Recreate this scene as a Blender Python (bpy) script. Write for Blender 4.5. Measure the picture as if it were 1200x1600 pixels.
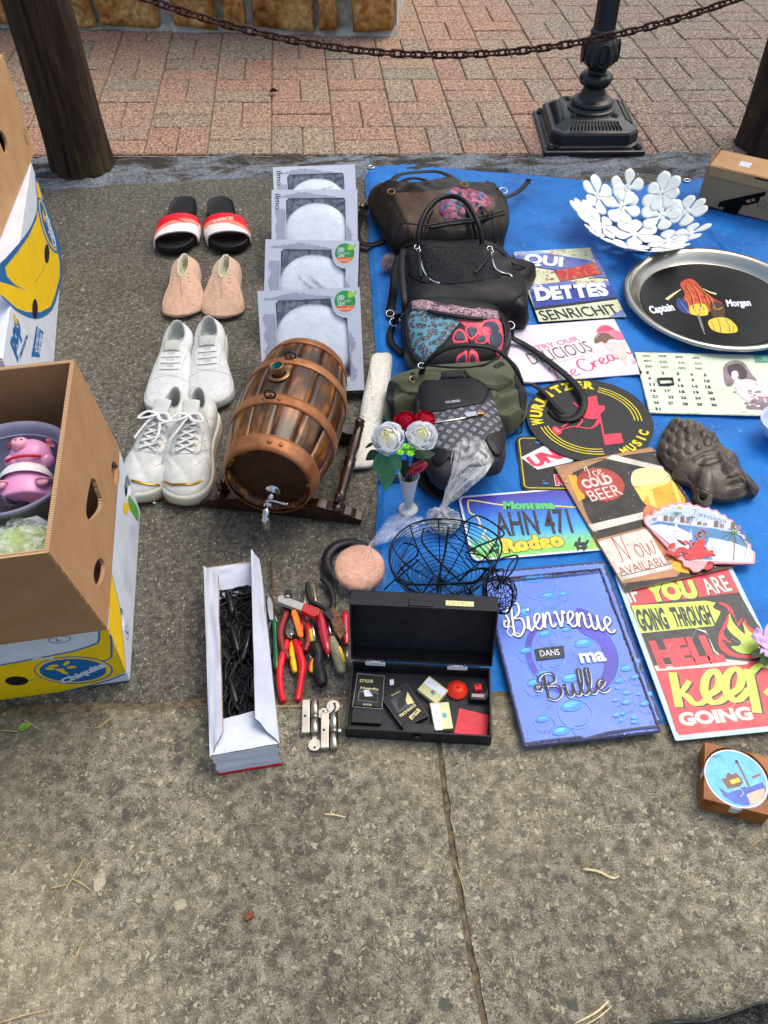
import bpy, bmesh, math, random
from mathutils import Vector as V, Matrix as MX, Euler, noise, geometry
from mathutils.bvhtree import BVHTree
R=math.radians; PI=math.pi; sin=math.sin; cos=math.cos
random.seed(7)
for o in list(bpy.data.objects): bpy.data.objects.remove(o)
S=bpy.context.scene; COL=S.collection
# ---------------- camera, sky, sun, exposure
FPX=1296.; CAMH=1.11
PITCH,YAW,ROLL=R(47.63),R(3.66),R(-.83)
_d=V((sin(YAW)*cos(PITCH),cos(YAW)*cos(PITCH),-sin(PITCH)))
_r=_d.cross(V((0,0,1))).normalized(); _u=_r.cross(_d)
CR=_r*cos(ROLL)+_u*sin(ROLL); CU=-_r*sin(ROLL)+_u*cos(ROLL); CD=_d; CP=V((0,0,CAMH))
cd=bpy.data.cameras.new('camera'); cam=bpy.data.objects.new('camera',cd); COL.objects.link(cam); S.camera=cam
cd.sensor_fit='VERTICAL'; cd.sensor_height=24; cd.sensor_width=18; cd.lens=24*FPX/1600; cd.clip_start=.02; cd.clip_end=400
m=MX.Identity(4)
for i in range(3): m[i][0]=CR[i]; m[i][1]=CU[i]; m[i][2]=-CD[i]; m[i][3]=CP[i]
cam.matrix_world=m
S.render.resolution_x=768; S.render.resolution_y=1024
S.view_settings.view_transform='Standard'; S.view_settings.look='None'; S.view_settings.gamma=1
S.view_settings.use_curve_mapping=False
S.view_settings.exposure=0.58
SUN_EL,SUN_AZ=R(62),R(55)      # azimuth measured clockwise from +Y: a veiled sun behind and to the right
W=bpy.data.worlds.new('World'); S.world=W; W.use_nodes=True
wn=W.node_tree; wn.nodes.clear()
sky=wn.nodes.new('ShaderNodeTexSky'); sky.sky_type='NISHITA'; sky.sun_disc=False
sky.sun_elevation=SUN_EL; sky.sun_rotation=SUN_AZ; sky.air_density=1.6; sky.dust_density=4.5; sky.ozone_density=.6
bg=wn.nodes.new('ShaderNodeBackground'); bg.inputs['Strength'].default_value=.13
wo=wn.nodes.new('ShaderNodeOutputWorld')
wn.links.new(sky.outputs[0],bg.inputs[0]); wn.links.new(bg.outputs[0],wo.inputs[0])
sl=bpy.data.lights.new('sun','SUN'); sl.energy=1.0; sl.angle=R(38); sl.color=(1,.955,.89)
so=bpy.data.objects.new('sun',sl); COL.objects.link(so)
sd=V((sin(SUN_AZ)*cos(SUN_EL),cos(SUN_AZ)*cos(SUN_EL),sin(SUN_EL)))
so.rotation_euler=sd.to_track_quat('Z','Y').to_euler(); so.location=(0,0,6)
# ---------------- measuring: a point of the photograph (1200x1600) -> world point on a horizontal plane
def ray(px,py): return (CR*(px-600)-CU*(py-800)+CD*FPX)
def P(px,py,z=0.):
    v=ray(px,py); return CP+v*((z-CAMH)/v.z)
def ZP(zm):     # zoom window (x0,y0,scale) -> function of zoom coordinates
    return lambda x,y,z=0.: P(zm[0]+x/zm[2],zm[1]+y/zm[2],z)
# ---------------- materials
def lin(c):
    if isinstance(c,str): c=[int(c[i:i+2],16) for i in (0,2,4)]
    return tuple(((x/255)/12.92 if x/255<=.04045 else ((x/255+.055)/1.055)**2.4) for x in c)
_mc={}
def mat(col,rough=.6,metal=0.,nz=(60,.12),bump=(0,0),spec=.3,name=None,trans=0,alpha=1,coat=0,sheen=0,col2=None,det=4,sss=0,pat=None):
    key=(str(col),rough,metal,nz,bump,spec,trans,alpha,coat,sheen,str(col2),pat)
    if key in _mc: return _mc[key]
    m=bpy.data.materials.new(name or 'mat'); m.use_nodes=True; t=m.node_tree; N=t.nodes; L=t.links
    b=N['Principled BSDF']; c=lin(col)
    b.inputs['Roughness'].default_value=rough; b.inputs['Metallic'].default_value=metal
    b.inputs['Specular IOR Level'].default_value=spec
    b.inputs['Alpha'].default_value=alpha; b.inputs['Transmission Weight'].default_value=trans
    b.inputs['Coat Weight'].default_value=coat; b.inputs['Coat Roughness'].default_value=.15
    b.inputs['Sheen Weight'].default_value=sheen
    if sss: b.inputs['Subsurface Weight'].default_value=sss; b.inputs['Subsurface Scale'].default_value=.01
    tc=N.new('ShaderNodeTexCoord')
    n=N.new('ShaderNodeTexNoise'); n.inputs['Scale'].default_value=nz[0]; n.inputs['Detail'].default_value=det; n.inputs['Roughness'].default_value=.65
    L.new(tc.outputs['Object'],n.inputs['Vector'])
    mx=N.new('ShaderNodeMix'); mx.data_type='RGBA'
    c2=lin(col2) if col2 else tuple(x*(1-nz[1]*1.3) for x in c)
    c1=c if col2 else tuple(min(1,x*(1+nz[1]*.7)) for x in c)
    mr=N.new('ShaderNodeMapRange'); mr.inputs[1].default_value=.35; mr.inputs[2].default_value=.65
    L.new(n.outputs[0],mr.inputs[0]); L.new(mr.outputs[0],mx.inputs[0])
    mx.inputs[6].default_value=(*c1,1); mx.inputs[7].default_value=(*c2,1)
    L.new(mx.outputs[2],b.inputs['Base Color'])
    # roughness variation
    r2=N.new('ShaderNodeMapRange'); r2.inputs[3].default_value=max(.03,rough-.08); r2.inputs[4].default_value=min(1,rough+.1)
    L.new(n.outputs[0],r2.inputs[0]); L.new(r2.outputs[0],b.inputs['Roughness'])
    if bump[0]:
        n2=N.new('ShaderNodeTexNoise'); n2.inputs['Scale'].default_value=bump[0]; n2.inputs['Detail'].default_value=3
        L.new(tc.outputs['Object'],n2.inputs['Vector'])
        bp=N.new('ShaderNodeBump'); bp.inputs['Strength'].default_value=bump[1]; bp.inputs['Distance'].default_value=.002
        L.new(n2.outputs[0],bp.inputs['Height']); L.new(bp.outputs[0],b.inputs['Normal'])
    _mc[key]=m; return m
def node_mat(name,rough=.8,spec=.4):
    m=bpy.data.materials.new(name); m.use_nodes=True; t=m.node_tree; b=t.nodes['Principled BSDF']
    b.inputs['Roughness'].default_value=rough; b.inputs['Specular IOR Level'].default_value=spec
    return m,t.nodes,t.links,b
def ramp(N,stops,interp='LINEAR'):
    r=N.new('ShaderNodeValToRGB'); r.color_ramp.interpolation=interp
    e=r.color_ramp.elements
    while len(e)<len(stops): e.new(.5)
    for k,(p,c) in enumerate(stops): e[k].position=p; e[k].color=(*lin(c),1)
    return r
def tex(N,L,kind,scale,tc,**k):
    n=N.new('ShaderNodeTex'+kind); n.inputs['Scale'].default_value=scale
    for a,b in k.items():
        if a in('feature','distance'): setattr(n,a,b)
        else: n.inputs[a].default_value=b
    L.new(tc,n.inputs['Vector']); return n
def mixc(N,L,f,a,b,mode='MIX'):
    m=N.new('ShaderNodeMix'); m.data_type='RGBA'; m.blend_type=mode
    for s,v in ((0,f),(6,a),(7,b)):
        if hasattr(v,'is_output'): L.new(v,m.inputs[s])
        elif isinstance(v,(int,float)): m.inputs[s].default_value=v
        else: m.inputs[s].default_value=(*lin(v),1)
    return m.outputs[2]
def bumpn(N,L,b,h,strength,dist=.003,prev=None):
    bp=N.new('ShaderNodeBump'); bp.inputs['Strength'].default_value=strength; bp.inputs['Distance'].default_value=dist
    L.new(h,bp.inputs['Height'])
    if prev: L.new(prev.outputs[0],bp.inputs['Normal'])
    L.new(bp.outputs[0],b.inputs['Normal']); return bp
# ---------------- mesh builder
def catmull(pts,n=6,closed=False):
    pts=[V(p) for p in pts]; N=len(pts); out=[]
    rng=range(N) if closed else range(N-1)
    for i in rng:
        if closed: a,b,c,d=pts[(i-1)%N],pts[i],pts[(i+1)%N],pts[(i+2)%N]
        else: a,b,c,d=pts[max(i-1,0)],pts[i],pts[i+1],pts[min(i+2,N-1)]
        for k in range(n):
            t=k/n
            out.append(.5*((2*b)+(c-a)*t+(2*a-5*b+4*c-d)*t*t+(3*b-a-3*c+d)*t**3))
    if not closed: out.append(pts[-1])
    return out
class MB:
    def __init__(s): s.v=[];s.f=[];s.mi=[];s.sm=[];s.mats=[]
    def mid(s,m):
        if m not in s.mats: s.mats.append(m)
        return s.mats.index(m)
    def add(s,vs,fs,m,smooth=True,X=None):
        o=len(s.v)
        s.v+= [tuple(X@V(p)) for p in vs] if X else [tuple(p) for p in vs]
        k=s.mid(m)
        for f in fs: s.f.append(tuple(i+o for i in f)); s.mi.append(k); s.sm.append(smooth)
        return s
    def box(s,c,sz,m,X=None,rot=None,taper=1.):
        x,y,z=[a/2 for a in sz]; vs=[]
        for k,q in ((-1,1),(1,taper)):
            vs+=[V((-x*q,-y*q,k*z)),V((x*q,-y*q,k*z)),V((x*q,y*q,k*z)),V((-x*q,y*q,k*z))]
        if rot: e=Euler(rot).to_matrix(); vs=[e@p for p in vs]
        vs=[p+V(c) for p in vs]
        return s.add(vs,[(3,2,1,0),(4,5,6,7),(0,1,5,4),(1,2,6,5),(2,3,7,6),(3,0,4,7)],m,False,X)
    def tube(s,pts,r,m,seg=8,closed=False,flat=None,up=None,X=None,caps=True):
        pts=[V(p) for p in pts]; n=len(pts); rr=r if isinstance(r,(list,tuple)) else [r]*n
        T=[]
        for i in range(n):
            a=pts[i-1] if (i>0 or closed) else pts[i]; b=pts[(i+1)%n] if (i<n-1 or closed) else pts[i]
            t=(b-a); T.append(t.normalized() if t.length>1e-9 else V((0,0,1)))
        nrm=V(up) if up else (V((0,0,1)) if abs(T[0].z)<.9 else V((1,0,0)))
        vs=[];
        for i in range(n):
            if up: nrm=V(up)
            nrm=(nrm-T[i]*nrm.dot(T[i]))
            nrm=nrm.normalized() if nrm.length>1e-6 else T[i].orthogonal().normalized()
            bi=T[i].cross(nrm)
            for k in range(seg):
                a=2*PI*k/seg+PI/seg; ca,sa=cos(a),sin(a)
                if flat:
                    if seg==4: ca,sa=(1 if ca>0 else -1),(1 if sa>0 else -1)
                    vs.append(pts[i]+bi*ca*rr[i]+nrm*sa*(flat if not isinstance(flat,list) else flat[i]))
                else: vs.append(pts[i]+bi*ca*rr[i]+nrm*sa*rr[i])
        fs=[]
        for i in range(n if closed else n-1):
            j=(i+1)%n
            for k in range(seg): fs.append((i*seg+k,i*seg+(k+1)%seg,j*seg+(k+1)%seg,j*seg+k))
        if not closed and caps: fs.append(tuple(range(seg))[::-1]); fs.append(tuple((n-1)*seg+k for k in range(seg)))
        return s.add(vs,fs,m,seg!=4,X)
    def lathe(s,prof,m,seg=32,X=None,smooth=True,cap0=True,cap1=True,sx=1,sy=1):
        vs=[];fs=[]
        for (r,z) in prof:
            for k in range(seg): a=2*PI*k/seg; vs.append((r*cos(a)*sx,r*sin(a)*sy,z))
        for i in range(len(prof)-1):
            for k in range(seg): q=(k+1)%seg; fs.append((i*seg+k,i*seg+q,(i+1)*seg+q,(i+1)*seg+k))
        if cap0: fs.append(tuple(range(seg))[::-1])
        if cap1: fs.append(tuple((len(prof)-1)*seg+k for k in range(seg)))
        return s.add(vs,fs,m,smooth,X)
    def prism(s,ol,z0,z1,m,X=None,smooth=False,inset=0):
        n=len(ol); vs=[(p[0],p[1],z0) for p in ol]+[(p[0],p[1],z1) for p in ol]
        fs=[(i,(i+1)%n,n+(i+1)%n,n+i) for i in range(n)]
        tri=geometry.tessellate_polygon([[V((p[0],p[1],0)) for p in ol]])
        for t in tri: fs.append(tuple(t)); fs.append(tuple(n+i for i in reversed(t)))
        return s.add(vs,fs,m,smooth,X)
    def grid(s,fn,nu,nv,m,closedu=False,X=None,smooth=True):
        vs=[];fs=[]
        cu=nu if closedu else nu+1
        for j in range(nv+1):
            for i in range(cu): vs.append(fn(i/nu,j/nv))
        for j in range(nv):
            for i in range(nu): a=(i+1)%cu if closedu else i+1; fs.append((j*cu+i,j*cu+a,(j+1)*cu+a,(j+1)*cu+i))
        return s.add(vs,fs,m,smooth,X)
    def rings(s,rs,m,cap0=True,cap1=True,X=None,smooth=True):
        n=len(rs[0]); vs=[p for r in rs for p in r]; fs=[]
        for j in range(len(rs)-1):
            for i in range(n): a=(i+1)%n; fs.append((j*n+i,j*n+a,(j+1)*n+a,(j+1)*n+i))
        if cap0: fs.append(tuple(range(n))[::-1])
        if cap1: fs.append(tuple((len(rs)-1)*n+k for k in range(n)))
        return s.add(vs,fs,m,smooth,X)
    def ball(s,c,r,m,seg=14,rs=8,sc=(1,1,1),X=None):
        prof=[];c=V(c)
        rg=[]
        for j in range(1,rs):
            a=-PI/2+PI*j/rs
            rg.append([c+V((r*cos(a)*cos(2*PI*k/seg)*sc[0],r*cos(a)*sin(2*PI*k/seg)*sc[1],r*sin(a)*sc[2])) for k in range(seg)])
        return s.rings(rg,m,X=X)
    def build(s,name,parent=None,loc=None,fix=True,sub=0,bevel=0,solid=0,label=None,mw=None):
        me=bpy.data.meshes.new(name); me.from_pydata([tuple(p) for p in s.v],[],s.f)
        for m in s.mats: me.materials.append(m)
        me.polygons.foreach_set('material_index',s.mi); me.polygons.foreach_set('use_smooth',s.sm)
        if fix and len(s.f)<60000:
            bm=bmesh.new(); bm.from_mesh(me); bmesh.ops.recalc_face_normals(bm,faces=bm.faces); bm.to_mesh(me); bm.free()
        me.update()
        o=bpy.data.objects.new(name,me); COL.objects.link(o)
        if parent: o.parent=parent
        if loc: o.location=loc
        if mw: o.matrix_local=mw
        if bevel: md=o.modifiers.new('b','BEVEL'); md.width=bevel; md.segments=2; md.limit_method='ANGLE'; md.angle_limit=R(40)
        if solid: md=o.modifiers.new('s','SOLIDIFY'); md.thickness=solid; md.offset=0
        if sub: md=o.modifiers.new('u','SUBSURF'); md.levels=sub; md.render_levels=sub
        if label: o['label']=label
        return o
def tag(o,label,cat,group=None):
    o['label']=label; o['category']=cat
    if group: o['group']=group
    return o
def struct(o): o['kind']='structure'; return o
def empty(name,loc,rz=0,label=None,cat=None,group=None,rot=None):
    o=bpy.data.objects.new(name,None); COL.objects.link(o); o.location=loc; o.rotation_euler=rot or (0,0,rz); o.empty_display_size=.05
    if label: tag(o,label,cat,group)
    return o
def kids(o,A): return [c for c in A if c.parent==o]
def copy_tree(o,parent=None,label=None,loc=None,rz=None):
    allo=list(COL.objects)
    def rec(q,p):
        c=q.copy(); COL.objects.link(c); c.parent=p
        for ch in allo:
            if ch.parent==q: rec(ch,c)
        return c
    c=rec(o,parent)
    if label: c['label']=label
    if loc is not None: c.location=loc
    if rz is not None: c.rotation_euler.z=rz
    return c
def MW(o): # world matrix of a root built from its loc/rot
    return MX.LocRotScale(o.location,o.rotation_euler,o.scale)
# ---------------- flat print: thin layers of ink lying on a face; local u,v (metres) on the face, ink grows along +n
_tc={}
def glyphs(s,bold=0.,res=3):
    k=(s,bold)
    if k in _tc: return _tc[k]
    c=bpy.data.curves.new('t','FONT'); c.body=s; c.size=1; c.offset=bold; c.resolution_u=res; c.fill_mode='FRONT'
    o=bpy.data.objects.new('t',c); COL.objects.link(o)
    dg=bpy.context.evaluated_depsgraph_get(); me=o.evaluated_get(dg).to_mesh()
    vs=[(v.co.x,v.co.y) for v in me.vertices]; fs=[tuple(p.vertices) for p in me.polygons]
    bpy.data.objects.remove(o); bpy.data.curves.remove(c)
    _tc[k]=(vs,fs); return _tc[k]
INK=.00001
class Face:
    """plane with world origin O, unit axes U,Vv; ink is added in layers"""
    def __init__(s,O,U,Vv,zm=(0,0,1),z0=.0004):
        s.O=V(O);s.U=V(U).normalized();s.V=V(Vv).normalized();s.n=s.U.cross(s.V);s.mb=MB();s.z=z0;s.zm=zm
        s.clip=None
    def at(s,x,y):   # zoom coords -> (u,v)
        v=ray(s.zm[0]+x/s.zm[2],s.zm[1]+y/s.zm[2]); t=(s.O-CP).dot(s.n)/v.dot(s.n); p=CP+v*t-s.O
        return V((p.dot(s.U),p.dot(s.V)))
    def _add(s,vs,fs,m,smooth=False,rise=0):
        s.z+=INK
        if s.clip: a_,b_=s.clip; vs=[(max(-a_,min(a_,q[0])),max(-b_,min(b_,q[1]))) for q in vs]
        s.mb.add([(q[0],q[1],s.z+rise*i) for i,q in enumerate(vs)],fs,m,smooth); s.z+=rise*len(vs); return s
    def poly(s,pts,m,px=True,sm=0,closed=True):
        q=[s.at(*p) for p in pts] if px else [V(p) for p in pts]
        if sm: q=[V((a.x,a.y)) for a in catmull([(a.x,a.y,0) for a in q],sm,True)]
        tri=geometry.tessellate_polygon([[V((a.x,a.y,0)) for a in q]])
        return s._add([(a.x,a.y) for a in q],[tuple(t) for t in tri],m)
    def rect(s,u0,v0,u1,v1,m): return s._add([(u0,v0),(u1,v0),(u1,v1),(u0,v1)],[(0,1,2,3)],m)
    def ell(s,c,rx,ry,m,rot=0,seg=36,px=True):
        c=s.at(*c) if px else V(c); vs=[]
        for k in range(seg):
            a=2*PI*k/seg; x,y=rx*cos(a),ry*sin(a); vs.append((c.x+x*cos(rot)-y*sin(rot),c.y+x*sin(rot)+y*cos(rot)))
        return s._add(vs,[tuple(range(seg))],m)
    def ring(s,c,rx,ry,w,m,rot=0,a0=0,a1=2*PI,seg=48,px=True):
        c=s.at(*c) if px else V(c); vs=[];fs=[]
        for k in range(seg+1):
            a=a0+(a1-a0)*k/seg
            for q in (0,w):
                x,y=(rx-q)*cos(a),(ry-q)*sin(a); vs.append((c.x+x*cos(rot)-y*sin(rot),c.y+x*sin(rot)+y*cos(rot)))
        for k in range(seg): fs.append((2*k,2*k+1,2*k+3,2*k+2))
        return s._add(vs,fs,m)
    def line(s,pts,w,m,px=True,sm=0,cal=0,closed=False):
        q=[s.at(*p) for p in pts] if px else [V(p) for p in pts]
        if sm: q=[V((a.x,a.y)) for a in catmull([(a.x,a.y,0) for a in q],sm,closed)]
        if closed: q.append(q[0])
        vs=[];fs=[];n=len(q)
        for i in range(n):
            t=(q[min(i+1,n-1)]-q[max(i-1,0)]); t=t.normalized() if t.length>0 else V((1,0)); nn=V((-t.y,t.x))
            ww=(w[i] if isinstance(w,list) else w)/2
            if cal: ww*= (1-cal)+cal*abs(t.y)
            vs+=[tuple(q[i]+nn*ww),tuple(q[i]-nn*ww)]
        for i in range(n-1): fs.append((2*i,2*i+1,2*i+3,2*i+2))
        return s._add(vs,fs,m,rise=1e-7)
    def text(s,st,A,B,T,m,bold=0.,px=True,shadow=None,shear=0.,out=None,outb=.03):
        """baseline from A to B, T a point on the cap line"""
        a,b,t=(s.at(*A),s.at(*B),s.at(*T)) if px else (V(A),V(B),V(T))
        d=b-a; W_=d.length; d.normalize(); n=V((-d.y,d.x)); h=(t-a).dot(n)
        vs,fs=glyphs(st,bold); x0=min(v[0] for v in vs); x1=max(v[0] for v in vs)
        cap=max(v[1] for v in vs) if not any(c in 'gjpqy' for c in st) else max(v[1] for v in vs)
        kx=W_/(x1-x0); ky=h/cap
        f=lambda x,y:tuple(a+d*((x-x0)*kx+y*ky*shear)+n*(y*ky))
        if out:
            ovs,ofs=glyphs(st,bold+outb); s._add([f(x,y) for x,y in ovs],ofs,out)
        if shadow:
            dx,dy,sm_=shadow; s._add([tuple(V(f(x,y))+d*dx+n*dy) for x,y in vs],fs,sm_)
        return s._add([f(x,y) for x,y in vs],fs,m)
    def arc(s,st,c,r,a0,a1,h,m,bold=.02,px=True,inner=False,wd=None):
        c=s.at(*c) if px else V(c); n=len(st)
        for i,ch in enumerate(st):
            if ch==' ': continue
            a=a0+(a1-a0)*(i/(n-1) if n>1 else 0)
            vs,fs=glyphs(ch,bold); x0=min(v[0] for v in vs); x1=max(v[0] for v in vs); cap=.72
            kw=(wd or h*.85)*min(1,(x1-x0)/.55)/(x1-x0) ; ky=h/cap
            rad=V((cos(a),sin(a))); tan=V((sin(a),-cos(a)))
            if inner: rad=-rad; tan=-tan
            base=c+(V((cos(a),sin(a)))*r)
            s._add([tuple(base+tan*((x-(x0+x1)/2)*kw)+rad*(y*ky)) for x,y in vs],fs,m)
    def script(s,st,A,B,T,w,m,px=True,shadow=None,cal=.6,curve=None,gap=.0):
        """handwritten strokes; baseline A->B, T on the x-height*1.8 line (cap line)"""
        a,b,t=(s.at(*A),s.at(*B),s.at(*T)) if px else (V(A),V(B),V(T))
        d=b-a; W_=d.length; d.normalize(); n=V((-d.y,d.x)); h=(t-a).dot(n)
        adv=0; items=[]
        for ch in st:
            if ch==' ': adv+=.5; continue
            g=SCR[ch]; items.append((adv,g)); adv+=g[0]+gap
        kx=W_/adv
        def f(x,y):
            p=a+d*(x*kx)+n*(y*h)
            if curve: p+=n*curve(x*kx/W_)
            return p
        for pas in ((1,0) if shadow else (0,)):
            for off,g in items:
                for stk in g[1]:
                    q=[f(off+x,y) for x,y in stk]
                    if pas: q=[p+d*shadow[0]+n*shadow[1] for p in q]
                    s.line(q,w,shadow[2] if pas else m,px=False,sm=5,cal=cal)
    def build(s,root,name='print',stuff=False):
        """root: thing (unrotated parent chain); place so that local uv match the face"""
        if s.clip:      # scratches and flecks of handling
            rn=random.Random(int(abs(s.O.x*1e4))); W1,H1=s.clip; c1=mat('D8D8D6',.5); c2=mat('3A3634',.6)
            for k in range(46):
                x,y=rn.uniform(-W1,W1),rn.uniform(-H1,H1)
                if k%3==0: a=rn.gauss(.9,.5); l=rn.uniform(.004,.022); s.line([(x,y),(x+l*.5*cos(a),y+l*.5*sin(a)+.0004),(x+l*cos(a),y+l*sin(a))],.00028,c1 if k%2 else c2,px=False)
                else:
                    if rn.random()<.6: (x,y)=((math.copysign(W1-abs(rn.gauss(0,.003)),x),y) if rn.random()<.5 else (x,math.copysign(H1-abs(rn.gauss(0,.003)),y)))
                    s.ell((x,y),rn.uniform(.0003,.0011),rn.uniform(.0003,.0009),c1 if k%2 else c2,px=False,seg=6)
        M=MX.Identity(4)
        for i in range(3): M[i][0]=s.U[i]; M[i][1]=s.V[i]; M[i][2]=s.n[i]; M[i][3]=s.O[i]
        o=s.mb.build(name,root,fix=False); o.matrix_local=MW(root).inverted()@M
        return o
SCR={ # stroke alphabet: advance, strokes; x-height .5, cap 1
'e':(.42,[[(0,.12),(.2,.25),(.34,.42),(.24,.52),(.1,.4),(.08,.18),(.2,.02),(.34,.06),(.44,.16)]]),
'i':(.26,[[(0,.1),(.1,.5),(.08,.15),(.14,.02),(.26,.12)],[(.13,.66),(.15,.7),(.15,.74)]]),
'n':(.55,[[(0,.1),(.08,.5),(.06,.02)],[(.06,.15),(.18,.42),(.3,.5),(.34,.38),(.33,.14),(.4,.02),(.55,.12)]]),
'v':(.46,[[(0,.44),(.08,.5),(.14,.2),(.19,.02),(.3,.25),(.36,.52),(.46,.44)]]),
'w':(.66,[[(0,.46),(.06,.5),(.1,.1),(.2,.02),(.32,.45),(.33,.1),(.44,.02),(.56,.3),(.58,.5),(.66,.44)]]),
'u':(.52,[[(0,.42),(.06,.5),(.06,.12),(.16,.01),(.3,.2),(.34,.5)],[(.34,.5),(.34,.12),(.42,.01),(.52,.12)]]),
'l':(.28,[[(0,.12),(.16,.5),(.22,.95),(.12,1.),(.06,.5),(.08,.1),(.16,.01),(.28,.12)]]),
't':(.3,[[(.1,.9),(.08,.3),(.12,.03),(.3,.12)],[(-.02,.6),(.24,.64)]]),
'c':(.38,[[(.32,.42),(.22,.52),(.08,.38),(.08,.14),(.2,.01),(.38,.14)]]),
'r':(.36,[[(0,.1),(.08,.5),(.07,.02)],[(.07,.2),(.18,.44),(.3,.5),(.34,.42)]]),
'a':(.5,[[(.34,.44),(.22,.52),(.08,.36),(.08,.12),(.2,.02),(.34,.3),(.36,.5),(.34,.12),(.4,.02),(.5,.12)]]),
'm':(.76,[[(0,.1),(.08,.5),(.06,.02)],[(.06,.2),(.18,.48),(.27,.44),(.28,.02)],[(.28,.2),(.42,.5),(.52,.44),(.53,.1),(.6,.02),(.76,.12)]]),
'o':(.44,[[(.24,.52),(.08,.38),(.08,.12),(.22,.01),(.36,.16),(.36,.4),(.22,.52),(.3,.42),(.44,.42)]]),
'k':(.5,[[(.06,1.),(.06,.02)],[(.34,.48),(.1,.24),(.2,.26),(.3,.02),(.48,.1)]]),
'j':(.26,[[(.1,.5),(.08,-.2),(-.04,-.4),(-.12,-.2),(.24,.12)],[(.12,.66),(.14,.72)]]),
'p':(.52,[[(.06,.5),(.05,-.45)],[(.05,.3),(.22,.52),(.38,.4),(.36,.12),(.2,.0),(.08,.1)]]),
'B':(.85,[[(.32,.95),(.28,.5),(.26,.02)],[(.05,.55),(-.06,.6),(-.1,.45),(.02,.38),(.12,.55),(.05,.8),(.3,1.02),(.6,.98),(.62,.7),(.36,.55),(.66,.48),(.72,.18),(.46,-.04),(.26,.06)]]),
'C':(.62,[[(.6,.82),(.5,1.),(.26,.92),(.08,.5),(.2,.06),(.42,.0),(.62,.16)]]),
'I':(.46,[[(.1,.62),(.04,.76),(.2,.95),(.44,.98)],[(.28,.94),(.24,.4),(.12,.04),(-.02,.1)]]),
'N':(.9,[[(-.05,.05),(.1,.02),(.2,.4),(.26,.98)],[(.26,.98),(.5,.02)],[(.5,.02),(.62,.6),(.74,1.),(.9,1.02)]]),
'T':(.55,[[(0,.84),(.1,1.),(.4,.92),(.6,1.)],[(.34,.94),(.28,.4),(.16,.02),(.04,.1)]]),
}
def fitrect(w,h,cs,z=0.,order=('TL','TR','BR','BL')):
    """rigid w x h rectangle through measured corners: returns centre, rotation"""
    C={'TL':complex(-w/2,h/2),'TR':complex(w/2,h/2),'BR':complex(w/2,-h/2),'BL':complex(-w/2,-h/2)}
    a=[];b=[]
    for k,p in cs.items():
        q=P(p[0],p[1],z); a.append(C[k]); b.append(complex(q.x,q.y))
    ma=sum(a)/len(a); mb_=sum(b)/len(b)
    num=sum((y-mb_)*(x-ma).conjugate() for x,y in zip(a,b)); r=num/abs(num)
    c=mb_-r*ma
    return V((c.real,c.imag,z)),math.atan2(r.imag,r.real)
def flatface(root,z,zm):
    rz=root.rotation_euler.z
    return Face(root.location+V((0,0,z)),(cos(rz),sin(rz),0),(-sin(rz),cos(rz),0),zm)
# ---------------- puffy shape over an outline (list of world xy), star-shaped about its centre
def resample(pts,n):
    pts=[V(p) for p in pts]; L=[0]
    for i in range(len(pts)): L.append(L[-1]+(pts[(i+1)%len(pts)]-pts[i]).length)
    out=[];tot=L[-1];j=0
    for k in range(n):
        d=tot*k/n
        while L[j+1]<d: j+=1
        a=pts[j]; b=pts[(j+1)%len(pts)]; t=(d-L[j])/max(1e-9,L[j+1]-L[j]); out.append(a.lerp(b,t))
    return out
def puffy(mb,ol,z0,h,m,n=72,k=12,pw=.45,wr=(0,0),c=None,tilt=None,bot=True,seed=0,smooth=4,ztop=None):
    ol=[V((p[0],p[1],0)) for p in ol]
    if smooth: ol=catmull(ol,smooth,True)
    ol=resample(ol,n)
    c=V((c[0],c[1],0)) if c else sum(ol,V())/n
    rs=[]
    if bot: rs.append([c.lerp(p,.9)+V((0,0,z0)) for p in ol]); rs.append([c.lerp(p,.985)+V((0,0,z0+h*.12)) for p in ol])
    for i in range(k+1):
        t=i/k; s_=1-t
        if i==k: s_=.02
        zz=(1-(1-t)**2.2)**pw if t>0 else 0.
        ring=[]
        for p in ol:
            q=c.lerp(p,s_ if s_<.98 or not bot else 1.)
            z=z0+h*(.3+.7*zz if bot else zz)
            if wr[1]: z+=wr[1]*noise.noise(V((q.x*wr[0],q.y*wr[0],seed)))*(min(1,t*4)) + wr[1]*.5*noise.noise(V((q.x*wr[0]*2.7,q.y*wr[0]*2.7,seed+5)))*min(1,t*4)
            if tilt: z+=(q.x-c.x)*tilt[0]+(q.y-c.y)*tilt[1]
            ring.append(V((q.x,q.y,max(z,z0 if not bot else z0+.001))))
        rs.append(ring)
    mb.rings(rs,m,cap0=bot,cap1=True)
    return mb
def bvh(mb): return BVHTree.FromPolygons([V(p) for p in mb.v],mb.f)
def drop(bv,x,y,off=.001,default=0.):
    h=bv.ray_cast(V((x,y,2)),V((0,0,-1)))
    return (h[0].z if h[0] else default)+off
def patch(mb,bv,ol,m,off=.0012,n=48,k=7,smooth=4,edge=True,default=0.,wr=None):
    """a sheet following the surface beneath it inside outline ol (world xy)"""
    ol=[V((p[0],p[1],0)) for p in ol]
    if smooth: ol=catmull(ol,smooth,True)
    ol=resample(ol,n); c=sum(ol,V())/n; rs=[]
    if edge: rs.append([V((p.x,p.y,drop(bv,p.x,p.y,-.002,default))) for p in ol])
    for i in range(k+1):
        s_=max(1-i/k,.02); r=[]
        for p in ol:
            q=c.lerp(p,s_); z=drop(bv,q.x,q.y,off,default)
            if wr: z+=wr[1]*noise.noise(V((q.x*wr[0],q.y*wr[0],3)))
            r.append(V((q.x,q.y,z)))
        rs.append(r)
    mb.rings(rs,m,cap0=False,cap1=True); return mb
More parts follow.
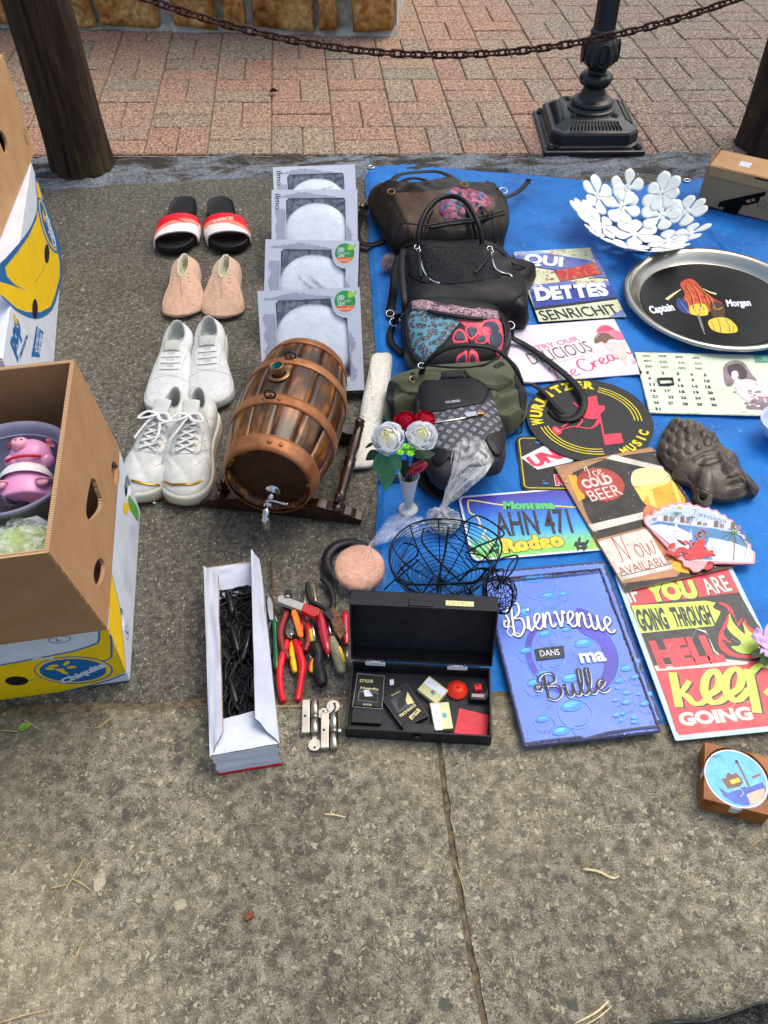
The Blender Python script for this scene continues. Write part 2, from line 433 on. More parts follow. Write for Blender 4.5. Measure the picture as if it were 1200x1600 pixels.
def conform(face_mb,bv,M,off=.0012,default=0.):
    """drop print vertices (already in world xy) on the surface"""
    pass
def strap(mb,pts,w,t,m,up=(0,0,1),n=6,seg=8,closed=False):
    return mb.tube(catmull(pts,n,closed),w/2,m,seg=seg,flat=t/2,up=up,closed=closed)
# ======================= SETTING =======================
def aggregate(name,base,dark,light,sc,bstr,bl=.3,rough=.9,warm=None,chip='55534F',pale='C8BEA4',fr=(.30,.80),fine=3.4,crk=0):
    m,N,L,b=node_mat(name,rough,.2)
    tc=N.new('ShaderNodeTexCoord').outputs['Object']
    nw=tex(N,L,'Noise',sc*1.3,tc,Detail=3.)
    ad=N.new('ShaderNodeMixRGB'); ad.blend_type='ADD'; ad.inputs[0].default_value=1.9/sc; L.new(tc,ad.inputs[1]); L.new(nw.outputs['Color'],ad.inputs[2]); w=ad.outputs[0]
    # gritty matrix
    n=tex(N,L,'Noise',sc*fine,tc,Detail=3.,Roughness=.7); rn=ramp(N,[(.36,dark),(.46,base),(.55,base),(.66,light)]); L.new(n.outputs[0],rn.inputs[0])
    c=rn.outputs[0]
    nm=tex(N,L,'Noise',sc*.55,tc,Detail=5.,Roughness=.75); rm=ramp(N,[(.40,'8C8A88'),(.5,'D0CEC8'),(.6,'FFFFFF')]); L.new(nm.outputs[0],rm.inputs[0])
    c=mixc(N,L,.8,c,rm.outputs[0],'MULTIPLY')
    hs_=None
    for (k,scl,fa,fb) in ((0,1.,fr[0],fr[1]),(1,2.1,fr[0]*.9,fr[1]+.02),(2,.42,fr[0]*.22,.993)):
        v=tex(N,L,'Voronoi',sc*scl,w,Randomness=1.); se=N.new('ShaderNodeSeparateColor'); L.new(v.outputs['Color'],se.inputs[0])
        dd=N.new('ShaderNodeMapRange'); dd.inputs[1].default_value=.42; dd.inputs[2].default_value=.30; L.new(v.outputs['Distance'],dd.inputs[0])
        for (lo,hi,col,st) in ((-1,fa,chip,.85),(fb,2,pale,.8)):
            a=N.new('ShaderNodeMath'); a.operation='LESS_THAN' if lo<0 else 'GREATER_THAN'; a.inputs[1].default_value=hi if lo<0 else lo; L.new(se.outputs[0],a.inputs[0])
            mm=N.new('ShaderNodeMath'); mm.operation='MULTIPLY'; L.new(a.outputs[0],mm.inputs[0]); L.new(dd.outputs[0],mm.inputs[1])
            mk=N.new('ShaderNodeMath'); mk.operation='MULTIPLY'; mk.inputs[1].default_value=st; L.new(mm.outputs[0],mk.inputs[0])
            # every chip its own grey
            g_=mixc(N,L,.45,col,se.outputs[1],'MULTIPLY') if False else col
            c=mixc(N,L,mk.outputs[0],c,g_)
        if k==0: hs_=dd
    n2=tex(N,L,'Noise',2.3,tc,Detail=6.,Roughness=.62); rb=ramp(N,[(.36,'8A8A8C'),(.62,'FFFFFF')]); L.new(n2.outputs[0],rb.inputs[0])
    c=mixc(N,L,bl,c,rb.outputs[0],'MULTIPLY')
    if warm:
        n3=tex(N,L,'Noise',1.4,tc,Detail=5.,Roughness=.6); rw=ramp(N,[(.46,'000000'),(.64,'FFFFFF')]); L.new(n3.outputs[0],rw.inputs[0])
        f=N.new('ShaderNodeMath'); f.operation='MULTIPLY'; f.inputs[1].default_value=.32; L.new(rw.outputs[0],f.inputs[0])
        c=mixc(N,L,f.outputs[0],c,warm)
    L.new(c,b.inputs['Base Color'])
    h=N.new('ShaderNodeMath'); h.operation='MULTIPLY_ADD'; h.inputs[1].default_value=.5; L.new(hs_.outputs[0],h.inputs[0]); L.new(n.outputs[0],h.inputs[2])
    h2=N.new('ShaderNodeMath'); h2.operation='ADD'; L.new(h.outputs[0],h2.inputs[0]); L.new(nm.outputs[0],h2.inputs[1])
    bumpn(N,L,b,h2.outputs[0],bstr,.004)
    return m
M_asph=aggregate('asphalt','7E7A71','4E4B46','A39D90',190,.7,bl=.35,chip='55534F',pale='BEB8AA',fr=(.25,.84),fine=2.6)
M_conc=aggregate('concrete','AAA28E','66635B','D8CFB4',112,.7,bl=.6,warm='B3A684',chip='62605C',pale='D2C9AC',fr=(.24,.82),fine=4.5)
M_gut=aggregate('gutter_asphalt','4A4A4C','232426','7C7A76',120,.9,bl=.4,chip='2A2A2C',pale='8C8A85')
M_dirt=mat('7A6C54',.95,nz=(90,.5),bump=(220,.8),col2='453D31')
def wob(x,y,s=9,a=.006): return a*noise.noise(V((x*s,y*s,.3)))+a*.5*noise.noise(V((x*s*4,y*s*4,1.3)))
# far ground
g=MB(); g.grid(lambda u,v:(-40+80*u,-40+90*v,-.06),8,8,M_gut); struct(g.build('ground'))
yC=lambda x:.635+ (x*-.035)           # seam asphalt / concrete kerb slab
g=MB()
def fa(u,v):
    x=-6+13*u; y0=yC(x)-.012+wob(x,.6,7,.012); y=y0+(2.56-y0)*v; return (x,y,-.002 if v>.01 else -.006)
g.grid(fa,160,12,M_asph); struct(g.build('asphalt'))
# concrete slabs with a dirty joint
jl=[P(683,1150),P(692,1210),P(703,1300),P(722,1420),P(742,1530),P(756,1600),P(775,1700)]
def jx(y):
    for a,b in zip(jl,jl[1:]):
        if b.y<=y<=a.y: t=(y-a.y)/(b.y-a.y); return a.x+(b.x-a.x)*t
    return jl[0].x if y>jl[0].y else jl[-1].x
yG=lambda x:.172+.034*max(0,min(1,(x-.22)/.3))+.012*noise.noise(V((x*14,2,0)))
def slab(xa,xb,nm):
    g=MB(); nv=26
    def f(u,v):
        yb,yt=yG(0),yC(0)
        vv=(v*1.08-.04)
        y=None
        x0=xa if not callable(xa) else 0; x1=xb if not callable(xb) else 0
        # solve with y first
        yy=.16+(.64-.16)*min(max(vv,0),1)
        X0=xa(yy) if callable(xa) else xa; X1=xb(yy) if callable(xb) else xb
        x=X0+(X1-X0)*u
        y=yG(x)+(yC(x)+wob(x,1,8,.004)-yG(x))*min(max(vv,0),1)
        edge=vv<0 or vv>1
        z=.004 if not edge else -.035
        if callable(xb) and u>.995: z-=.003
        if callable(xa) and u<.005: z-=.003
        return (x,y,z)
    g.grid(f,120,nv,M_conc)
    o=struct(g.build(nm)); return o
slab(-3.,lambda y:jx(y)-.0042+.003*noise.noise(V((y*40,0,0))),'concrete_slab')
slab(lambda y:jx(y)+.0042+.003*noise.noise(V((y*40,5,0))),4.,'concrete_slab')
g=MB(); g.grid(lambda u,v:(jx(.1+.6*v)-.02+.04*u, .1+.58*v,-.0012+.0022*noise.noise(V((u*3,v*60,0)))),4,90,M_dirt); struct(g.build('joint_dirt'))
# dirt in the seam between asphalt and concrete
def fd(u,v):
    x=-1.2+3*u; w=.02+.014*noise.noise(V((x*8,0,0)))
    y=yC(x)-.004+w*(v-.5)*1.3; return (x,y,.0045-.009*abs(v-.5)**1.2+.003*noise.noise(V((x*40,v*3,2))))
g=MB(); g.grid(fd,400,4,M_dirt); struct(g.build('seam_dirt'))
g=MB(); g.grid(lambda u,v:(-4+9*u,-1.5+1.75*v,-.022+.006*noise.noise(V((u*90,v*30,0)))),160,60,M_gut); struct(g.build('gutter'))
# rough cement strip between the asphalt and the brick paving
m_cs,N,L,b=node_mat('cement_smear',.75,.35); tc=N.new('ShaderNodeTexCoord').outputs['Object']
mpn=N.new('ShaderNodeMapping'); mpn.inputs['Scale'].default_value=(.45,1.3,1); L.new(tc,mpn.inputs[0])
n1=tex(N,L,'Noise',14,mpn.outputs[0],Detail=8.,Roughness=.72,Distortion=.6); r1=ramp(N,[(.42,'3A352E'),(.47,'5E5C58'),(.53,'7F8790'),(.7,'98A1AA')]); L.new(n1.outputs[0],r1.inputs[0])
n2=tex(N,L,'Noise',120,tc,Detail=4.); r2=ramp(N,[(.3,'8A8A8A'),(.7,'FFFFFF')]); L.new(n2.outputs[0],r2.inputs[0])
L.new(mixc(N,L,.8,r1.outputs[0],r2.outputs[0],'MULTIPLY'),b.inputs['Base Color']); 
hh=N.new('ShaderNodeMath'); hh.operation='ADD'; L.new(n1.outputs[0],hh.inputs[0]); L.new(n2.outputs[0],hh.inputs[1]); bumpn(N,L,b,hh.outputs[0],.8,.006)
PA,PB=P(50,250),P(1150,241)
bdir=(PB-PA).normalized(); bn=V((-bdir.y,bdir.x,0)); b0=P(524,246)
def strip_w(s): # widened around the posts
    w=.135+.03*noise.noise(V((s*3,0,0)))+.012*noise.noise(V((s*17,0,0)))
    for c in (-.82,1.3): w+=.06*math.exp(-((s-c)/.22)**2)
    return w
def fs(u,v):
    s=-5+10*u; t=-strip_w(s)*(1-v)+.012*v
    p=b0+bdir*s+bn*t; e=min(v*5,1,(1-v)*12)
    return (p.x,p.y,-.004+e*(.011+.010*noise.noise(V((s*11,v*3,0)))+.005*noise.noise(V((s*45,v*9,0)))))
g=MB(); g.grid(fs,700,14,m_cs); struct(g.build('cement_strip'))
# ---- brick paving, basket weave
m_bk,N,L,b=node_mat('paving_brick',.85,.3); tc=N.new('ShaderNodeTexCoord').outputs['Object']
oi=N.new('ShaderNodeObjectInfo')
va=N.new('ShaderNodeVectorMath'); va.operation='ADD'; L.new(tc,va.inputs[0]); L.new(oi.outputs['Location'],va.inputs[1])
rc=ramp(N,[(0,'C0A08A'),(.18,'C49A88'),(.36,'B8AA94'),(.55,'C89C8A'),(.7,'ACA492'),(.85,'C09484'),(1,'B8A492')]); L.new(oi.outputs['Random'],rc.inputs[0])
# right-hand part of the paving is greyer (worn), as a stain across the place
sx=N.new('ShaderNodeSeparateXYZ'); L.new(va.outputs[0],sx.inputs[0])
nb=tex(N,L,'Noise',1.1,va.outputs[0],Detail=3.)
ax=N.new('ShaderNodeMath'); ax.operation='MULTIPLY_ADD'; ax.inputs[1].default_value=1.6; L.new(nb.outputs[0],ax.inputs[0]); L.new(sx.outputs[0],ax.inputs[2])
rg=N.new('ShaderNodeMapRange'); rg.inputs[1].default_value=1.15; rg.inputs[2].default_value=2.1; rg.inputs[4].default_value=.72; L.new(ax.outputs[0],rg.inputs[0])
c=mixc(N,L,rg.outputs[0],rc.outputs[0],'8E8884')
vv=tex(N,L,'Voronoi',230,va.outputs[0]); sp=N.new('ShaderNodeSeparateColor'); L.new(vv.outputs['Color'],sp.inputs[0])
rs_=ramp(N,[(0,'55483E'),(.3,'8F8577'),(.6,'FFFFFF'),(.8,'FFFFFF'),(.93,'FFFFFF')]); L.new(sp.outputs[0],rs_.inputs[0])
c=mixc(N,L,.62,c,rs_.outputs[0],'MULTIPLY')
rl=ramp(N,[(.86,'000000'),(.9,'FFFFFF')]); L.new(sp.outputs[1],rl.inputs[0])
fm=N.new('ShaderNodeMath'); fm.operation='MULTIPLY'; fm.inputs[1].default_value=.6; L.new(rl.outputs[0],fm.inputs[0])
c=mixc(N,L,fm.outputs[0],c,'D6BE98')
nn=tex(N,L,'Noise',90,va.outputs[0],Detail=5.); rr=ramp(N,[(.35,'8C8680'),(.6,'FFFFFF')]); L.new(nn.outputs[0],rr.inputs[0]); c=mixc(N,L,.6,c,rr.outputs[0],'MULTIPLY')
L.new(c,b.inputs['Base Color'])
h2=N.new('ShaderNodeMath'); h2.operation='ADD'; L.new(vv.outputs['Distance'],h2.inputs[0]); L.new(nn.outputs[0],h2.inputs[1]); bumpn(N,L,b,h2.outputs[0],.8,.004)
c0=P(324,246); c1=P(524,246); ex=(c1-c0)/2; cw=ex.length; ey=V((-.012,1,0))*.191
def brick_mesh(vertical,seed):
    rnd=random.Random(seed); mb=MB(); g=.0018
    if vertical: A,B=ex*.5,ey
    else: A,B=ex,ey*.5
    la,lb=A.length,B.length; a_=A/la; b_=B/lb
    def rg_(i,z): 
        pts=[]
        for (sa,sb) in ((-1,-1),(1,-1),(1,1),(-1,1)):
            q=a_*(sa*(la/2-g-i))+b_*(sb*(lb/2-g-i)); q.z=z+rnd.uniform(-.0006,.0006); pts.append(q)
        return pts
    mb.rings([rg_(0,-.03),rg_(0,.008),rg_(.0035,.0112)],m_bk,smooth=False)
    me=mb.build('brick'); d=me.data; bpy.data.objects.remove(me); return d
bms={(v,s):brick_mesh(v,s) for v in (0,1) for s in (1,2,3)}
pav=MB(); m_joint=mat('8A8070',.95,nz=(120,.4),bump=(200,.6))
pav.grid(lambda u,v:tuple(c0+ex*(-14+32*u)+ey*(-.03+22*v)+V((0,0,.004))),4,4,m_joint)
PAVE=struct(pav.build('brick_paving'))
bl=[]
for j in range(0,13):
    for i in range(-9,13):
        vert=(i+j)%2==1
        c=c0+ex*(i+.5)+ey*(j+.5)
        for k in (-.25,.25): bl.append((c+(ex if vert else ey)*k,vert))
def inview(p):
    d=p-CP; z=d.dot(CD)
    if z<=0: return None
    x=600+FPX*d.dot(CR)/z; y=800-FPX*d.dot(CU)/z
    return x,y,z
wallA,wallB=P(-60,46),P(621,60)
vis=[]
for p,v in bl:
    q=inview(p)
    if q and -40<q[0]<1240 and q[1]>-60: vis.append((q[2],p,v))
vis.sort(key=lambda a:a[0]); near=vis[:300]; far=vis[300:]
nearset=set(id(a[1]) for a in near)
for k,(z,p,v) in enumerate(near):
    o=bpy.data.objects.new('brick',bms[(int(v),random.choice((1,2,3)))]); COL.objects.link(o); o.parent=PAVE
    o.location=p+V((0,0,random.uniform(-.0015,.0015))); o.rotation_euler=(random.gauss(0,.004),random.gauss(0,.004),random.gauss(0,.004))
fm=MB()
for p,v in bl:
    if id(p) in nearset: continue
    d=bms[(int(v),1)]
    fm.add([tuple(p+q.co) for q in d.vertices],[tuple(f.vertices) for f in d.polygons],m_bk,False)
o=fm.build('brick',PAVE); o['kind']='stuff'
# ---- stone wall
m_st,N,L,b=node_mat('sandstone',.85,.3); tc=N.new('ShaderNodeTexCoord').outputs['Object']; oi=N.new('ShaderNodeObjectInfo')
va=N.new('ShaderNodeVectorMath'); va.operation='ADD'; L.new(tc,va.inputs[0]); L.new(oi.outputs['Location'],va.inputs[1])
n1=tex(N,L,'Noise',9,va.outputs[0],Detail=6.,Distortion=1.2); r1=ramp(N,[(.3,'7E5028'),(.43,'B27A40'),(.56,'CC9A5C'),(.72,'DDBE8A')]); L.new(n1.outputs[0],r1.inputs[0])
n2=tex(N,L,'Noise',50,va.outputs[0],Detail=5.); r2=ramp(N,[(.35,'9A8A7A'),(.6,'FFFFFF')]); L.new(n2.outputs[0],r2.inputs[0])
L.new(mixc(N,L,.7,r1.outputs[0],r2.outputs[0],'MULTIPLY'),b.inputs['Base Color']); bumpn(N,L,b,n2.outputs[0],.6,.01)
m_mt=mat('BDBAB2',.9,nz=(18,.3),bump=(60,.8)); m_plas=mat('C9B28A',.9,nz=(30,.25),bump=(60,.8))
wd=(wallB-wallA).normalized(); wb=V((-wd.y,wd.x,0)); wl=(wallB-wallA).length+1.6; w0=wallB-wd*wl
wz=math.atan2(wd.y,wd.x)
WALL=empty('stone_wall',w0,wz,'sandstone rubble wall with grey mortar at the edge of the brick paving','wall')
mb=MB()
def fw(u,v): return (wl*u-.004*(u>.99),.016+.008*noise.noise(V((u*40,v*20,0))),-.03+1.03*v)
mb.grid(fw,120,40,m_mt); mb.box((wl/2,.23,.49),(wl-.01,.4,1.0),m_mt)
def fwt(u,v): # smeared footing
    x=wl*u; return (x,-.030*(1-v)*(1+.8*noise.noise(V((x*7,0,0))))+.012,.006+.030*v*(1+1.1*noise.noise(V((x*9,3,0)))))
mb.grid(fwt,240,5,m_mt)
mb.build('mortar',WALL)
def stone(x0,x1,z0,z1,seed):
    mb=MB(); rnd=random.Random(seed); cx_,cz=(x0+x1)/2,(z0+z1)/2; w,h=(x1-x0),(z1-z0)
    sk=[rnd.uniform(-.08,.08) for _ in range(4)]
    def f(u,v):
        a,bb=2*u-1,2*v-1; x=a*w/2*(1+sk[0]*bb); z=bb*h/2*(1+sk[1]*a)
        e=max(abs(a),abs(bb)); y=-.028-.016*noise.noise(V((x*9+seed,z*9,seed)))-.006*noise.noise(V((x*40,z*40,seed)))
        if e>.9: y+=.03*((e-.9)/.1)**2
        return (x,y,z)
    mb.grid(f,22,16,m_st); o=mb.build('stone',WALL,loc=(cx_,0,cz)); return o
def wx(px): # wall-local x of a pixel column on the wall foot
    q=P(px,55); return (q-w0).dot(wd)
sd_=0
row=[(-180,-120),(-110,-30),(-20,98),(112,150),(156,252),(272,343),(356,388),(399,493),(502,530),(553,617)]
for a,b_ in row:
    sd_+=1; stone(wx(a),wx(b_),.022 if a!=112 else .012,.045+.2+.03*random.random(),sd_)
z=.29
while z<.95:
    h=random.uniform(.12,.2); x=.02
    while x<wl-.03:
        w=random.uniform(.12,.34); x1=min(x+w,wl-.01)
        if wl-x1<.08: x1=wl-.01
        if x1-x>.05 and x1>wx(-200): sd_+=1; stone(x,x1,z,min(z+h,1.0),sd_)
        x=x1+.02
    z+=h+.02
# ======================= POSTS, CHAIN, LAMP POST =======================
m_wd,N,L,b=node_mat('weathered_post',.8,.25); tc=N.new('ShaderNodeTexCoord').outputs['Object']
mp=N.new('ShaderNodeMapping'); mp.inputs['Scale'].default_value=(1,1,.09); L.new(tc,mp.inputs[0])
n1=tex(N,L,'Noise',55,mp.outputs[0],Detail=7.,Roughness=.7,Distortion=.4); r1=ramp(N,[(.3,'17110E'),(.5,'3A2B24'),(.64,'4E3B30'),(.78,'85715A')]); L.new(n1.outputs[0],r1.inputs[0])
n2=tex(N,L,'Noise',11,tc,Detail=4.); r2=ramp(N,[(.5,'000000'),(.72,'FFFFFF')]); L.new(n2.outputs[0],r2.inputs[0])
sz=N.new('ShaderNodeSeparateXYZ'); L.new(tc,sz.inputs[0]); mr=N.new('ShaderNodeMapRange'); mr.inputs[1].default_value=.3; mr.inputs[2].default_value=.0; L.new(sz.outputs[2],mr.inputs[0])
mu=N.new('ShaderNodeMath'); mu.operation='MULTIPLY'; L.new(r2.outputs[0],mu.inputs[0]); L.new(mr.outputs[0],mu.inputs[1])
mu2=N.new('ShaderNodeMath'); mu2.operation='MULTIPLY'; mu2.inputs[1].default_value=.6; L.new(mu.outputs[0],mu2.inputs[0])
L.new(mixc(N,L,mu2.outputs[0],r1.outputs[0],'5C5428'),b.inputs['Base Color']); bumpn(N,L,b,n1.outputs[0],.9,.006)
def post(c,r,lab,seed):
    root=empty('wooden_post',c,0,lab,'post','round wooden posts holding the chain')
    mb=MB()
    def f(u,v):
        a=2*PI*u; z=1.35*v; rr=r*(1+.16*math.exp(-z/.07)*(0.4+.6*abs(sin(a*3+seed))) )+.004*noise.noise(V((cos(a)*3,sin(a)*3,z*2+seed)))+.0022*noise.noise(V((cos(a)*16,sin(a)*16,z*4)))
        ck=abs(((a-(4.45+.12*sin(z*5)))+PI)%(2*PI)-PI)
        if ck<.05: rr-=.012*(1-ck/.05)
        return (rr*cos(a),rr*sin(a),z-.01)
    mb.grid(f,140,60,m_wd,closedu=True); mb.add([(0,0,1.345)]+[f(k/24,1) for k in range(24)],[(0,1+k,1+(k+1)%24) for k in range(24)],m_wd)
    mb.build('post_shaft',root)
    return root
pL=P(131,262); post_l=post(pL,.083,'dark round timber post at the left, behind the brown carton stack',1)
pR=P(1196,232); post_r=post(pR,.085,'dark round timber post at the right edge behind the cardboard toy box',5)
m_rust=mat('5A3A32',.75,.35,nz=(140,.4),bump=(300,.6),col2='33221E')
chain=empty('rusty_chain',(pL.x,pL.y-.07,0),0,'rusty iron chain hanging in a shallow curve between the posts','chain')
mb=MB(); n=10; w_=.0082; hl=.0118; pts=[]
for k in range(24):
    a=2*PI*k/24; x=(hl if cos(a)>0 else -hl)+w_*cos(a); pts.append((x,w_*sin(a),0))
mb.tube(pts,.0033,m_rust,seg=6,closed=True); lk=mb.build('link'); lmesh=lk.data; bpy.data.objects.remove(lk)
yc=pL.y-.07
def ch(x): return V((x,yc+(x-pL.x)*(pR.y-pL.y)/(pR.x-pL.x),.305+.235*(x-.37)**2))
x=pL.x+.085; i=0; mC=MW(chain).inverted()
while x<pR.x-.085:
    a=ch(x); b_=ch(x+.002); t=(b_-a).normalized(); 
    c=ch(x+.012/1.0*t.x)
    o=bpy.data.objects.new('link',lmesh); COL.objects.link(o); o.parent=chain
    q=t.to_track_quat('X','Z'); o.rotation_mode='QUATERNION'
    from mathutils import Quaternion as QT
    o.rotation_quaternion=q@QT((1,0,0),PI/2*(i%2)+.25+random.uniform(-.15,.15)); o.location=mC@c
    x+=.0276*t.x; i+=1
for e,pp in ((-1,pL),(1,pR)):
    mb=MB(); a=ch(pL.x+.085 if e<0 else pR.x-.085); mb.tube([a,a-V((e*-.0,0,0))+V((e*.03,0.01,.0))],.004,m_rust); mb.v=[tuple(mC@V(v)) for v in mb.v]; mb.build('hook',chain)
# lamp post
m_iron=mat('14171D',.42,.0,nz=(40,.3),bump=(150,.25),spec=.6)
c=P(916,181,.05)+V((0,-.033,0)); c.z=0; dl=(P(998,237)-P(845,238)).normalized()
LP=empty('lamp_post',c,math.atan2(dl.y,dl.x),'black cast iron lamp post foot with bolted square base on the paving','lamp post')
def chsq(h,ch_,z): return [V((x,y,z)) for x,y in ((-h+ch_,-h),(h-ch_,-h),(h,-h+ch_),(h,h-ch_),(h-ch_,h),(-h+ch_,h),(-h,h-ch_),(-h,-h+ch_))]
mb=MB(); mb.rings([chsq(.148,.004,.008),chsq(.148,.004,.02),chsq(.144,.004,.022)],m_iron,smooth=False); mb.build('base_plate',LP)
mb=MB(); mb.rings([chsq(.134,.03,.022),chsq(.134,.03,.026),chsq(.128,.03,.03),chsq(.128,.03,.058),chsq(.124,.03,.064),chsq(.116,.03,.066),chsq(.085,.025,.086),chsq(.078,.024,.088)],m_iron,smooth=False)
for s_ in range(4): # fluted rays on the sloping shoulder
    X=MX.Rotation(s_*PI/2,4,'Z')
    for k in range(-7,8):
        x=k*.0105; a=V((x,-.112,.069)); b_=V((x*.86,-.09,.084)); mb.tube([a,b_],.0032,m_iron,seg=6,X=X)
mb.build('plinth',LP)
for sx_ in (-1,1):
    for sy in (-1,1):
        mb=MB(); mb.lathe([(.012,.0),(.012,.005),(.007,.007),(.007,.013),(.004,.014)],m_iron,seg=10,X=MX.Translation((sx_*.128,sy*.128,.0225))); mb.build('bolt',LP)
        mb=MB(); mb.lathe([(.011,0),(.011,.004),(.006,.006),(.006,.01)],m_iron,seg=8,X=MX.Translation((sx_*.06,sy*.062,.086))); mb.build('bolt',LP)
_zf=lambda z:.086+(z-.086)*.80
mb=MB(); pr=[(.07,.086),(.07,.094),(.064,.098),(.06,.104),(.062,.112),(.058,.12),(.045,.128),(.036,.142),(.032,.158),(.034,.166),(.044,.175),(.05,.19),(.048,.203),(.038,.212),(.03,.216),(.03,.226),(.038,.236),(.05,.255),(.053,.285),(.047,.315),(.036,.335),(.041,.342),(.041,.35),(.034,.358)]; pr=[(r*(.90 if z>.16 else 1),_zf(z)) for r,z in pr]
def fl(u,v):
    i=v*(len(pr)-1); k=min(int(i),len(pr)-2); t=i-k; r=pr[k][0]*(1-t)+pr[k+1][0]*t; z=pr[k][1]*(1-t)+pr[k+1][1]*t
    a=2*PI*u; rib=0
    if .149<z<.187: rib=.10*abs(cos(4*a))
    if .206<z<.285: rib=.10*abs(cos(2*a))+.05*cos(12*a)*sin((z-.206)*70)
    return (r*(1+rib)*cos(a),r*(1+rib)*sin(a),z)
mb.grid(fl,96,92,m_iron,closedu=True); mb.build('pedestal',LP)
for k in range(4): # ornament ovals
    a=PI/4+k*PI/2-PI/4; X=MX.Rotation(a-PI/2,4,'Z')@MX.Translation((0,.050,.245))@MX.Rotation(PI/2,4,'X')
    mb=MB()
    for rr_ in (1,.62,.3): mb.tube([(cos(t)*.016*rr_,sin(t)*.03*rr_,0) for t in [2*PI*q/20 for q in range(20)]],.0026,m_iron,seg=6,closed=True,X=X)
    mb.build('medallion',LP)
mb=MB()
def fsft(u,v):
    a=2*PI*u; z=.302+2.2*v; r=.0305-.006*v; r*=1+.03*cos(10*a); return (r*cos(a),r*sin(a),z)
mb.grid(fsft,80,6,m_iron,closedu=True); mb.build('shaft',LP)
# ======================= TARPAULIN =======================
m_tp,N,L,b=node_mat('tarpaulin',.5,.25); tc=N.new('ShaderNodeTexCoord').outputs['Object']
b.inputs['Sheen Weight'].default_value=.1
wv=N.new('ShaderNodeTexWave'); wv.inputs['Scale'].default_value=170; wv.bands_direction='X'; L.new(tc,wv.inputs[0])
wv2=N.new('ShaderNodeTexWave'); wv2.inputs['Scale'].default_value=170; wv2.bands_direction='Y'; L.new(tc,wv2.inputs[0])
n1=tex(N,L,'Noise',5,tc,Detail=5.,Roughness=.7); r1=ramp(N,[(.3,'0060B4'),(.6,'0482DE'),(.75,'2A9AEC')]); L.new(n1.outputs[0],r1.inputs[0])
mm=N.new('ShaderNodeMath'); mm.operation='MULTIPLY'; L.new(wv.outputs['Fac'],mm.inputs[0]); L.new(wv2.outputs['Fac'],mm.inputs[1])
rw=ramp(N,[(0,'C8C8C8'),(.5,'FFFFFF')]); L.new(mm.outputs[0],rw.inputs[0]); c=mixc(N,L,.8,r1.outputs[0],rw.outputs[0],'MULTIPLY')
nd=tex(N,L,'Noise',60,tc,Detail=6.,Roughness=.7); rd=ramp(N,[(.60,'000000'),(.72,'FFFFFF')]); L.new(nd.outputs[0],rd.inputs[0])
f=N.new('ShaderNodeMath'); f.operation='MULTIPLY'; f.inputs[1].default_value=.45; L.new(rd.outputs[0],f.inputs[0])
L.new(mixc(N,L,f.outputs[0],c,'9FC4E8'),b.inputs['Base Color'])
wm=tex(N,L,'Musgrave' if False else 'Noise',9,tc,Detail=3.,Distortion=1.5)
b1=bumpn(N,L,b,wm.outputs[0],.35,.02); bumpn(N,L,b,mm.outputs[0],.35,.0012,b1)
TL=[P(*q) for q in ((571,262),(574,330),(580,430),(586,540),(592,650),(592,760),(586,850),(586,950),(589,1060),(594,1141))]
def along(L_,t):
    t=t*(len(L_)-1); i=min(int(t),len(L_)-2); return L_[i].lerp(L_[i+1],t-i)
TT=[P(*q) for q in ((571,262),(600,257),(640,255),(690,258),(740,264),(790,270),(840,275),(900,281),(960,286),(1010,290),(1060,283),(1100,279),(1150,276),(1250,274))]
TT.append(TT[-1]+V((.4,-.02,0)))
TBt=[P(*q) for q in ((594,1141),(700,1142),(800,1142),(900,1141),(1000,1143),(1100,1144),(1200,1139),(1300,1134))]; TBt.append(TBt[-1]+V((.4,-.015,0)))
TRt=[TT[-1].lerp(TBt[-1],k/5) for k in range(6)]
def tarp(u,v):
    a=along(TL,v); b_=along(TRt,v); c_=along(TT,u); d_=along(TBt,u)
    c00,c10,c01,c11=TL[0],TT[-1],TL[-1],TBt[-1]
    p=a*(1-u)+b_*u+c_*(1-v)+d_*v-(c00*(1-u)*(1-v)+c10*u*(1-v)+c01*(1-u)*v+c11*u*v)
    e=min(1,min(u,1-u)*26,min(v,1-v)*26)
    x,y=p.x,p.y
    z=.0015+.0055+e*(.004*noise.noise(V((x*3.2,y*2.2,0)))+.0036*noise.noise(V((x*9,y*7,4)))+.0035*max(0,1-abs(noise.noise(V((x*2.6+y*1.1,y*2.6-x,8))))*9)+.0016*max(0,1-abs(noise.noise(V((x*7,y*9,5))))*7))
    # folds
    z+=e*.004*max(0,1-abs(x*.10+y-1.80-.012*sin(x*9))/.010)+e*.005*max(0,1-abs(x-.98-.02*sin(y*5))/.010)
    z-=(1-min(1,min(u,1-u,v,1-v)*60))*.006
    p.x+=.004*noise.noise(V((x*5,y*5,1)))*(1-e); p.y+=.004*noise.noise(V((x*9,y*5,7)))*(1-e)
    if x>.5 or (x>.28 and y<1.15): z=min(z,.0112)
    if x<.27 and y<.78: z=min(z,.0038)
    z=min(z,.0125)
    return (p.x,p.y,z)
g=MB(); g.grid(tarp,360,420,m_tp); TARP=g.build('tarpaulin'); tag(TARP,'bright blue woven tarpaulin spread on the asphalt under the bags and signs','tarpaulin')
TZ=.0125
for q in ((580,266),(1072,287)):
    p=P(*q); 
    mb=MB(); mb.tube([(cos(a)*.009,sin(a)*.009,0) for a in [2*PI*k/16 for k in range(16)]],.0025,mat('C9CCD0',.3,1.),seg=6,closed=True); o=mb.build('eyelet',TARP); o.location=p+V((0,0,.009))
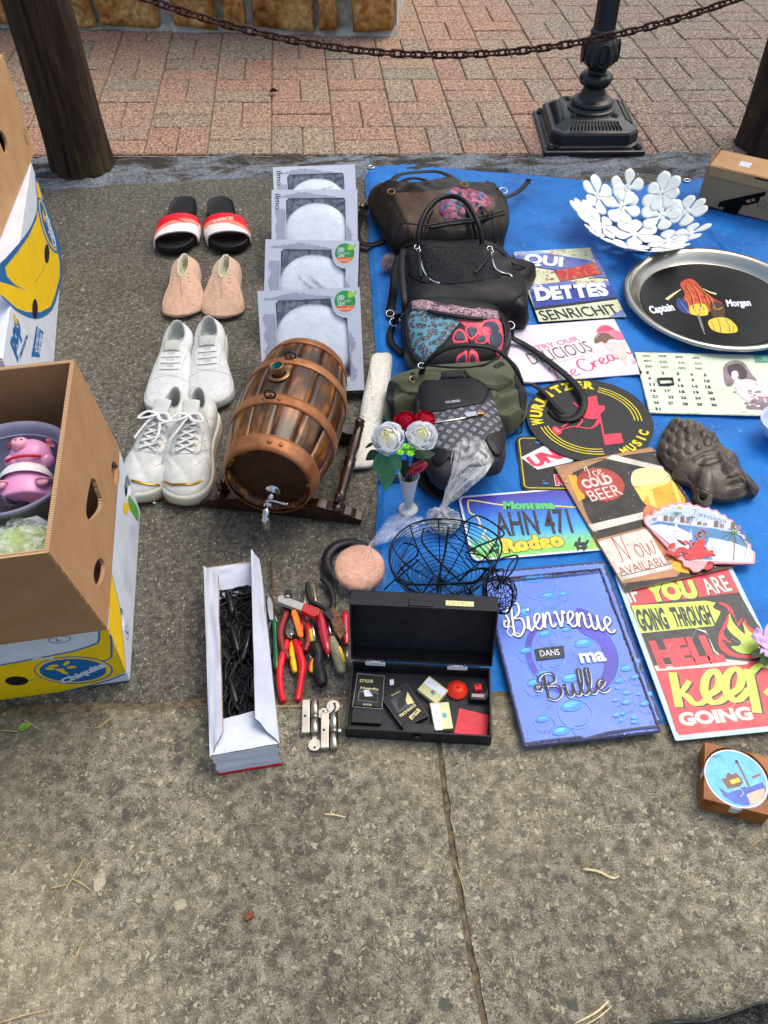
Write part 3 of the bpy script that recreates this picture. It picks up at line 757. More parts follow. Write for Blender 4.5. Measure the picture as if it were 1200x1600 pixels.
# ======================= SIGNS =======================
def rrect(w,h,r,n=5):
    o=[]
    for cx_,cy_,a0 in ((w/2-r,h/2-r,0),(-w/2+r,h/2-r,PI/2),(-w/2+r,-h/2+r,PI),(w/2-r,-h/2+r,3*PI/2)):
        for k in range(n+1): a=a0+PI/2*k/n; o.append((cx_+r*cos(a),cy_+r*sin(a)))
    return o
C=lambda h,r=.32,**k: mat(h,r,nz=(45,.07),**k)
def grunge(h,h2,sc=45,r=.4,lo=.35): return mat(h,r,nz=(sc,.2),col2=h2,det=8)
def sign(name,label,cat,w,h,cs,zm,col,z=TZ,rad=.004,th=.0015,tilt=None,group=None,edge=None):
    c,rz=fitrect(w,h,cs,z+th)
    root=empty(name,(c.x,c.y,z),rz,label,cat,group)
    mb=MB(); ol=rrect(w,h,rad); mb.prism(ol,0,th,col); o=mb.build('plate',root,bevel=.0004)
    if edge: 
        mb=MB(); mb.prism(rrect(w+.0012,h+.0012,rad),-.0003,th-.0003,edge); mb.build('rim',root)
    F=flatface(root,th,zm); F.clip=(w/2-.0004,h/2-.0004)
    return root,F
# --- bubble signs
Z5=(770,860,1200/270)
m_bub=mat('5F82DE',.3,nz=(12,.12)); m_bedge=mat('3A3A55',.45,nz=(150,.4)); m_cy=mat('2E9CF0',.3); m_cy2=mat('55B8F6',.3); m_cy3=mat('8FD3FA',.3); m_pur=mat('4A45B8',.3,nz=(8,.25)); m_wht=mat('E6EAF4',.35); m_ink=mat('2B2C36',.4)
def edge_frame(F,w,h,m,inset,wd,seed,rag=.002):
    rnd=random.Random(seed)
    pts=[]
    for a,b_ in (((-1,-1),(1,-1)),((1,-1),(1,1)),((1,1),(-1,1)),((-1,1),(-1,-1))):
        A=V((a[0]*(w/2-inset),a[1]*(h/2-inset)));B=V((b_[0]*(w/2-inset),b_[1]*(h/2-inset))); n=60
        ws=[wd*(.7+.6*rnd.random())+rag*rnd.random()**3 for _ in range(n+1)]
        F.line([A.lerp(B,k/n) for k in range(n+1)],ws,m,px=False)
m_cyr=mat('6A9AE8',.3); m_cya=mat('3E8EEA',.3)
def bubbles(F,lst):
    for (x,y,r) in lst:
        rr=r/Z5[2]/1296*1.35*.9
        F.ell((x,y),rr,rr,m_cy if r>40 else m_cy2,seg=32) if 0 else None
        F.ring((x,y),rr,rr*.97,rr*.055,m_cyr)
        c=F.at(x,y)
        F.ell((c.x-rr*.05,c.y+rr*.5),rr*.68,rr*.32,m_cya,rot=.12,px=False,seg=24)
        F.ell((c.x-rr*.12,c.y+rr*.62),rr*.42,rr*.16,m_cy2,rot=.15,px=False,seg=20)
        F.ring((c.x,c.y),rr*.8,rr*.8,rr*.06,m_cya,a0=-1.9,a1=-.5,px=False,seg=18)
for k in (1,0):
    cs={'TR':(945,882),'BR':(1028,1138),'BL':(822,1165)}
    if k: cs={x:(a+5,b_-22) for x,(a,b_) in cs.items()}; cs={'TR':(946,882),'BR':(1030,1121),'BL':(824,1149)}
    else: cs={'TR':(939,894),'BR':(1029,1139),'BL':(822,1165)}
    root,F=sign('metal_sign','blue bubble welcome sign beneath its twin, only its top and right edges showing' if k else 'blue metal sign with bubbles and white and black brush lettering','sign',.20,.30,cs,Z5,m_bub,z=TZ+(.0 if k else .004),group='blue bubble metal signs',edge=m_bedge)
    edge_frame(F,.20,.30,m_bedge,.0015,.003,k+1,.004)
    if k:
        bubbles(F,[(430,190,60),(1000,800,60),(1100,1020,50)])
    else:
        F.ring(F.at(545,720),.071,.074,.010,m_pur,px=False)
        F.poly([(600,400),(740,480),(830,620),(855,760),(810,900),(720,985),(690,980),(760,860),(770,760),(720,640),(600,560),(560,470)],m_pur,sm=5)
        F.ring(F.at(545,720),.0725,.076,.0012,m_cy,px=False)
        bubbles(F,[(320,240,150),(400,345,82),(500,320,50),(225,470,105),(380,610,80),(520,570,52),(650,690,108),(400,745,108),(240,725,70),(370,890,78),(300,955,78),(560,930,100),(575,1135,120),(360,1205,72),(490,1300,90),
                   (945,850,72),(1000,900,50),(885,930,52),(870,970,26),(940,1010,40),(860,1057,32),(940,1080,55),(1020,1012,24),(1065,1090,52),(870,1165,42),(910,1150,30),(900,1195,28),(990,1180,36),(990,1210,36)])
        def bienv(k): return -.0105*(abs(2*k-.95)**2)+.0035
        F.script('Bienvenue',(110,602),(850,570),(140,385),.0036,m_wht,shadow=(.0014,-.0012,m_ink),curve=lambda s:.018*(1-(2*s-1)**2)-.005,cal=.55)
        F.line([(150,560),(120,530),(100,570),(125,600),(150,575),(200,595)],.0016,m_wht,sm=5)
        F.poly([(290,690),(490,665),(500,745),(305,768)],m_ink); F.text('DANS',(332,742),(466,730),(328,700),m_wht)
        F.text('ma',(610,785),(790,768),(605,720),m_wht,bold=.035)
        F.script('Bulle',(345,1050),(815,990),(330,872),.0042,m_wht,shadow=None,cal=.55)
        F.script('Bulle',(342,1045),(812,985),(327,867),.0038,m_ink,cal=.55)
        F.line([(400,985),(345,930),(335,935),(350,960),(390,920)],.0016,m_ink,sm=5)
        F.line([(1110,1180),(1095,1195),(1112,1210)],.0007,m_pur,sm=3)
        edge_frame(F,.20,.30,m_bedge,.0013,.002,9,.004)
        # chipped dark band along the lower edge
        F.line([(225,1350),(330,1330),(600,1300),(640,1310),(800,1270),(1000,1240),(1150,1225)],[.004,.0028,.0034,.002,.0038,.003,.0038],m_bedge)
        F.line([(90,215),(200,205),(330,195),(470,180),(600,168),(740,152)],[.0028,.0034,.0022,.0035,.0028,.002],m_bedge)
    F.build(root)
# --- HELL sign
Z6=(960,870,914/240)
m_hb=mat('B5CDD2',.3,nz=(40,.08)); m_red=mat('CF4450',.33,nz=(30,.12)); m_red2=mat('DB3A42',.33); m_grn=mat('C6DC5A',.33,nz=(30,.08)); m_dk=mat('38383C',.35,nz=(60,.2)); m_pale=mat('D9D6C6',.35)
root,F=sign('metal_sign','red, black and lime metal sign with a flame, reading IF YOU ARE GOING THROUGH HELL','sign',.20,.30,{'TR':(1141,886),'BL':(1057,1153)},Z6,m_hb,z=TZ,rad=.003)
w,h=.20,.30;i=.008
F.rect(-w/2+i,-h/2+i,w/2-i,h/2-i,m_red)
B=lambda a,b_:F.rect(-w/2+i,-h/2+i+a*(h-2*i),w/2-i,-h/2+i+b_*(h-2*i),m_dk)
# bands measured in zoom coords
F.poly([(93,292),(740,212),(1010,600),(252,655),(240,640)],m_dk)
F.poly([(100,292),(540,262),(610,275),(632,330),(600,395),(592,412),(160,455)],m_grn)
F.poly([(470,425),(545,440),(560,480),(600,560),(660,610),(800,625),(790,640),(250,680),(235,640),(480,620),(560,460)],m_pale)
F.poly([(160,456),(480,428),(555,470),(590,560),(640,610),(235,650)],m_dk)
F.poly([(585,300),(640,340),(600,430),(590,520),(640,590),(760,620),(900,610),(900,500),(850,400),(740,300),(640,262)],m_dk,sm=4)
F.poly([(615,272),(680,320),(650,400),(620,470),(622,530),(660,575),(740,600),(850,605),(860,590),(740,580),(680,550),(650,510),(640,490),(700,515),(660,480),(650,440),(690,380),(672,320),(720,370),(735,420),(760,370),(778,365),(770,400),(830,460),(858,478),(850,450),(790,405),(775,360),(745,380),(725,400),(715,350),(690,300),(650,275)],m_red2,sm=3)
F.poly([(683,335),(700,380),(730,420),(775,460),(770,420),(762,390),(800,440),(850,480),(860,520),(850,565),(800,578),(740,570),(695,535),(740,530),(752,505),(700,460),(672,420),(680,380)],m_grn,sm=4)
F.text('IF',(95,272),(158,262),(80,176),m_pale,bold=.02,shadow=(.0014,-.0012,m_dk))
F.text('YOU',(205,262),(505,236),(180,160),m_grn,bold=.075,shadow=(.0018,-.0014,m_dk))
F.text('ARE',(555,226),(705,200),(536,128),m_pale,bold=.02,shadow=(.0014,-.0012,m_dk))
F.text('GOING',(158,438),(332,424),(132,312),m_dk,bold=.05)
F.text('THROUGH',(362,412),(598,396),(334,300),m_dk,bold=.05)
F.text('HELL',(262,655),(660,612),(222,500),m_red,bold=.07)
F.line([(262,655),(660,612)],.003,m_red)
# lower red part and KEEP
F.poly([(255,688),(900,636),(1010,980),(370,1045)],m_red)
ST=.0125
for dx,dy,mm_ in ((.0024,-.002,m_dk),(0,0,m_grn)):
    def q(pts,wd,F=F,dx=dx,dy=dy,mm_=mm_):
        a=[F.at(*p)+V((dx,dy)) for p in pts]; F.line(a,wd,mm_,px=False,sm=6,cal=.45)
    q([(345,690),(365,790),(385,895)],ST); q([(445,740),(420,780),(385,820)],.009); q([(385,815),(430,830),(470,870),(510,875),(545,850),(560,820)],ST*.85)
    q([(545,830),(610,790),(625,720),(590,680),(545,720),(535,800),(570,860),(620,865),(670,830)],ST)
    q([(668,830),(740,780),(755,700),(715,668),(670,710),(662,790),(700,845),(745,850),(800,790)],ST)
    q([(795,670),(820,780),(850,930)],ST*1.1); q([(805,700),(860,650),(930,660),(960,720),(940,780),(900,820)],ST)
F.text('GOING',(395,1005),(830,965),(368,930),m_pale,bold=.055)
for _ in range(8):
    x,y=random.uniform(-.09,.09),random.uniform(-.14,.14); a=random.uniform(0,3); F.line([(x,y),(x+.02*cos(a),y+.02*sin(a))],.0004,m_pale,px=False)
F.build(root)
# --- QUI sign
ZQ=(780,370,5)
m_qc=grunge('D9DCC0','C4C8A0',20); m_qb=mat('4C62A8',.4,nz=(18,.35),col2='7A86C0'); m_qb2=mat('32489E',.4,nz=(18,.3)); m_or=mat('C8684C',.4,nz=(60,.3)); m_qd=mat('26242A',.45,nz=(60,.3)); m_qr=mat('C8323C',.4,nz=(40,.2)); m_qp=mat('9FB7DC',.4,nz=(20,.2))
root,F=sign('metal_sign','distressed cream and blue metal sign painted with QUI PAYE SES DETTES','sign',.20,.30,{'TL':(801,392),'TR':(926,384),'BR':(979,496),'BL':(842,507)},ZQ,m_qc,rad=.002,edge=m_qd)
F.poly([(108,112),(250,95),(720,185),(800,240),(850,330),(780,318),(450,268),(290,240),(130,190)],m_qb)
F.poly([(110,112),(260,97),(420,130),(300,140),(120,150)],m_qp)
F.poly([(700,66),(735,66),(820,240),(760,220)],m_qb)
F.line([(130,205),(290,238),(450,262),(500,262)],.0035,m_qd)
F.line([(700,325),(780,318),(850,326)],.004,m_qd)
F.poly([(232,380),(560,345),(660,390),(870,340),(925,470),(270,555)],m_qb)
F.poly([(240,430),(900,380),(925,475),(275,560)],m_qb2)
F.poly([(268,556),(925,470),(935,488),(276,576)],m_qd)
F.poly([(900,600),(975,570),(985,620),(860,640)],m_qb)
rnd=random.Random(4)
for (a,b_,c_,d_,n_) in ((400,95,760,220,34),(270,270,430,370,14),(560,340,860,360,10),(130,100,180,160,6),(880,520,970,610,5),(800,230,840,320,6)):
    for _ in range(n_):
        F.ell((rnd.uniform(a,c_),rnd.uniform(b_,d_)),rnd.uniform(.001,.004),rnd.uniform(.001,.003),m_or,seg=7)
F.poly([(432,268),(745,205),(800,290),(480,352)],m_or); F.line([(432,268),(745,210),(800,292),(480,352)],.0018,m_qd,closed=True)
F.text('PAYE',(488,335),(758,290),(470,268),m_qr,bold=.05,shadow=(.001,-.001,m_qd))
F.text('QUI',(190,205),(495,235),(185,130),m_wht,bold=.05,shadow=(.0012,-.0012,m_qb2))
F.text('SES',(245,408),(345,400),(240,368),m_wht,bold=.03)
F.text('DETTES',(290,498),(860,455),(262,400),m_wht,bold=.06,shadow=(.0014,-.0014,m_qb2),shear=.1)
F.text('SENRICHIT',(345,655),(945,600),(312,580),m_qd,bold=-.0,shear=-.1)
F.build(root)
# --- ice cream sign
m_pk=mat('E9DDE9',.35,nz=(15,.1)); m_pink=mat('E87A94',.35); m_hot=mat('E2506E',.35); m_brn=mat('7A5A48',.4); m_cone=mat('F0D4CC',.4)
root,F=sign('metal_sign','pale pink metal sign with ice cream scoops in a cone','sign',.30,.20,{'TR':(961,500),'BR':(1003,582)},ZQ,m_pk,z=TZ,rad=.003)
c_,rz_=fitrect(.30,.20,{'TL':(822,540),'TR':(961,500),'BR':(1003,582),'BL':(866,625)},TZ)
k_=MW(root)
w_=abs((P(822,540)-P(961,500)).length); 
F.text('TRY OUR',(300,890),(632,808),(295,850),m_pink,bold=.02)
F.line([(290,905),(690,822)],.0006,m_brn); F.text('DELICIOUS',(262,1000),(740,893),(250,905),m_brn,bold=-.005); F.line([(430,990),(755,898)],.0006,m_brn)
F.script('Ice',(440,1125),(640,1080),(430,1010),.004,m_pink,cal=.6)
F.script('Cream',(660,1065),(1050,905),(650,950),.0042,m_hot,cal=.6)
F.poly([(805,830),(985,815),(1000,1010)],m_cone,)
for k in range(5): F.line([(815+k*35,830),(960+k*8,960)],.0005,m_pink); F.line([(840+k*33,826),(1000-0*k,1000-k*30)],.0004,m_pink)
F.poly([(760,740),(790,700),(850,695),(900,730),(940,740),(1000,770),(990,800),(910,805),(870,780),(800,770)],m_pink,sm=4)
F.poly([(745,790),(780,758),(840,755),(880,780),(905,795),(860,805),(830,835),(800,820),(750,835)],m_brn,sm=4)
F.poly([(760,735),(800,698),(850,694),(900,725),(860,735),(800,745)],m_hot,sm=4)
F.ring((800,790),.012,.010,.0009,m_wht,a0=1.6,a1=3.4); F.ell((1052,978),.0055,.0055,m_hot); F.text('25',(1034,990),(1070,982),(1032,968),m_wht,bold=.02)
edge_frame(F,.30,.20,m_brn,.0004,.0008,3,.0006); F.build(root)
# --- record shaped sign
ZW=(800,540,3)
m_blk=mat('1E1F22',.38,nz=(50,.2),bump=(220,.08)); m_yel=mat('E6D020',.35); m_rd=mat('E23A54',.35)
cc=P(921,655,TZ+.003); root=empty('round_sign',(cc.x,cc.y,TZ+.003),-.28,'round black record-shaped metal sign with yellow rings and a red musical note','sign')
ra=(P(1016,657)-P(827,655)).length/2; print('wurl r',ra,(P(920,588)-P(920,725)).length/2)
ra=.124
mb=MB(); mb.prism([(ra*cos(2*PI*k/72),ra*sin(2*PI*k/72)) for k in range(72)],0,.0012,m_blk,smooth=False); mb.build('plate',root)
F=flatface(root,.0012,ZW); O=V((0,0))
for rr in (.83,.775,.72): 
    for a0,a1 in ((-.15,1.15),(3.3,4.75)): F.ring(O,ra*rr,ra*rr,.0022,m_yel,a0=a0+.28,a1=a1+.28,px=False)
F.arc('WURLITZER',O,ra*.76,3.42,1.62,.022,m_yel,bold=.06,px=False,wd=.021)
F.arc('MUSIC',O,ra*.93,5.42,6.08,.018,m_yel,bold=.05,px=False,inner=True,wd=.014)
F.poly([(395,235),(318,250),(330,300),(290,265),(285,270),(325,305),(400,335),(436,300),(434,282),(405,280)],m_rd)
F.poly([(325,300),(400,295),(408,340),(340,340)],m_rd,sm=4)
F.line([(405,300),(438,465)],.0035,m_rd); F.poly([(430,418),(510,410),(523,456),(440,468)],m_rd,sm=0)
F.line([(215,400),(290,380),(370,388),(408,340)],.003,m_rd,sm=5); F.line([(230,385),(300,345),(330,352),(300,385)],.0035,m_rd,sm=5)
F.poly([(190,385),(205,380),(235,402),(215,420),(190,400)],m_rd,sm=4); F.line([(200,388),(220,405)],.0012,m_pk)
F.line([(370,388),(400,370),(412,345)],.004,m_rd,sm=4)
F.build(root)
# --- licence plate UN.. REBELS
m_pb=mat('202124',.35,nz=(60,.15))
def lplate(lab,cs,zm,col,z):
    root,F=sign('licence_plate',lab,'licence plate',.305,.152,cs,zm,col,z=z,rad=.012,th=.0012)
    return root,F
root,F=sign('licence_plate','black licence plate with a yellow border half hidden under the round sign','licence plate',.245,.145,{'TL':(806,685),'BL':(815,762)},ZW,m_pb,rad=.012)
mb=MB(); rr=rrect(.234,.134,.009); mb.tube([(x,y,.0012) for x,y in rr],.0014,m_yel,seg=6,closed=True); mb.build('border',root)
F.poly([(42,525),(150,470),(300,520),(280,545),(120,582)],m_wht); F.text('UNLV',(100,572),(330,490),(52,530),m_rd,bold=.06,out=m_pk,outb=.03)
F.text('REBELS',(205,652),(420,652),(192,606),m_rd,bold=.06,out=m_wht,outb=.03)
for q in ((122,455),(157,646)): F.ell(q,.006,.0025,mat('2A70C8',.4))
F.build(root)
# --- rodeo plate
ZM=(700,680,2.4)
m_mb,N,L,b=node_mat('rodeo_sky',.3,.4); tcn=N.new('ShaderNodeTexCoord'); sp=N.new('ShaderNodeSeparateXYZ'); L.new(tcn.outputs['Object'],sp.inputs[0])
mr=N.new('ShaderNodeMapRange'); mr.inputs[1].default_value=-.076; mr.inputs[2].default_value=.076; L.new(sp.outputs[1],mr.inputs[0])
rp=ramp(N,[(.0,'7FD04A'),(.2,'74C890'),(.38,'2F9FE0'),(.7,'2C62C8'),(.95,'4638A0')]); L.new(mr.outputs[0],rp.inputs[0]); L.new(rp.outputs[0],b.inputs['Base Color'])
m_gold=mat('E8C83C',.35); m_cream=mat('E8E0A8',.35); m_gr=mat('58C070',.35)
root,F=lplate('colourful licence plate with a rope outline and rodeo riders, blue fading to green',{'TL':(716,779),'BL':(737,873)},ZM,mat('D8E2EE',.3),TZ)
mb=MB(); mb.prism(rrect(.296,.143,.009),.0012,.0015,m_mb); mb.build('picture',root); F.z=.0005
for i_ in range(1):
    rope=[(400,268),(330,262),(205,262),(90,245),(75,255),(82,290),(108,305),(120,330),(118,345),(142,350),(130,380),(150,390),(165,395),(150,420)]
    F.line(rope,.0032,m_gold,sm=4); F.line(rope,.0012,m_cream,sm=4)
    F.line([(400,266),(560,276),(560,300),(545,400),(550,430)],.0032,m_gold)
F.text('Montana',(208,277),(402,275),(206,248),m_gr,bold=.06,shadow=(.0008,-.0008,m_ink))
mb2=F.mb
F.text('AHN 471',(184,378),(470,364),(184,288),m_ink,bold=.015,shadow=(.0012,-.001,mat('3C5A88',.3)))
F.ell((333,325),.004,.0035,m_ink)
F.text('Rodeo',(208,440),(440,412),(205,388),m_gold,bold=.07,out=m_ink,outb=.03)
def horse(x,y,s_,fl=1):
    pts=[(0,0),(4,-14),(12,-16),(14,-26),(18,-30),(22,-24),(20,-14),(34,-14),(42,-22),(46,-18),(42,-10),(38,-6),(42,4),(36,2),(30,-4),(16,-4),(12,6),(8,4),(10,-4)]
    F.poly([(x+fl*a*s_,y+b_*s_) for a,b_ in pts],m_ink)
horse(70,440,.8); horse(150,442,.9); horse(195,420,.6,-1); horse(470,420,1.3,1); horse(520,432,.9,-1)
F.build(root)
# --- beer sign
m_bd=mat('34302E',.45,nz=(30,.45),bump=(90,.1)); m_bt=mat('C08C60',.5,nz=(14,.4),col2='8F7055'); m_bw=mat('D8D0C4',.45,nz=(26,.2)); m_br=mat('B04438',.45,nz=(30,.25)); m_beer=mat('EBA827',.35,nz=(20,.2)); m_foam=mat('E9DFA0',.4); m_skin=mat('C77B4E',.5,nz=(18,.2)); m_hi=mat('F5D46A',.35)
root,F=sign('metal_sign','rusty vintage metal sign with a red disc and a hand lifting a beer glass','sign',.20,.30,{'TL':(868,738),'TR':(1022,698),'BL':(972,912)},ZM,m_bd,z=TZ+.005,rad=.002,edge=m_bt)
F.poly([(395,108),(755,36),(780,60),(600,85),(470,140),(440,180)],m_bt); F.poly([(395,108),(455,120),(480,190),(520,300),(560,370),(530,350),(460,230)],m_bt)
F.poly([(450,150),(480,150),(515,235),(490,250)],m_beer)
F.poly([(590,88),(620,72),(805,118),(812,135),(790,132)],m_bw); F.poly([(520,338),(760,282),(790,300),(545,362)],m_bw)
F.poly([(545,395),(790,330),(850,480),(880,500),(860,530),(640,560)],m_bt)
F.poly([(560,400),(765,345),(850,500),(650,545)],m_bw); F.line([(645,530),(845,482),(855,500)],.0014,m_bd)
F.ell((572,184),.043,.043,m_br)
F.text('COLD',(512,200),(622,178),(508,165),m_bw,bold=.05); F.text('BEER',(540,250),(658,222),(530,208),m_bw,bold=.0)
F.script('Ice',(528,160),(585,148),(518,118),.0022,m_bw,cal=.6)
F.poly([(690,185),(830,150),(890,240),(890,290),(840,330),(790,300),(735,255)],m_beer)
F.poly([(700,200),(820,165),(830,180),(760,205),(730,250)],m_hi); F.poly([(745,215),(765,208),(785,280),(765,275)],m_hi); F.poly([(835,170),(850,180),(880,260),(868,270)],m_hi)
F.poly([(686,160),(700,132),(750,122),(800,128),(832,150),(835,172),(790,180),(720,192),(692,188)],m_foam,sm=4)
F.poly([(733,280),(760,262),(800,290),(830,330),(860,400),(880,470),(850,480),(800,440),(760,370),(735,330)],m_skin,sm=4)
F.poly([(800,400),(850,440),(868,470),(830,475),(800,440)],m_skin,sm=4); F.poly([(830,470),(900,480),(905,520),(850,510)],m_beer)
F.script('Now',(650,478),(795,442),(632,375),.0015,m_br,cal=.6,px=True)
F.text('AVAILABLE',(650,528),(842,480),(648,494),m_br,bold=-.01)
rnd=random.Random(8)
for _ in range(120):
    u,v=rnd.uniform(-.098,.098),rnd.uniform(-.148,.148)
    if rnd.random()<.5: u=math.copysign(.1-abs(rnd.gauss(0,.006)),u)
    F.ell((u,v),rnd.uniform(.0004,.0016),rnd.uniform(.0004,.0012),rnd.choice([m_bt,m_bw,m_bd]),px=False,seg=6)
F.build(root)
# --- fan magnet
fo=[(738,330),(733,312),(748,296),(762,300),(772,278),(790,282),(800,262),(820,266),(834,250),(852,256),(868,246),(885,256),(905,250),(920,262),(940,258),(955,268),(975,266),(990,280),(1010,280),(1022,296),(1040,298),(1050,312),(1068,318),(1075,336),(1092,345),(1098,365),(1114,376),(1118,395),(1136,408),(1138,428),(1153,440),(1152,470),(1148,482),(970,480),(972,498),(955,500),(940,512),(920,512),(905,496),(885,490),(878,470),(860,462)]
zf=TZ+.0085
ow=[P(ZM[0]+x/ZM[2],ZM[1]+y/ZM[2],zf+.004) for x,y in fo]; cf=sum(ow,V())/len(ow)
root=empty('fan_plaque',(cf.x,cf.y,zf),0,'fan-shaped souvenir plaque with a red-skirted dancer and palm trees','souvenir')
m_fb=mat('E8A0A4',.3); m_sky=mat('B4C4E0',.3,nz=(10,.1)); m_sea=mat('4E84B8',.3,nz=(30,.2)); m_fr=mat('D42830',.28); m_frd=mat('8E1018',.3); m_leaf=mat('2E6E3C',.4); m_bldg=mat('9A8490',.4,nz=(90,.4))
mb=MB(); lo=[(p.x-cf.x,p.y-cf.y) for p in ow]; mb.prism(lo,0,.004,m_fb); mb.build('plate',root,bevel=.0006)
F=flatface(root,.004,ZM)
cpx=(945,400)
F.poly([(cpx[0]+(x-cpx[0])*.955,cpx[1]+(y-cpx[1])*.93) for x,y in fo[:33]]+[(900,470),(770,345)],m_wht)
F.poly([(cpx[0]+(x-cpx[0])*.93,cpx[1]+(y-cpx[1])*.9) for x,y in fo[:33]]+[(900,465),(775,345)],m_sky)
F.poly([(750,340),(790,322),(900,340),(1000,350),(1100,375),(1125,420),(1120,465),(960,468),(880,455)],m_sea)
F.poly([(750,340),(800,335),(860,345),(910,370),(900,440),(860,430)],m_wht)
F.poly([(980,385),(1060,400),(1125,425),(1138,468),(1000,470),(960,440)],m_wht)
for k in range(16):
    x=765+k*21; y=318+abs(k-3)*1.2+k*1.6; hgt=random.uniform(10,30); F.poly([(x,y),(x+17,y+1),(x+17,y-hgt),(x+2,y-hgt)],[m_bldg,m_pk,m_brn][k%3])
F.ell((868,273),.0042,.0042,m_beer)
F.script('Torrevieja',(915,300),(1045,332),(912,275),.0007,m_ink,cal=.5)
def palm(x,y,top,s_):
    F.line([(x,y),((x+top[0])/2+2,(y+top[1])/2),top],.0016*s_,m_brn,sm=3)
    for a in range(9):
        t=a/9*2*PI; F.line([top,(top[0]+24*s_*cos(t)*.7,top[1]+14*s_*sin(t)*.8-3),(top[0]+44*s_*cos(t),top[1]+26*s_*sin(t)+6)],[.0018*s_]*8+[.001]*1+[.0006]*(0) if 0 else .0015*s_,m_leaf,sm=3)
palm(1070,470,(1072,370),1.1); palm(820,350,(858,298),.6); palm(905,345,(915,312),.45); palm(1110,460,(1125,395),.5)
for k in range(26): # ruffled skirt
    x=915+random.gauss(0,38); y=445+random.gauss(0,20)+(x-915)*.12; F.ell((x,y),random.uniform(.005,.010),random.uniform(.003,.006),m_fr if k%3 else m_frd,rot=random.uniform(-1,1),seg=14)
    F.ring((x,y),.008,.0045,.0007,m_frd if k%3 else m_pk,rot=random.uniform(-1,1),a0=0,a1=3,seg=14)
F.poly([(930,400),(950,392),(965,400),(958,430),(990,450),(900,470),(915,430)],m_fr,sm=3)
F.line([(948,394),(970,372),(950,352)],.0022,m_skin,sm=4); F.line([(940,396),(930,375),(948,355)],.002,m_skin,sm=4); F.ell((945,375),.0038,.0044,m_skin); F.ell((943,369),.0038,.003,m_ink)
F.poly([(845,360),(855,325),(862,362)],m_wht); F.poly([(985,420),(992,390),(1004,430)],m_wht); F.poly([(905,395),(910,350),(916,395)],m_pk)
F.build(root)
# --- calendar sign
m_cal=mat('D6E2C8',.4,nz=(10,.1)); m_sep=mat('8E7C84',.45,nz=(50,.3)); m_sepd=mat('4A3E44',.45,nz=(50,.3)); m_sepl=mat('E3D6D6',.4)
root,F=sign('metal_sign','pale green perpetual calendar sign with a small black frame around one date','sign',.30,.20,{'TL':(990,546),'BL':(1016,650)},ZW,m_cal,z=TZ,rad=.002)
rnd=random.Random(3)
mon=['JAN.','FEB.','MAR.','APR.','MAY.','JUN.','JUL.','AUG.','SEP.','OCT.','NOV.','DEC.']
mp_=[(612,52),(690,54),(768,58),(846,62),(620,76),(692,80),(780,84),(856,88),(625,102),(700,106),(782,110),(862,112)]
for s_,(x,y) in zip(mon,mp_): F.text(s_,(x,y),(x+38,y+1),(x,y-9),m_ink,bold=.01)
cols=[[(630,132),(640,158),(645,188),(650,216),(658,244),(665,272),(672,302)],[(702,134),(0,0),(713,190),(718,218),(733,247),(733,275)],[(772,138),(778,166),(780,194),(785,222),(792,250),(800,279)],[(836,141),(842,168),(846,197),(852,225),(860,252),(868,282)],[(900,144),(903,172),(908,200),(918,227),(928,256),(936,284)]]
nums=[[1,6,11,16,21,26,31],[2,7,12,17,22,27],[3,8,13,18,23,28],[4,9,14,19,24,29],[5,10,15,20,25,30]]
for cl,nn_ in zip(cols,nums):
    for (x,y),nb_ in zip(cl,nn_):
        if x: F.text(str(nb_),(x,y),(x+(12 if nb_<10 else 26),y+1),(x,y-12),m_ink,bold=.04)
# soft vintage picture: dark hair, pale dress, flowers (generic)
F.poly([(990,110),(1010,80),(1050,70),(1090,85),(1120,130),(1150,170),(1130,200),(1060,150),(1030,190),(1000,180)],m_sep,sm=5)
F.poly([(1010,100),(1060,85),(1100,120),(1090,160),(1050,150),(1020,140)],m_sepd,sm=5)
F.poly([(1030,125),(1052,120),(1062,142),(1046,162),(1030,152)],m_sepl,sm=5)
F.poly([(1050,200),(1080,160),(1150,170),(1190,210),(1210,260),(1130,270),(1070,240)],m_sepl,sm=5)
F.poly([(1110,270),(1150,240),(1230,250),(1240,300),(1150,300),(1100,295)],m_sep,sm=5)
F.poly([(1130,40),(1240,48),(1240,80),(1140,80)],mat('5FA08C',.4,nz=(60,.4)))
for _ in range(34):
    x,y=rnd.gauss(1130,40),rnd.gauss(240,30); F.ell((x,y),rnd.uniform(.002,.006),rnd.uniform(.002,.004),rnd.choice([m_sep,m_sepl,m_pk,m_sepl,mat('C99AA6',.4)]),seg=9)
edge_frame(F,.30,.20,m_qd,.0004,.0010,5,.0012)
F.build(root)
mb=MB(); k_=MW(root).inverted(); q=[k_@P(ZW[0]+x/3,ZW[1]+y/3,TZ+.004) for x,y in ((684,156),(752,154),(757,180),(694,184))]
mb.tube([(a.x,a.y,.004) for a in q],.0018,m_ink,seg=4,closed=True,flat=.002,up=(0,0,1)); mb.build('date_frame',root)
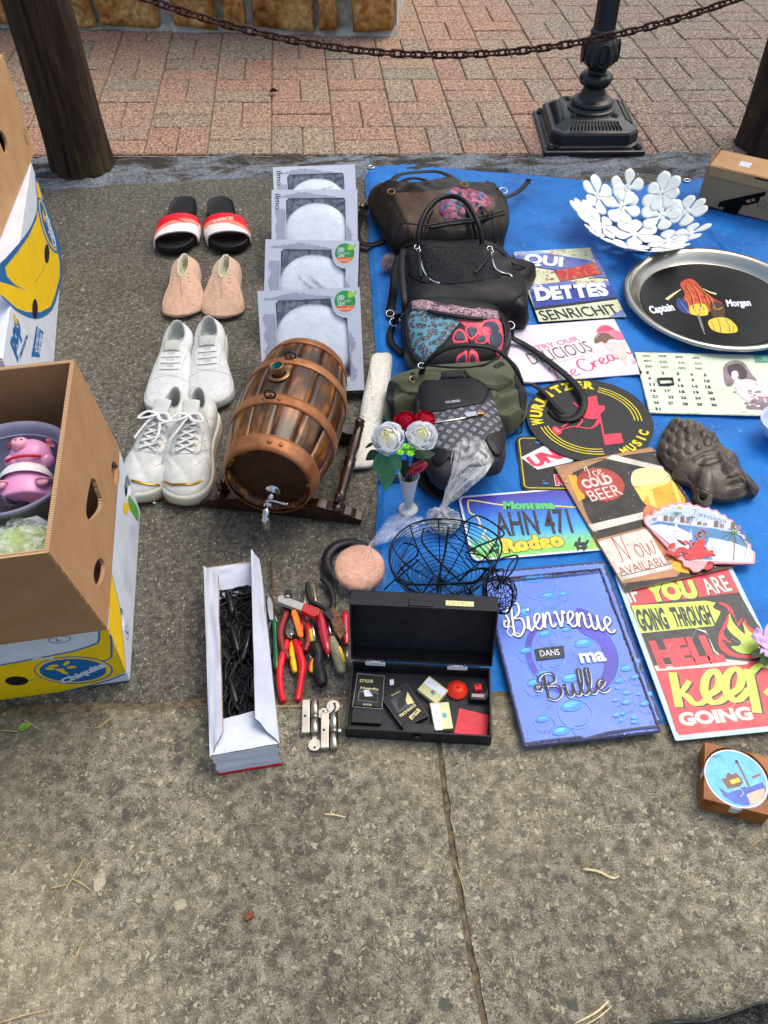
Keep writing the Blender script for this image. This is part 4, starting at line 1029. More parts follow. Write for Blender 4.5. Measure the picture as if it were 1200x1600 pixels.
# ======================= CARTONS =======================
def card_mat(h,h2):
    return mat(h,.85,nz=(18,.08),bump=(400,.25),col2=h2,spec=.2)
m_kr=card_mat('AE8763','A47C58'); m_kr2=card_mat('C29A70','B68D64'); m_kri=card_mat('92705A','876550'); m_cw=mat('D3D9E4',.6,nz=(20,.06),spec=.3); m_cy=m_cy
m_bly=mat('F2C80A',.45,nz=(14,.05)); m_blb=mat('1468A8',.45,nz=(14,.08)); m_hole_shade=mat('1E1410',.95)  # hole colour: near-black standing for the shade inside openings
def panel(mb,outer,holes,th,m,X,em=None):
    """flat panel outline (2D) with holes, thickness th along -z of X"""
    polys=[[V((p[0],p[1],0)) for p in outer]]+[[V((p[0],p[1],0)) for p in h] for h in holes]
    flat=[p for q in polys for p in q]; tri=geometry.tessellate_polygon(polys); n=len(flat)
    vs=[(p.x,p.y,0) for p in flat]+[(p.x,p.y,-th) for p in flat]
    mb.add(vs,[tuple(t) for t in tri],m,False,X); mb.add(vs,[tuple(n+i for i in reversed(t)) for t in tri],m,False,X)
    o=0
    for q in polys:
        k=len(q); mb.add(vs,[(o+i,o+(i+1)%k,n+o+(i+1)%k,n+o+i) for i in range(k)],em or m,False,X); o+=k
def planeX(O,U,Vv):
    U=V(U).normalized(); Vv=V(Vv).normalized(); n=U.cross(Vv); M=MX.Identity(4)
    for i in range(3): M[i][0]=U[i];M[i][1]=Vv[i];M[i][2]=n[i];M[i][3]=O[i]
    return M
m_corr,N,L,b=node_mat('corrugated_edge',.9,.2); tc=N.new('ShaderNodeTexCoord').outputs['Object']
wv=N.new('ShaderNodeTexWave'); wv.inputs['Scale'].default_value=80; wv.bands_direction='Y'; wv.inputs['Distortion'].default_value=1.5; L.new(tc,wv.inputs[0])
rp=ramp(N,[(.15,'86684A'),(.5,'BE9A74')]); L.new(wv.outputs['Fac'],rp.inputs[0]); L.new(rp.outputs[0],b.inputs['Base Color'])
def carton(name,lab,cat,nr,fr_,wid,h,outer,inner,lean=(0,0),holes_r=(),holes_n=(),zm=(0,0,1),top=False,th=.006,group=None):
    """nr, fr_ near-right and far-right bottom corners (world). walls as separate panels"""
    s=(fr_-nr); s.z=0; D=s.length; s.normalize(); left=V((-s.y,s.x,0)); up=V((lean[0],lean[1],h)); H=up.length
    root=empty(name,nr,math.atan2(s.y,s.x)-PI/2,lab,cat,group); Mi=MW(root).inverted()
    upn=up.normalized()
    Fr=Face(nr,s,upn,zm); Fn=Face(nr,-left,upn,zm)
    rect=lambda w_:[(0.,0.),(w_,0.),(w_,H),(0.,H)]
    def pan(nm,X,ol,hs,tt=th):
        mb=MB(); panel(mb,ol,hs,tt,outer,X,m_corr if outer in (m_kr,) else None); mb.v=[tuple(Mi@V(v)) for v in mb.v]; return mb.build(nm,root)
    sm_=lambda q:[V((a.x,a.y)) for a in catmull([V((a.x,a.y,0)) for a in q],3,True)]
    hr=[sm_([Fr.at(*p) for p in hh]) for hh in holes_r]; hn=[sm_([Fn.at(*p) for p in hh]) for hh in holes_n]
    pan('side_panel',planeX(nr+s*.0015,s,upn),[(x-.0015*0,y) for x,y in rect(D-.003)],hr)
    X=planeX(nr,-left,upn); pan('side_panel',X,[(-wid,0.),(-.0012,0.),(-.0012,H),(-wid,H)],hn)
    X=planeX(fr_-s*.0,-left,upn)@MX.Translation((0,0,th)); pan('side_panel',X,[(-wid+th,0.),(-th-.001,0.),(-th-.001,H-.001),(-wid+th,H-.001)],[])
    X=planeX(nr+left*wid,s,upn)@MX.Translation((0,0,th)); pan('side_panel',X,[(0,0.),(D,0.),(D,H),(0,H)],[])
    mb=MB(); X=planeX(nr+V((0,0,.004))+left*wid,-left,s); panel(mb,[(th,th),(wid-th,th),(wid-th,D-th),(th,D-th)],[],.004,inner,X); mb.v=[tuple(Mi@V(v)) for v in mb.v]; mb.build('bottom_panel',root)
    if top:
        mb=MB(); X=planeX(nr+up+left*wid+V((0,0,-.001)),-left,s); panel(mb,[(th,th),(wid-th,th),(wid-th,D-th),(th,D-th)],[],.004,outer,X); mb.v=[tuple(Mi@V(v)) for v in mb.v]; mb.build('top_panel',root)
    return root,Fr,Fn
# D: white and yellow banana carton under the open one
nrD,frD=P(203,1063),P(219,798)
ZD=(0,880,5.)
ellp=lambda cx_,cy_,rx,ry,n=18:[(cx_+rx*cos(2*PI*k/n),cy_+ry*sin(2*PI*k/n)) for k in range(n)]
root,Fr,Fn=carton('banana_carton','white and yellow printed banana carton standing under the open brown carton','carton',nrD,frD,.52,.152,m_cw,m_kri,zm=ZD,top=True,
   holes_r=[ellp(943,460,27,104),ellp(872+28,5,28,100) if 0 else ellp(998,-590,26,95)],holes_n=[ellp(131,917,92,36)],group='printed banana cartons')
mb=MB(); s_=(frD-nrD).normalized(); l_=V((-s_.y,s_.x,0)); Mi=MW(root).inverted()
mb.box((0,0,0),(.50,.33,.13),m_hole_shade); 
mb.v=[tuple(V((-.262,.177,.075))+V(v)) for v in mb.v]; mb.build('hole_shade_box',root)  # added dark block, no real lining: gives the shade behind the holes
Fn.poly([(0,795),(300,740),(560,690),(700,650),(775,610),(780,500),(845,512),(925,720),(975,850),(760,935),(400,1020),(0,1068)],m_bly)
Fn.poly([(-300,850),(0,795),(0,1068),(-300,1100)],m_bly)
Fn.line([(-300,850),(0,796),(300,741),(560,690),(700,648),(765,620),(775,590),(776,500)],.0028,m_blb)
Fn.line([(-300,1105),(0,1072),(400,1023),(700,955),(860,910),(972,864)],.0028,m_blb)
Fn.line([(225,915),(330,893)],.0012,m_blb); Fn.line([(0,944),(38,938)],.0008,m_blb)
Fn.line([(770,770),(845,752),(872,730),(872,600),(862,560)],.003,m_blb)
Fn.poly(ellp(131,917,92,36),m_hole_shade)  # hand hole inked dark over the yellow, shade painted in
Fn.poly(ellp(575,833,308,108,40),m_blb); Fn.poly(ellp(573,833,296,100,40),m_bly); Fn.poly(ellp(570,834,262,90,40),m_blb)
Fn.text('Chiquita',(500,940),(835,800),(485,900),m_cw,bold=.06,out=m_blb,outb=.02)
for (x,y) in ((420,800),(520,780),(470,830),(560,810),(500,850),(390,820)): Fn.ell((x,y),.007,.0035,m_bly,rot=random.uniform(-1,1),seg=10)
Fn.line([(250,760),(300,740),(380,745),(420,730)],.004,m_cw,sm=3)
Fn.ring((465,595),.0155,.0085,.0011,m_blb); Fn.text('L',(445,610),(485,604),(440,585),m_blb,bold=0)
Fn.build(root)
Fr.poly([(848,512),(928,722),(983,862),(965,640),(935,350),(872,80),(858,200),(852,400)],m_bly)
Fr.line([(984,868),(966,640),(936,350),(872,80)],.0028,m_blb)
Fr.ring((990,540),.012,.010,.0011,m_blb); Fr.text('L',(1000,560),(1000,520),(980,560),m_blb)
for k in range(7): Fr.line([(975+k*8,10+k*18),(970+k*9,190+k*12)],.0009,mat('7FA5CC',.5))
Fr.poly([(1080,-330),(1075,-420),(1030,-500),(1000,-530),(1010,-440),(1040,-380)],mat('5FA94A',.5),sm=3); Fr.poly([(1010,-440),(975,-480),(960,-420),(985,-380)],m_bly,sm=3)
for k in range(5): Fr.line([(1045-k*9,-300),(1055-k*9,-200)],.0012,mat('7FB4D8',.5))
Fr.build(root)
# C: open brown carton
ZC=(0,560,941/200)
zD=.1535
nrC=P(168,984,zD); frC=P(187,700,zD)
tN=P(80,869,.37); tF=P(113,557,.37); ln=((tN-nrC)+(tF-frC))/2
root,Fr,Fn=carton('open_carton','open brown cardboard carton of household goods, seen from above','carton',nrC,frC,.52,.37-zD,m_kr,m_kri,lean=(ln.x,ln.y),zm=ZC,
   holes_r=[[(615,668),(640,690),(665,780),(690,860),(690,950),(630,1030),(595,980),(590,860),(605,700)],[(750,553),(775,580),(800,650),(800,740),(790,775),(765,730),(745,640),(743,580)],[(700,1378),(730,1400),(745,1460),(738,1560),(715,1605),(690,1590),(672,1520),(675,1430)]])
CART=root
m_redp=mat('C01824',.4)
Ff=Face(frC-(frC-nrC).normalized()*.0075,-(V((-(frC-nrC).y,(frC-nrC).x,0))),V((ln.x,ln.y,.37-zD)),ZC)
Ff.poly(ellp(88,492,92,56,24),m_kr2); Ff.poly(ellp(82,485,86,50,24),m_redp); Ff.build(root,'printed_spot')
# B and A: stack at the far left
ZB=(0,180,457/120.)
nrB,frB=P(72,720),P(97,400)
root,Fr,Fn=carton('banana_carton','tall white carton with a big yellow swoosh, below the closed brown carton','carton',nrB,frB,.40,.24,m_cw,m_kri,zm=ZB,top=True,holes_r=[ellp(278,825,15,58),ellp(207,1153,17,60)],group='printed banana cartons')
mb=MB(); mb.box((-.2,.2*1.,.12),(.37,.3,.2),m_hole_shade); mb.build('hole_shade_box',root)  # dark filler added inside so the holes look shaded
Dl=(frB-nrB).length
Fr.poly([(206,360),(222,520),(205,610),(160,700),(60,820),(0,880),(-60,920),(-60,1060),(0,1075),(90,1160),(150,1195),(200,1212),(250,1205),(310,1160),(345,1060),(370,960),(368,880),(355,770),(300,620),(262,510),(225,400)],m_blb,sm=2)
Fr.poly([(212,385),(228,520),(215,620),(170,720),(100,820),(30,905),(40,960),(90,1010),(160,1045),(60,1010),(-20,985),(-40,1050),(20,1080),(100,1150),(160,1172),(240,1172),(300,1140),(330,1060),(355,960),(355,880),(338,780),(290,630),(252,500),(228,410)],m_bly)
Fr.poly([(236,490),(222,500),(222,560),(250,680),(290,780),(330,822),(345,810),(340,740),(300,610),(262,520)],m_blb,sm=3)
Fr.poly([(240,500),(230,515),(235,580),(258,680),(295,770),(330,808),(335,800),(325,730),(290,620),(258,530)],m_bly,sm=3)
Fr.poly([(242,512),(236,530),(242,590),(265,680),(298,760),(326,795),(328,780),(318,730),(284,625),(256,540)],m_blb,sm=3)
Fr.text('Chiquita',(285,790),(262,600),(312,790),m_cw,bold=.04)if 0 else Fr.text('Chiquita',(320,790),(268,600),(338,775),m_cw,bold=.04)
Fr.poly([(250,560),(262,590),(272,640),(258,620)],m_bly); Fr.line([(276,855),(250,930),(207,992)],.0013,m_dk,sm=3)
Fr.poly(ellp(278,825,15,58),m_hole_shade); Fr.poly(ellp(207,1153,17,60),m_hole_shade)  # shade of both hand holes painted as dark ink
Fr.text('pop',(88,1430),(122,1262),(52,1380),m_blb,bold=.07); Fr.text('by',(98,1405),(112,1370),(88,1400),m_blb); Fr.text('nature',(120,1450),(165,1320),(104,1440),m_blb,bold=.03)
Fr.ring((92,1222),.012,.014,.002,m_bly,a0=0,a1=5); Fr.ell((92,1215),.008,.009,m_bly)
Fr.poly([(185,1435),(215,1255),(258,1290),(235,1440)],m_blb); Fr.text('QUALITY',(215,1420),(236,1275),(200,1415),m_cw,bold=.03); Fr.text('EXTRA',(237,1430),(252,1310),(222,1425),m_cw,bold=.05)
Fr.build(root)
ZA=.2415
frA=P(54,238,ZA); e0=P(0,373,ZA); dA=(e0-frA).normalized(); nrA=frA+dA*.5
root,Fr,Fn=carton('closed_carton','closed brown cardboard carton with an oval hand hole, on top of the yellow swoosh carton','carton',nrA,frA,.38,.215,m_kr2,m_kri,zm=ZB,top=True,holes_r=[[(0,90),(20,110),(40,160),(46,210),(38,236),(20,215),(5,180),(-10,140),(-8,100)]])
mb=MB(); mb.box((-.19,.25,.1),(.34,.46,.19),m_hole_shade); mb.build('hole_shade_box',root)  # added dark core, stands for the shade seen through the hand hole
Fr.ring((156,130),.0125,.0175,.0012,m_dk); Fr.text('L',(150,150),(150,118),(166,146),m_dk); Fr.build(root)
# small red and white box
nr=P(90,590); fr_=P(93,548)
root=empty('small_box',P(92,560),0,'small red and white box on the asphalt at the corner of the swoosh carton','box')
mb=MB(); mb.box((-.17,.03,.015),(.26,.10,.03),mat('D8D8DA',.5)); mb.build('box_body',root,bevel=.001)
mb=MB(); mb.box((-.06,.03,.0155),(.0405,.1005,.028),m_redp); mb.build('red_band',root)
# ---- contents of the open carton (rest on a filling of things below the rim)
m_bowl=mat('80829A',.4,nz=(30,.1)); m_pig=mat('E39AC6',.33,nz=(12,.08),sss=.1,spec=.5); m_pig2=mat('EFA6B8',.35,sss=.1); m_pigb=mat('D79BD0',.4)
zc=zD+.006
c=P(92,775,.25); root=empty('plastic_tub',(-.472,c.y+.012,zc+.045),0,'grey plastic tub inside the open brown carton','tub')
mb=MB(); mb.lathe([(.062,0),(.07,.004),(.088,.085),(.094,.092),(.096,.098),(.092,.1),(.088,.094),(.085,.09),(.081,.07),(.068,.008),(.0,.006)],m_bowl,seg=64,cap1=False); mb.build('tub_body',root)
mb=MB(); mb.tube([(.0835*cos(a),.0835*sin(a),.082) for a in [2*PI*k/64 for k in range(64)]],.0013,mat('A9AABC',.35),seg=6,closed=True); mb.build('moulded_ridge',root)
# pig: lies on its back, flat base towards us
pc=P(43,762,.262); root=empty('pig_figure',pc,R(4),'pink plastic pig figure with a white bib lying in the grey tub','toy',rot=(R(14),R(4),R(6)))
mb=MB(); rg=[]
for k,(y,rx,rz_) in enumerate([(-.026,.034,.028),(-.0255,.0375,.031),(-.023,.039,.032),(-.010,.038,.032),(.004,.035,.031),(.016,.030,.028),(.024,.024,.022)]):
    rg.append([V((rx*cos(a)*(1+.05*cos(2*a)),y,rz_*sin(a))) for a in [2*PI*q/28 for q in range(28)]])
mb.rings(rg,m_pig); 
mb.build('body',root)
for sx_ in (-1,1):
    mb=MB(); mb.rings([[V((sx_*.028+r_*cos(a),-.004-l*.5,.022+l+r_*sin(a)*.8)) for a in [2*PI*q/14 for q in range(14)]] for l,r_ in ((-.012,.012),(0,.012),(.006,.011),(.010,.0085))],m_pig)
    mb.build('foot',root)
for sx_ in (-1,1): mb=MB(); mb.ball((sx_*.028,-.011,.031),.0085,m_pig2,sc=(1,.8,.5)); mb.build('hoof',root)
mb=MB(); mb.rings([[V((rx*cos(a),y,.006+rz_*sin(a))) for a in [2*PI*q/28 for q in range(28)]] for y,rx,rz_ in ((.006,.036,.031),(.012,.037,.032),(.022,.030,.028),(.026,.022,.02))],mat('E6E0E2',.6),cap0=False); mb.build('bib',root)
mb=MB(); mb.ball((.006,.045,.012),.027,m_pig,seg=24,rs=14,sc=(1.1,.95,.92)); mb.ball((-.014,.036,.014),.016,m_pig,sc=(1,.8,.9)); mb.ball((.024,.036,.012),.016,m_pig,sc=(1,.8,.9)); hd=mb.build('head',root,sub=1)
mb=MB(); mb.lathe([(.0001,.008),(.009,.008),(.011,.006),(.011,-.006)],m_pig2,seg=18,X=MX.Translation((-.004,.052,.033))@MX.Rotation(R(-30),4,'X')); mb.build('snout',root)
for s_ in (-1,1): mb=MB(); mb.ball((-.004+s_*.004,.0555,.0405),.0016,m_dk,seg=8,rs=6); mb.build('nostril',root)
for s_ in (-1,1): mb=MB(); mb.rings([[V((.006+s_*.026+r_*cos(a)*.7,.062+l*.3,.012+l)) for a in [2*PI*q/10 for q in range(10)]] for l,r_ in ((-.003,.009),(.006,.0085),(.012,.004))],m_pig2); mb.build('ear',root)
mb=MB(); mb.tube(catmull([(-.024,.032,.024),(-.01,.028,.037),(.008,.028,.04),(.024,.032,.03)],5),.0022,mat('C82038',.4),seg=6); mb.build('collar',root)
# bamboo cup
c=P(64,818,.22); root=empty('bamboo_brush',(c.x,c.y-.02,zc+.03),R(-20),'round bundle of bamboo sticks bound with black cord beside the pig','brush')
m_bam=mat('D2A66C',.6,nz=(60,.25))
for k in range(26):
    a=2*PI*k/26; mb=MB(); mb.tube([(.03*cos(a),.03*sin(a),0),(.032*cos(a),.032*sin(a),.062)],.0036,m_bam,seg=6); mb.build('stick',root)
mb=MB(); mb.lathe([(.0,.058),(.026,.058),(.028,.05)],m_bam,seg=20,cap0=False,cap1=False); mb.tube([(.0355*cos(a),.0355*sin(a),.05) for a in [2*PI*k/30 for k in range(30)]],.0016,m_blk,seg=5,closed=True); mb.build('cord',root)
# green wrapped sponge
gc=P(26,842,.28); root=empty('green_bundle',(gc.x,gc.y-.012,zc+.03),R(8),'pale green round bundle wrapped in clear film at the front of the open carton','bundle')
def film(rough=.12,a=.22,tint='E8EEF4',tr=.0,nzs=60):
    key=('film',rough,a,tint)
    if key in _mc: return _mc[key]
    m,N,L,b=node_mat('clear_film',rough,.8); tc=N.new('ShaderNodeTexCoord').outputs['Object']
    n=tex(N,L,'Noise',nzs,tc,Detail=4.,Distortion=1.2); r=ramp(N,[(.4,'000000'),(.62,'FFFFFF')]); L.new(n.outputs[0],r.inputs[0])
    mr=N.new('ShaderNodeMapRange'); mr.inputs[3].default_value=a*.35; mr.inputs[4].default_value=min(1,a*2.2); L.new(r.outputs[0],mr.inputs[0]); L.new(mr.outputs[0],b.inputs['Alpha'])
    b.inputs['Base Color'].default_value=(*lin(tint),1); bumpn(N,L,b,n.outputs[0],.6,.004)
    _mc[key]=m; return m
m_film=film()
def blob(mb,c,r,m,amp,fq,seg=40,rs=26,sc=(1,1,1),seed=0,flat0=None):
    rg=[]
    for j in range(1,rs):
        a=-PI/2+PI*j/rs; ring=[]
        for k in range(seg):
            t=2*PI*k/seg; d=V((cos(a)*cos(t),cos(a)*sin(t),sin(a))); q=d*fq+V((seed,seed,0))
            rr=r*(1+amp*noise.noise(q)+amp*.6*(abs(noise.noise(q*2.3))*2-.5))
            p=V((d.x*rr*sc[0],d.y*rr*sc[1],d.z*rr*sc[2]))+V(c)
            if flat0 is not None: p.z=max(p.z,flat0)
            ring.append(p)
        rg.append(ring)
    mb.rings(rg,m); return mb
mb=MB(); blob(mb,(0,0,.052),.055,mat('A9BE6A',.5,nz=(25,.25),col2='8CA650',bump=(60,.3)),.06,2,sc=(1.15,1,.95),flat0=0.); mb.build('sponge',root)
mb=MB(); blob(mb,(0,0,.053),.060,m_film,.16,3.2,sc=(1.15,1,.98),seed=3,flat0=0.001); mb.build('wrapping',root)
c=P(-4,785,.24); root=empty('net_bag',(c.x,c.y-.02,zc+.03),0,'crumpled dark violet net bag between the pig and the green bundle','bag')
mb=MB(); blob(mb,(0,0,.04),.048,mat('5A5060',.4,nz=(60,.4),col2='2C2632'),.35,3,seed=9,sc=(1.3,1,1),flat0=0.); mb.build('net',root)
c=P(-60,800,.2); root=empty('filling_cloth',(c.x-.02,c.y,zc),0,'folded dark cloth at the left in the bottom of the open carton','cloth')
mb=MB(); mb.box((0,0,.03),(.2,.3,.06),mat('3A3634',.9,nz=(30,.3))); mb.build('folded_cloth',root,bevel=.01)
# ======================= SHOES =======================
FT=[(0,0),(.012,.045),(.04,.082),(.1,.108),(.22,.116),(.36,.112),(.5,.128),(.62,.15),(.74,.162),(.84,.155),(.92,.125),(.965,.085),(.992,.04),(1,0)]
def footring(L_,wk,side=1,n=64,grow=0.):
    pts=[(V((x*wk*(1+ .10*side*(1 if t>.45 else 0)),t,0))) for t,x in FT]+[(V((-x*wk*(1-.06*side*(1 if t>.45 else 0)),t,0))) for t,x in reversed(FT[1:-1])]
    pts=[V((p.x+side*.03*math.exp(-((p.y-.95)/.25)**2)*-1,p.y,0)) for p in pts]
    q=catmull(pts,3,True); q=resample(q,n); 
    c=V((0,.5,0))
    return [V((p.x*L_+grow*math.copysign(min(1,abs(p.x)*12),p.x),p.y*L_+grow*math.copysign(min(1,abs(p.y-.5)*2)**4,p.y-.5),0)) for p in q]
def shoe(name,lab,cat,heel,toe,L_,wk,side,mu,ml,ms,sh=.022,group=None,collar=(.20,.17,.075),ch_=(.070,.055,.075),welt=.003,laces=None,toecap=False,soft=False,quilt=False,gold=False,tipped=0.,mo=None,toeh=.5,shrink=0):
    d=toe-heel; d.z=0; d.normalize(); root=empty(name,(toe.x-d.x*L_,toe.y-d.y*L_,tipped),math.atan2(d.y,d.x)-PI/2,lab,cat,group)
    n=120 if quilt else 72; A=footring(L_,wk,side,n); K=34 if quilt else 14
    cyc,clen,cwid=collar
    up=MB(); rs=[]
    def tt(p): return max(0,min(1,p.y/L_))
    Bc=[]
    for i,p in enumerate(A):
        t=tt(p); u=t**.85; ang=math.acos(max(-1,min(1,1-2*u)))
        x=cwid*L_*sin(ang)**.8*(1 if p.x>=0 else -1); y=(cyc-clen*cos(ang))*L_
        z=ch_[0]*(1-u)+ch_[2]*u if 0 else (ch_[0]*max(0,1-u*2.2)+ch_[1]*(1-abs(2*u-1))**1.0+ch_[2]*max(0,u*2.2-1.2)) if not soft else ch_[0]+(ch_[2]-ch_[0])*u
        if not soft: z=ch_[0]+(ch_[1]-ch_[0])*sin(PI*min(1,u*1.15))+(ch_[2]-ch_[0])*max(0,(u-.6)/.4)
        Bc.append(V((x,y,z)))
    for k in range(K+1):
        s_=k/K; ring=[]
        for i,p in enumerate(A):
            t=tt(p); q=Bc[i]; w_=s_**1.25; e=toeh if t>.55 else .62
            fx=p.x+(q.x-p.x)*w_ ; fy=p.y+(q.y-p.y)*(w_ if t>.15 else s_)
            bul=.006*sin(PI*s_)*(1 if not soft else 1.5); nx=(1 if p.x>0 else -1)*min(1,abs(p.x)*60)
            z=sh+(q.z-sh)*(s_**e)
            # saddle the vamp: front profile
            if t>.5: z=sh+(q.z-sh)*(.46*(s_**.45)+.54*(s_**1.9))
            fx+=bul*nx*(.6 if t<.8 else .3)
            z_w=.0010*noise.noise(V((fx*60,fy*60,side*3)))+.0016*noise.noise(V((fx*22,fy*22,side*7))) 
            if quilt and s_<.8:
                g_=(abs(sin(78*(fx+fy*.8)))*abs(sin(78*(fx-fy*.8))))**.4*.0042*sin(PI*min(1,s_/.8)); fx+=g_*nx*(1-.5*t); z+=g_*(.4+.6*t)
            ring.append(V((fx,fy,z+z_w*sin(PI*min(1,s_*1.1)))))
        rs.append(ring)
    up.rings(rs,mu,cap0=False,cap1=False)
    bv=bvh(up)
    # rolled collar + inner lining
    inn=MB(); r2=[rs[-1]]
    c=V((0,cyc*L_,0))
    def sc(ring,f,dz=None,zz=None): return [V((c.x+(p.x-c.x)*f,c.y+(p.y-c.y)*f,(zz if zz is not None else p.z+dz))) for p in ring]
    r2+= [sc(rs[-1],1.0,.003),sc(rs[-1],.93,.004),sc(rs[-1],.86,-.002),sc(rs[-1],.85,-.018),sc(rs[-1],.95,zz=sh+.012),sc(rs[-1],.6,zz=sh+.006)]
    inn.rings(r2,ml,cap0=False,cap1=True)
    up.build('upper',root,sub=1,solid=.0012 if not soft else 0); inn.build('lining',root,sub=1)
    so_=MB(); G=footring(L_,wk,side,n,welt)
    def zlift(p): t=p.y/L_; return .010*max(0,(t-.72)/.28)**2
    lay=[(0,-.002),(.002,0),(sh*.5,.001),(sh*.9,0),(sh+.002,-.0015),(sh+.003,-.006)]
    so_.rings([[V((p.x*(1+g_*10),p.y+g_*(1 if p.y>L_/2 else -1),z+zlift(p)*(1-z/(sh+.02)))) for p in G] for z,g_ in lay],ms,smooth=False if 0 else True)
    so_.build('sole',root)
    if mo:
        so2=MB(); so2.rings([[V((p.x*1.01,p.y*1.0,z+zlift(p))) for p in G] for z in (-.0005,.003,.0045)],mo); so2.build('outsole',root)
    return root,bv,rs,Bc
def over(bv,pts,off=.0012,n=6):
    q=catmull([V((x,y,0)) for x,y in pts],n); out=[]
    for p in q:
        x=p.x
        for _ in range(14):
            if bv.ray_cast(V((x,p.y,2)),V((0,0,-1)))[0]: break
            x*=.93
        out.append(V((x,p.y,drop(bv,x,p.y,off,.03))))
    return out
m_wl=mat('D0D3D2',.5,nz=(80,.08),bump=(350,.25)); m_wl2=mat('B8BBB6',.7,nz=(60,.12),bump=(200,.3)); m_lace=mat('DCDFDF',.75,nz=(300,.15),bump=(900,.5)); m_sole=mat('C2C4C2',.5,nz=(40,.1))
def lace_rows(root,bv,L_,y0,y1,n,wd,cr=False,m=m_lace,wl=.0055,x0=.0):
    for k in range(n):
        y=(y0+(y1-y0)*k/(n-1))*L_; w_=wd*(1+.15*k/n)
        mb=MB()
        yy=y+(.008 if cr and k%2 else 0)
        if cr:
            for sgn in (-1,1):
                pts=over(bv,[(-w_*sgn,y-.004),(-w_*.4*sgn,y+.002),(w_*.4*sgn,y+.008),(w_*sgn,y+.013)],.0028+.0012*(sgn>0))
                mb.tube(pts,wl/2,m,seg=8,flat=.0007,up=(0,0,1))
        else:
            pts=over(bv,[(-w_,y-.001),(-w_*.4,y),(w_*.4,y),(w_,y-.001)],.0018); mb.tube(pts,wl/2,m,seg=8,flat=.0006,up=(0,0,1))
        mb.build('lace',root)
        for sgn in (-1,1):
            p=over(bv,[(w_*sgn*1.12,y),(w_*sgn*1.121,y)],.0008,1)[0]
            e=MB(); e.tube([p+V((.0018*cos(a),.0018*sin(a),0)) for a in [2*PI*q/8 for q in range(8)]],.0006,m_sole if not cr else mat('8A7A60',.3,.8),seg=5,closed=True); e.build('eyelet',root)
def seam(root,bv,pts,m,r=.0007,off=.0004,name='seam'):
    mb=MB(); mb.tube(over(bv,pts,off),r,m,seg=5); return mb.build(name,root)
def tongue(root,bv,L_,y0,y1,w,m,h):
    def f(u,v):
        x=(u-.5)*w*(1-.1*v); y=(y0+(y1-y0)*v)*L_; z=drop(bv,x*.5,max(y,.40*L_),.001,.05)
        z=max(z,h-(1-v)*-.0)+(.0)*v if y<.40*L_ else z
        return (x,y,h*(1-v)+drop(bv,0,y1*L_,.001,.05)*v+.002-.010*(2*u-1)**2*0-.003*(2*u-1)**2)
    mb=MB(); mb.grid(f,8,10,m); mb.build('tongue',root,solid=.004,sub=1)
# plain white sneakers
for side,heel,toe,lab in ((-1,P(274,520,.06),P(259,645,.015),'left one of the plain white leather sneakers, above the quilted pair'),(1,P(325,510,.06),P(326,636,.015),'right one of the plain white leather sneakers, next to the barrel')):
    root,bv,rs,Bc=shoe('sneaker',lab,'sneaker',heel,toe,.255,1.12,side,m_wl,m_wl2,m_sole,collar=(.205,.165,.078),ch_=(.066,.052,.062),group='plain white sneakers')
    L_=.255
    # facing panels and tongue opening
    t=MB(); t.grid(lambda u,v:(lambda x,y:(x,y,drop(bv,x,y,.0012,.04)))((u-.5)*.016,(.385+.24*v)*L_),4,14,m_wl2); t.build('tongue',root)
    tongue(root,bv,L_,.33,.43,.036,m_wl2,.066)
    lace_rows(root,bv,L_,.42,.61,4,.016)
    seam(root,bv,[(-.03,.40*L_),(-.027,.5*L_),(-.024,.64*L_),(-.012,.665*L_),(0,.67*L_),(.012,.665*L_),(.024,.64*L_),(.027,.5*L_),(.03,.40*L_)],m_wl2)
    seam(root,bv,[(-.050,.74*L_),(-.03,.70*L_),(0,.68*L_),(.03,.70*L_),(.050,.74*L_)],m_wl2,.0009)
    seam(root,bv,[(-.036,.28*L_),(-.043,.45*L_),(-.05,.6*L_)],m_wl2); seam(root,bv,[(.036,.28*L_),(.043,.45*L_),(.05,.6*L_)],m_wl2)
